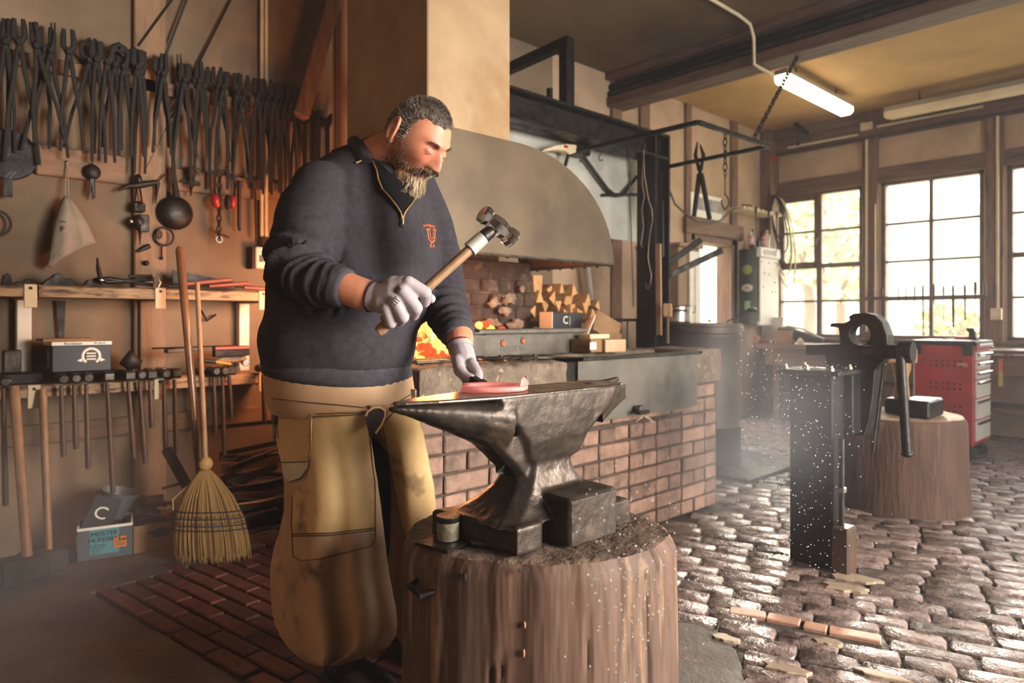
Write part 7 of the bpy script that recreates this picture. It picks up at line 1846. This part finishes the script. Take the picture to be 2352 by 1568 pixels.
# hair region
def in_hair(p):
    x, y, z = p
    if z < -.045: return False
    z = z - .006*nz((x, y, z), 55)
    if y > .028: return z > .079 - .10*max(0, abs(x) - .045) - .25*max(0, .06 - y)
    if y > -.005: return z > -.005
    return z > -.045 - .0*y
cap = MB(); idx = {}
for j in range(NP):
    for i in range(NT):
        quad = [(j, i), (j, (i+1) % NT), (j+1, (i+1) % NT), (j+1, i)]
        if all(in_hair(hv[a][b]) for a, b in quad):
            f = []
            for a, b in quad:
                if (a, b) not in idx:
                    p = hv[a][b]; w = H2W(p); n = (w - Hc).normalized(); idx[(a, b)] = len(cap.v); cap.v.append(w + n*(.0018 + .0012*fb(w, 60, 3)))
                f.append(idx[(a, b)])
            cap.f.append(tuple(f))
cap.build('hair', m_hair, man, smooth=180, recalc=False)
hd1, hd2 = MB(), MB(); keys = list(idx.keys())
for k in range(9000):
    a, b = rs.choice(keys); p = hv[a][b] + V(rs.uniform(-.002, .002), rs.uniform(-.002, .002), rs.uniform(-.002, .002)); w = H2W(p); n = (w - Hc).normalized()
    d = (n*.75 - HF*.25 - HU*(.15 if p.z < .06 else -.05) + HF*(.5 if p.z > .09 else 0) + V(rs.uniform(-.25, .25), rs.uniform(-.25, .25), rs.uniform(-.25, .25))).normalized()
    grey = rs.random() < (.55 if p.z < .05 else .22)
    blade(hd2 if grey else hd1, w + n*.001, d, rs.uniform(.006, .011), .00055, n.cross(d).normalized())
tag(hd1.build('hair_strands', m_hair, man, recalc=False), kind='stuff'); tag(hd2.build('grey_hair_strands', m_hairl, man, recalc=False), kind='stuff')
# beard: stubble along the jaw, moustache and goatee
b1, b2 = MB(), MB(); cnt = 0
while cnt < 5200:
    x = rs.uniform(-.085, .085); z = rs.uniform(-.118, .005); y = rs.uniform(-.015, .125)
    ax_ = abs(x)
    jaw = z < -.045 - .35*max(0, y - .02) + .0 and y < .10
    side = ax_ > .055 and y < .045 and y > -.01 and z < .0
    must = y > .06 and ax_ < .033 and -.064 < z < -.046
    goat = y > .05 and ax_ < .032 and z < -.076
    wrap = y > .05 and .022 < ax_ < .036 and -.10 < z < -.05
    if not (jaw or side or must or goat or wrap): continue
    q, n = norm_at(H2W(V(x, y, z)))
    lq = V((q - Hc).dot(HL), (q - Hc).dot(HF), (q - Hc).dot(HU))
    if lq.z > .01: continue
    if goat: L = rs.uniform(.015, .036); d = (n*.35 - HU*.75 + HF*.05 - V(0, 0, .35)).normalized(); mbx = b2 if rs.random() < .7 else b1
    elif must: L = rs.uniform(.010, .018); d = (n*.5 + HL*(1 if x > 0 else -1)*.5 - HU*.6).normalized(); mbx = b1 if rs.random() < .6 else b2
    elif wrap: L = rs.uniform(.010, .022); d = (n*.45 - HU*.8).normalized(); mbx = b1 if rs.random() < .5 else b2
    else: L = rs.uniform(.003, .007); d = (n*.6 - HU*.6).normalized(); mbx = b1 if rs.random() < .6 else b2
    d = (d + V(rs.uniform(-.22, .22), rs.uniform(-.22, .22), rs.uniform(-.22, .22))).normalized(); s = n.cross(d)
    s = s.normalized() if s.length > .01 else HL
    blade(mbx, q, d, L, .0005 if L < .01 else .0009, s); cnt += 1
for k in range(900):          # dense goatee and moustache core
    if k < 620:
        x = rs.uniform(-.028, .028); q, n = norm_at(H2W(V(x, .10, rs.uniform(-.118, -.080)))); L = rs.uniform(.018, .038); d = (n*.30 - HU*.62 - V(0, 0, .5)).normalized(); mbx = b2 if rs.random() < .75 else b1
    else:
        x = rs.uniform(-.034, .034); q, n = norm_at(H2W(V(x, .125, rs.uniform(-.062, -.048)))); L = rs.uniform(.010, .019); d = (n*.45 + HL*(1 if x > 0 else -1)*.45 - HU*.65).normalized(); mbx = b1 if rs.random() < .55 else b2
    d = (d + V(rs.uniform(-.18, .18), rs.uniform(-.18, .18), rs.uniform(-.18, .18))).normalized(); s = n.cross(d)
    blade(mbx, q, d, L, .0011, s.normalized() if s.length > .01 else HL)
tag(b1.build('beard', m_browh, man, recalc=False), kind='stuff'); tag(b2.build('grey_beard', m_beardl, man, recalc=False), kind='stuff')

# ---------------- gloves
def chainf(mb, L, n=12):
    pts = [atd(a, b, d) for a, b, d, r in L]; rs_ = [r for *_, r in L]
    for p, r in zip(pts, rs_): mb.ell(p, (r, r, r), 12, 8)
    for i in range(len(pts) - 1): mb.tube([pts[i], pts[i+1]], [rs_[i], rs_[i+1]], n)
g = MB()
for L in ([(938, 650, 1.690, .0185), (977, 672, 1.700, .0165), (976, 694, 1.742, .0140), (955, 690, 1.772, .012)],
          [(925, 668, 1.682, .0185), (956, 707, 1.692, .0168), (950, 724, 1.735, .0142), (932, 712, 1.765, .012)],
          [(907, 690, 1.682, .018), (926, 728, 1.692, .0158), (919, 738, 1.735, .0135), (904, 722, 1.762, .0115)],
          [(888, 707, 1.690, .0165), (898, 742, 1.700, .0142), (892, 746, 1.735, .012), (881, 730, 1.755, .010)],
          [(892, 660, 1.725, .022), (930, 652, 1.765, .019), (968, 672, 1.795, .0155), (990, 686, 1.792, .013)]): chainf(g, L)
chainf(g, [(864, 681, 1.732, .0375), (884, 680, 1.718, .037), (905, 676, 1.706, .036), (922, 672, 1.702, .030)])
chainf(g, [(880, 690, 1.715, .034), (900, 692, 1.705, .030)]); chainf(g, [(905, 660, 1.71, .030), (925, 655, 1.70, .024)])
gl = remesh(g, .0032, 5, .5)
gl.build('glove', m_glove, man, smooth=180)
gbv = BVHTree.FromPolygons([p[:] for p in gl.v], gl.f)
wv = (atd(866, 682, 1.73) - atd(840, 674, 1.74)).normalized()
MB().torus(atd(857, 680, 1.7335), .0395, .0035, wv, 28, 7).build('glove_cuff_trim', m_cuff, man, smooth=60)
MB().tube([atd(856, 680, 1.7335), atd(872, 681, 1.727)], [.0405, .0385], 28, caps=False).build('glove_cuff', m_glove, man, smooth=180)
gp_ = MB(); 
def gline(pxs, r=.0011): gp_.tube(line(pxs, .0008, 3, gbv), r, 4)
gline([(906, 668), (914, 658), (921, 663), (913, 673), (906, 668)]); gline([(911, 667), (914, 662), (917, 665)], .0016)
for k in range(3): gline([(900 + k*4.5, 691 - k*3), (904 + k*4.5, 695 - k*3)], .0013); gline([(906 + k*4, 697 - k*4), (910 + k*4, 701 - k*4)], .001)
gline([(903, 683), (906, 686), (902, 688)], .0012); gline([(908, 680), (911, 683), (907, 685)], .0012)
gp_.build('glove_print', M('glove_print_ink', '#4c464c', '#3f3a40', 10, .8), man)
g = MB()
for L in ([(1084, 836, 1.885, .017), (1097, 858, 1.858, .0150), (1099, 880, 1.835, .0120)],
          [(1078, 842, 1.905, .0165), (1092, 866, 1.872, .0148), (1094, 884, 1.848, .0118)],
          [(1068, 848, 1.915, .016), (1084, 872, 1.885, .014), (1082, 884, 1.862, .0115)],
          [(1058, 848, 1.915, .0145), (1072, 876, 1.893, .0125), (1070, 886, 1.872, .0105)],
          [(1052, 828, 1.895, .019), (1056, 850, 1.868, .0175), (1066, 862, 1.848, .0155), (1082, 869, 1.832, .0130)]): chainf(g, L)
chainf(g, [(1057, 795, 1.948, .0345), (1062, 812, 1.93, .0345), (1068, 830, 1.912, .033), (1073, 842, 1.90, .026)])
gl2 = remesh(g, .0032, 5, .5); gl2.build('glove', m_glove, man, smooth=180)
wv2 = (atd(1060, 805, 1.94) - atd(1056, 780, 1.96)).normalized()
MB().torus(atd(1056, 791, 1.951), .0365, .0032, wv2, 28, 7).build('glove_cuff_trim', m_cuff, man, smooth=60)
MB().tube([atd(1056, 790, 1.952), atd(1059, 803, 1.94)], [.0372, .0355], 28, caps=False).build('glove_cuff', m_glove, man, smooth=180)

# ---------------- trousers, boots
tr2 = MB(); limb(tr2, LEGA, 1.12, 18); limb(tr2, LEGB, 1.12, 18); tr2.loft([el_ring(840, 640, 925, 2.06, .165, 28), el_ring(930, 640, 940, 2.07, .165, 28), el_ring(980, 680, 920, 2.08, .12, 28)])
remesh(tr2, .012, 4, .5).build('trousers', m_trouser, man, smooth=180)
fdir = V(.121, -.992, 0)
for k, (px, py, d) in enumerate(((790, 1545, 2.16), (940, 1500, 2.34))):
    an_ = atd(px, py, d); an_.z = 0; fd = (fdir + RT*(.25 if k == 0 else .1)).normalized(); sd_ = V(-fd.y, fd.x, 0)
    b_ = MB()
    b_.loft([[an_ + fd*(y + .02) + sd_*x*w + V(0, 0, z) for x, y in [(cos(t), .055*sin(t)) for t in [2*pi*j/16 for j in range(16)]]] for w, z in ((.048, .02), (.05, .09), (.052, .16), (.056, .24))])
    b_.loft([[an_ + fd*(-.06 + .27*t) + sd_*(cos(a)*wd) + V(0, 0, .012 + max(0, sin(a))*h) for a in [2*pi*j/16 for j in range(16)]] for t, wd, h in ((0, .035, .08), (.15, .045, .10), (.4, .05, .10), (.65, .053, .075), (.85, .05, .06), (1.0, .03, .045))])
    remesh(b_, .008, 4, .5).build('boot', m_boot, man, smooth=180)
    MB().prism([(-.075, -.042), (.06, -.052), (.16, -.055), (.215, -.035), (.225, 0), (.215, .035), (.16, .055), (.06, .052), (-.075, .042)], an_ + V(0, 0, .002), fd, sd_, (0, 0, .022)).build('boot_sole', m_rubber, man, bevel=.004)

# ---------------- leather apron
def interp(tab, y):
    if y <= tab[0][0]: return tab[0][1:]
    for a, b in zip(tab[:-1], tab[1:]):
        if y <= b[0]:
            t = (y - a[0])/(b[0] - a[0]); t = t*t*(3 - 2*t)*.4 + t*.6
            return tuple(p + (q - p)*t for p, q in zip(a[1:], b[1:]))
    return tab[-1][1:]
FA = [(838, 612, 945), (900, 618, 950), (940, 626, 862), (955, 629, 852), (1000, 637, 852), (1060, 645, 860), (1110, 652, 868), (1170, 652, 876), (1220, 642, 882), (1260, 628, 887), (1310, 620, 893), (1360, 621, 902), (1400, 624, 910), (1430, 630, 913), (1460, 643, 909), (1485, 660, 893), (1505, 680, 855), (1520, 702, 805), (1528, 722, 778)]
def dA(px, py):
    xl, xr = interp(FA, py); u = max(0, min(1, (px - xl)/max(1, xr - xl)))
    t = max(0, min(1, (py - 930)/560))
    base = 2.055 - .02*t; bulge = .175 - .015*t
    f = sin(pi*(.06 + .88*u))**.75
    wy = sst(925, 1070, py); dY0 = 2.062 - .204*sqrt(max(0, 1 - ((px - 792)/168.0)**2))
    fold = .050*t**1.2*(exp(-((u - .58 + .03*sin(py*.01))/.08)**2)) - .030*t*exp(-((u - .34)/.12)**2) + .020*t*exp(-((u - .86)/.06)**2) + .012*t*exp(-((u - .10)/.06)**2)
    return (base - bulge*f)*wy + dY0*(1 - wy) + fold + .003*nz((px*.02, py*.012, 0))
def sheet(fn, nu, nv, th=.004):
    g0 = MB().grid(fn, nu, nv); m = len(g0.v); ns_ = vnormals(g0)
    s = 1 if sum(n.dot(FW) for n in ns_) < 0 else -1
    o = MB(); o.v = list(g0.v) + [p - n*s*th for p, n in zip(g0.v, ns_)]; o.f = list(g0.f) + [tuple(m + i for i in reversed(f)) for f in g0.f]
    W = nu + 1
    rim = [i for i in range(W)] + [W*j + nu for j in range(1, nv + 1)] + [W*nv + i for i in range(nu - 1, -1, -1)] + [W*j for j in range(nv - 1, 0, -1)]
    for a, b in zip(rim, rim[1:] + rim[:1]): o.f.append((a, b, m + b, m + a))
    return o
ap = thing('leather_apron', 'tan leather apron', 'apron', WORG[man.name]); ap.parent = man; ap.location = (0, 0, 0)
for k in ('label', 'category'):
    if k in ap: del ap[k]
# waist yoke
yk = []
def yring(py, xl, xr, b): return el_ring(py, xl, xr, 2.062, b, 44)
ykm = MB().loft([yring(832, 612, 940, .205), yring(860, 616, 944, .206), yring(900, 621, 950, .204), yring(925, 626, 953, .200), yring(940, 634, 952, .192)], caps=False); ykb = BVHTree.FromPolygons([p[:] for p in ykm.v], ykm.f); ykm.build('yoke', m_leather, ap, smooth=180)
sheet(lambda u, v: (lambda py: (lambda xs: atd(xs[0] + (xs[1] - xs[0])*u, py, dA(xs[0] + (xs[1] - xs[0])*u, py)))(interp(FA, py)))(945 + (1528 - 945)*v), 60, 90).build('right_leg_flap', m_leather, ap, smooth=60)
FB = [(925, 850, 955), (960, 852, 966), (1000, 854, 975), (1060, 860, 986), (1120, 866, 998), (1180, 874, 1004), (1250, 882, 1005), (1330, 890, 1000), (1400, 896, 990), (1450, 905, 972), (1480, 922, 952)]
def dB(px, py):
    xl, xr = interp(FB, py); u = max(0, min(1, (px - xl)/max(1, xr - xl))); t = max(0, min(1, (py - 930)/500))
    wy = sst(925, 1060, py); dY0 = 2.062 - .204*sqrt(max(0, 1 - ((px - 792)/168.0)**2))
    return (2.20 + .06*t - (.17 - .02*t)*sin(pi*(.04 + .80*u))**.8)*wy + dY0*(1 - wy) + .012*t*sin(u*9 + 1) + .004*nz((px*.02, py*.012, 5))
sheet(lambda u, v: (lambda py: (lambda xs: atd(xs[0] + (xs[1] - xs[0])*u, py, dB(xs[0] + (xs[1] - xs[0])*u, py)))(interp(FB, py)))(930 + (1480 - 930)*v), 36, 80).build('left_leg_flap', m_leather, ap, smooth=60)
def patch(name, tab, df, mat, off, nu=40, nv=60, th=.003):
    y0, y1 = tab[0][0], tab[-1][0]
    return sheet(lambda u, v: (lambda py: (lambda xs: atd(xs[0] + (xs[1] - xs[0])*u, py, df(xs[0] + (xs[1] - xs[0])*u, py) - off))(interp(tab, py)))(y0 + (y1 - y0)*v), nu, nv, th).build(name, mat, ap, smooth=60)
patch('knee_patch', [(948, 720, 838), (972, 716, 848), (1000, 714, 852), (1060, 712, 857), (1100, 706, 862), (1120, 685, 863), (1140, 672, 864), (1200, 669, 862), (1228, 669, 860)], dA, m_suede, .005)
patch('knee_patch_hem', [(1224, 669, 860), (1240, 669, 860), (1252, 670, 852), (1262, 671, 815), (1272, 674, 775), (1282, 682, 735), (1287, 692, 715)], dA, m_leather, .0055, 40, 24)
patch('thigh_patch', [(938, 912, 950), (950, 890, 958), (975, 876, 966), (1000, 879, 973), (1060, 893, 984), (1120, 905, 996), (1180, 917, 1001), (1225, 928, 1001), (1242, 936, 990), (1250, 946, 975)], dB, m_suede, .005, 30, 60)
patch('pocket', [(952, 622, 714), (965, 624, 714), (1000, 632, 712), (1040, 640, 710), (1062, 646, 706)], dA, m_suede, .012, 24, 24, .006)
patch('pocket_tip', [(1058, 646, 706), (1075, 648, 704), (1090, 651, 697), (1100, 656, 685), (1106, 664, 674)], dA, M('white_hide', '#cfc4b2', '#bdb09c', 20, .7, bump=.2), .0125, 24, 16, .006)
patch('pocket_top_band', [(946, 621, 713), (952, 622, 713), (962, 624, 713)], dA, m_leather, .016, 24, 4, .004)
def seam(pxs, df, r=.0012, off=.008, mat=None, n=8):
    pts = []
    for (a, b), (c, d) in zip(pxs[:-1], pxs[1:]):
        for k in range(n): x = a + (c - a)*k/n; y = b + (d - b)*k/n; pts.append(atd(x, y, df(x, y) - off))
    x, y = pxs[-1]; pts.append(atd(x, y, df(x, y) - off))
    return MB().tube(pts, r, 5).build('seam', mat or m_stitch, ap, smooth=60)
seam([(720, 950), (838, 947), (848, 970), (855, 1060), (862, 1110), (863, 1238), (851, 1254), (812, 1264), (775, 1274), (735, 1284), (690, 1287), (673, 1278), (669, 1200), (671, 1140)], dA)
seam([(669, 1226), (760, 1224), (861, 1212)], dA, .0014, .009); seam([(669, 1231), (760, 1229), (861, 1217)], dA, .0014, .009)
seam([(714, 950), (712, 1030), (706, 1075), (690, 1098), (665, 1107)], dA, .0018, .014)
seam([(640, 1062), (706, 1060)], dA, .0016, .015)
seam([(912, 938), (878, 975), (893, 1060), (915, 1180), (930, 1238), (946, 1250), (975, 1250)], dB)
def dY(px, py):
    v = ray(px, py); return 2.062 - .207*sqrt(max(0, 1 - ((px - 786)/166.0)**2))
MB().tube(line([(624, 915), (700, 923), (770, 929), (838, 936)], .001, 8, ykb), .0016, 5).tube(line([(945, 905), (915, 922), (892, 931)], .001, 8, ykb), .0016, 5).build('seam', m_stitch, ap, smooth=60); seam([(716, 957), (780, 954), (835, 951)], dA, .0014, .008)
# keyhole opening at the crotch, with pale edge
kh = [(840, 955), (845, 944), (858, 936), (872, 935), (883, 942), (884, 955), (876, 975), (862, 995), (850, 1006), (846, 990), (841, 970)]
pts = [atd(x, y, min(dY(x, min(y, 950)), 1.90) - .016) for x, y in kh]
cen = sum(pts, V(0, 0, 0))/len(pts); mb = MB(); mb.add([cen + FW*.0] + pts, [(0, i, i % len(pts) + 1) for i in range(1, len(pts) + 1)]); mb.build('keyhole_opening', M('dark_leather_inside', '#2b1a15', '#20130f', 10, .8), ap, recalc=False)
MB().tube([p - FW*.002 for p in pts[:8]] , .0035, 6).build('keyhole_edge', m_edge, ap, smooth=60)
# side buckle and knife handle in pocket
c = atd(946, 905, 2.03); MB().obox(c, (.012, .03, .03), .6).build('buckle', m_steel, ap, bevel=.003)
kn = thing('hoof_knife', 'brown handled knife in the apron pocket', 'knife', atd(634, 950, 1.99))
kp = [atd(630, 972, dA(640, 972) - .004), atd(632, 950, dA(640, 960) - .004), atd(634, 934, dA(640, 955) - .004)]
MB().tube(kp, [.011, .012, .0085], 12, flat=.8).build('grip', M('polished_red_wood', '#4a2018', '#38160f', 8, .2), kn, smooth=60)
MB().tube([kp[0], kp[0] - V(0, 0, .05)], [.006, .004], 6).build('tang', m_steel, kn)

# ---------------- hammer in the right hand and punch in the left
hmr = thing('hand_hammer', 'ball faced hammer with ash handle in the raised right hand', 'hammer', atd(880, 752, 1.735))
E = atd(868, 763, 1.722); Hh = atd(1112, 543, 1.80)
hx_ = (Hh - E).normalized(); 
MB().tube([E, E + hx_*.012, E.lerp(Hh, .25), E.lerp(Hh, .6), E.lerp(Hh, .88)], [.015, .0185, .0165, .0155, .0165], 14, flat=.82).build('handle', m_wood, hmr, smooth=60)
MB().tube([E.lerp(Hh, .86), E.lerp(Hh, .99)], [.0205, .019], 16).build('ferrule', m_galv, hmr, smooth=60)
h1, h2 = atd(1112, 492, 1.79), atd(1172, 545, 1.83); hc_ = (h1 + h2)/2; ha = (h2 - h1).normalized()
MB().lathe([(.022, -.056), (.0265, -.052), (.0265, -.040), (.020, -.030), (.025, -.018), (.028, 0), (.025, .018), (.020, .030), (.0265, .038), (.028, .044), (.028, .056), (.023, .061)], hc_, 8, ha).build('head', m_chrome, hmr, smooth=35)
MB().tube([Hh, hc_ + (hc_ - Hh)*.45], [.018, .014], 12).build('eye_socket', m_dsteel, hmr, smooth=60)
pn = thing('steel_punch', 'black square steel punch held in the left hand on the hot shoe', 'punch', onZ(1095, 884, ZT + .02))
p0, p1 = atd(1068, 858, 1.862), atd(1104, 884, 1.80)
MB().bar(p0, p1, .024, .020).build('shank', m_black, pn, bevel=.003)
pv_ = (p1 - p0).normalized(); MB().bar(p1 - pv_*.012, p1 + pv_*.012, .032, .026).build('tip', m_black, pn, bevel=.003)
# ================================================================== HAZE AND DUST
def haze(name, density, color, aniso, x0, x1, y0, y1, z0, z1):
    m = bpy.data.materials.new(name); m.use_nodes = True; N = m.node_tree.nodes; L = m.node_tree.links; N.clear()
    o = N.new('ShaderNodeOutputMaterial'); s = N.new('ShaderNodeVolumeScatter'); s.inputs['Color'].default_value = (*color, 1); s.inputs['Density'].default_value = density; s.inputs['Anisotropy'].default_value = aniso
    L.new(s.outputs[0], o.inputs['Volume'])
    ob = MB().box(x0, x1, y0, y1, z0, z1).build(name, m); tag(ob, 'thin smoke haze hanging in the workshop air', 'haze', kind='stuff')
    return ob
haze('workshop_haze', .0075, (.92, .94, 1.0), .35, XL + .02, XW - .15, YF + .02, YB - .005, .03, ZC - .02)
def cloud(name, label, dens, color, c, rad, aniso):
    m = bpy.data.materials.new(name); m.use_nodes = True; N = m.node_tree.nodes; L = m.node_tree.links; N.clear()
    o = N.new('ShaderNodeOutputMaterial'); s = N.new('ShaderNodeVolumeScatter'); s.inputs['Color'].default_value = (*color, 1); s.inputs['Anisotropy'].default_value = aniso
    tc = N.new('ShaderNodeTexCoord'); mp = N.new('ShaderNodeMapping'); mp.inputs['Scale'].default_value = (1/rad[0], 1/rad[1], 1/rad[2])
    ln = N.new('ShaderNodeVectorMath'); ln.operation = 'LENGTH'; mr = N.new('ShaderNodeMapRange'); mr.interpolation_type = 'SMOOTHSTEP'
    mr.inputs['From Min'].default_value = 1.0; mr.inputs['From Max'].default_value = 0.0; mr.inputs['To Min'].default_value = 0.0; mr.inputs['To Max'].default_value = dens
    ns = N.new('ShaderNodeTexNoise'); ns.inputs['Scale'].default_value = 2.2; ns.inputs['Detail'].default_value = 2; mr2 = N.new('ShaderNodeMapRange'); mr2.inputs['From Min'].default_value = .35; mr2.inputs['From Max'].default_value = .65; mr2.inputs['To Min'].default_value = .35; mr2.inputs['To Max'].default_value = 1.4
    mu = N.new('ShaderNodeMath'); mu.operation = 'MULTIPLY'
    L.new(tc.outputs['Object'], mp.inputs[0]); L.new(mp.outputs[0], ln.inputs[0]); L.new(ln.outputs['Value'], mr.inputs['Value']); L.new(tc.outputs['Object'], ns.inputs['Vector']); L.new(ns.outputs['Fac'], mr2.inputs['Value'])
    L.new(mr.outputs[0], mu.inputs[0]); L.new(mr2.outputs[0], mu.inputs[1]); L.new(mu.outputs[0], s.inputs['Density']); L.new(s.outputs[0], o.inputs['Volume'])
    ob = MB().ell(c, rad, 20, 12).build(name, m, org=c); return tag(ob, label, 'smoke', kind='stuff')
cloud('sunlit_dust_cloud', 'pale sunlit dust cloud drifting around the column', .62, (.90, .94, 1.0), (2.75, 1.45, .72), (.62, .55, .62), .3)
cloud('drifting_smoke', 'grey smoke drifting low before the wall shelves', .36, (.85, .92, 1.0), (.35, 2.5, .50), (.62, .8, .62), .1)
m_mote = M('bright_dust', '#d8d8d8', '#c8c8c8', 5, .6)
rm = random.Random(31); motes = MB()
for k in range(620):
    if k < 330: c = atd(rm.gauss(1850, 60), rm.uniform(830, 1320), rm.uniform(2.2, 3.0)); r = rm.uniform(.0009, .0024)
    elif k < 430: c = atd(rm.uniform(1690, 1800), rm.uniform(780, 1010), rm.uniform(2.4, 3.4)); r = rm.uniform(.001, .0024)
    else: c = atd(rm.gauss(1455, 55), rm.gauss(1330, 110), rm.uniform(.95, 1.3)); r = rm.uniform(.0006, .0016)
    motes.ell(c, (r, r, r), 6, 4)
tag(motes.build('dust_motes', m_mote, recalc=False), 'bright dust specks floating in the sunlit air', 'dust', kind='stuff')
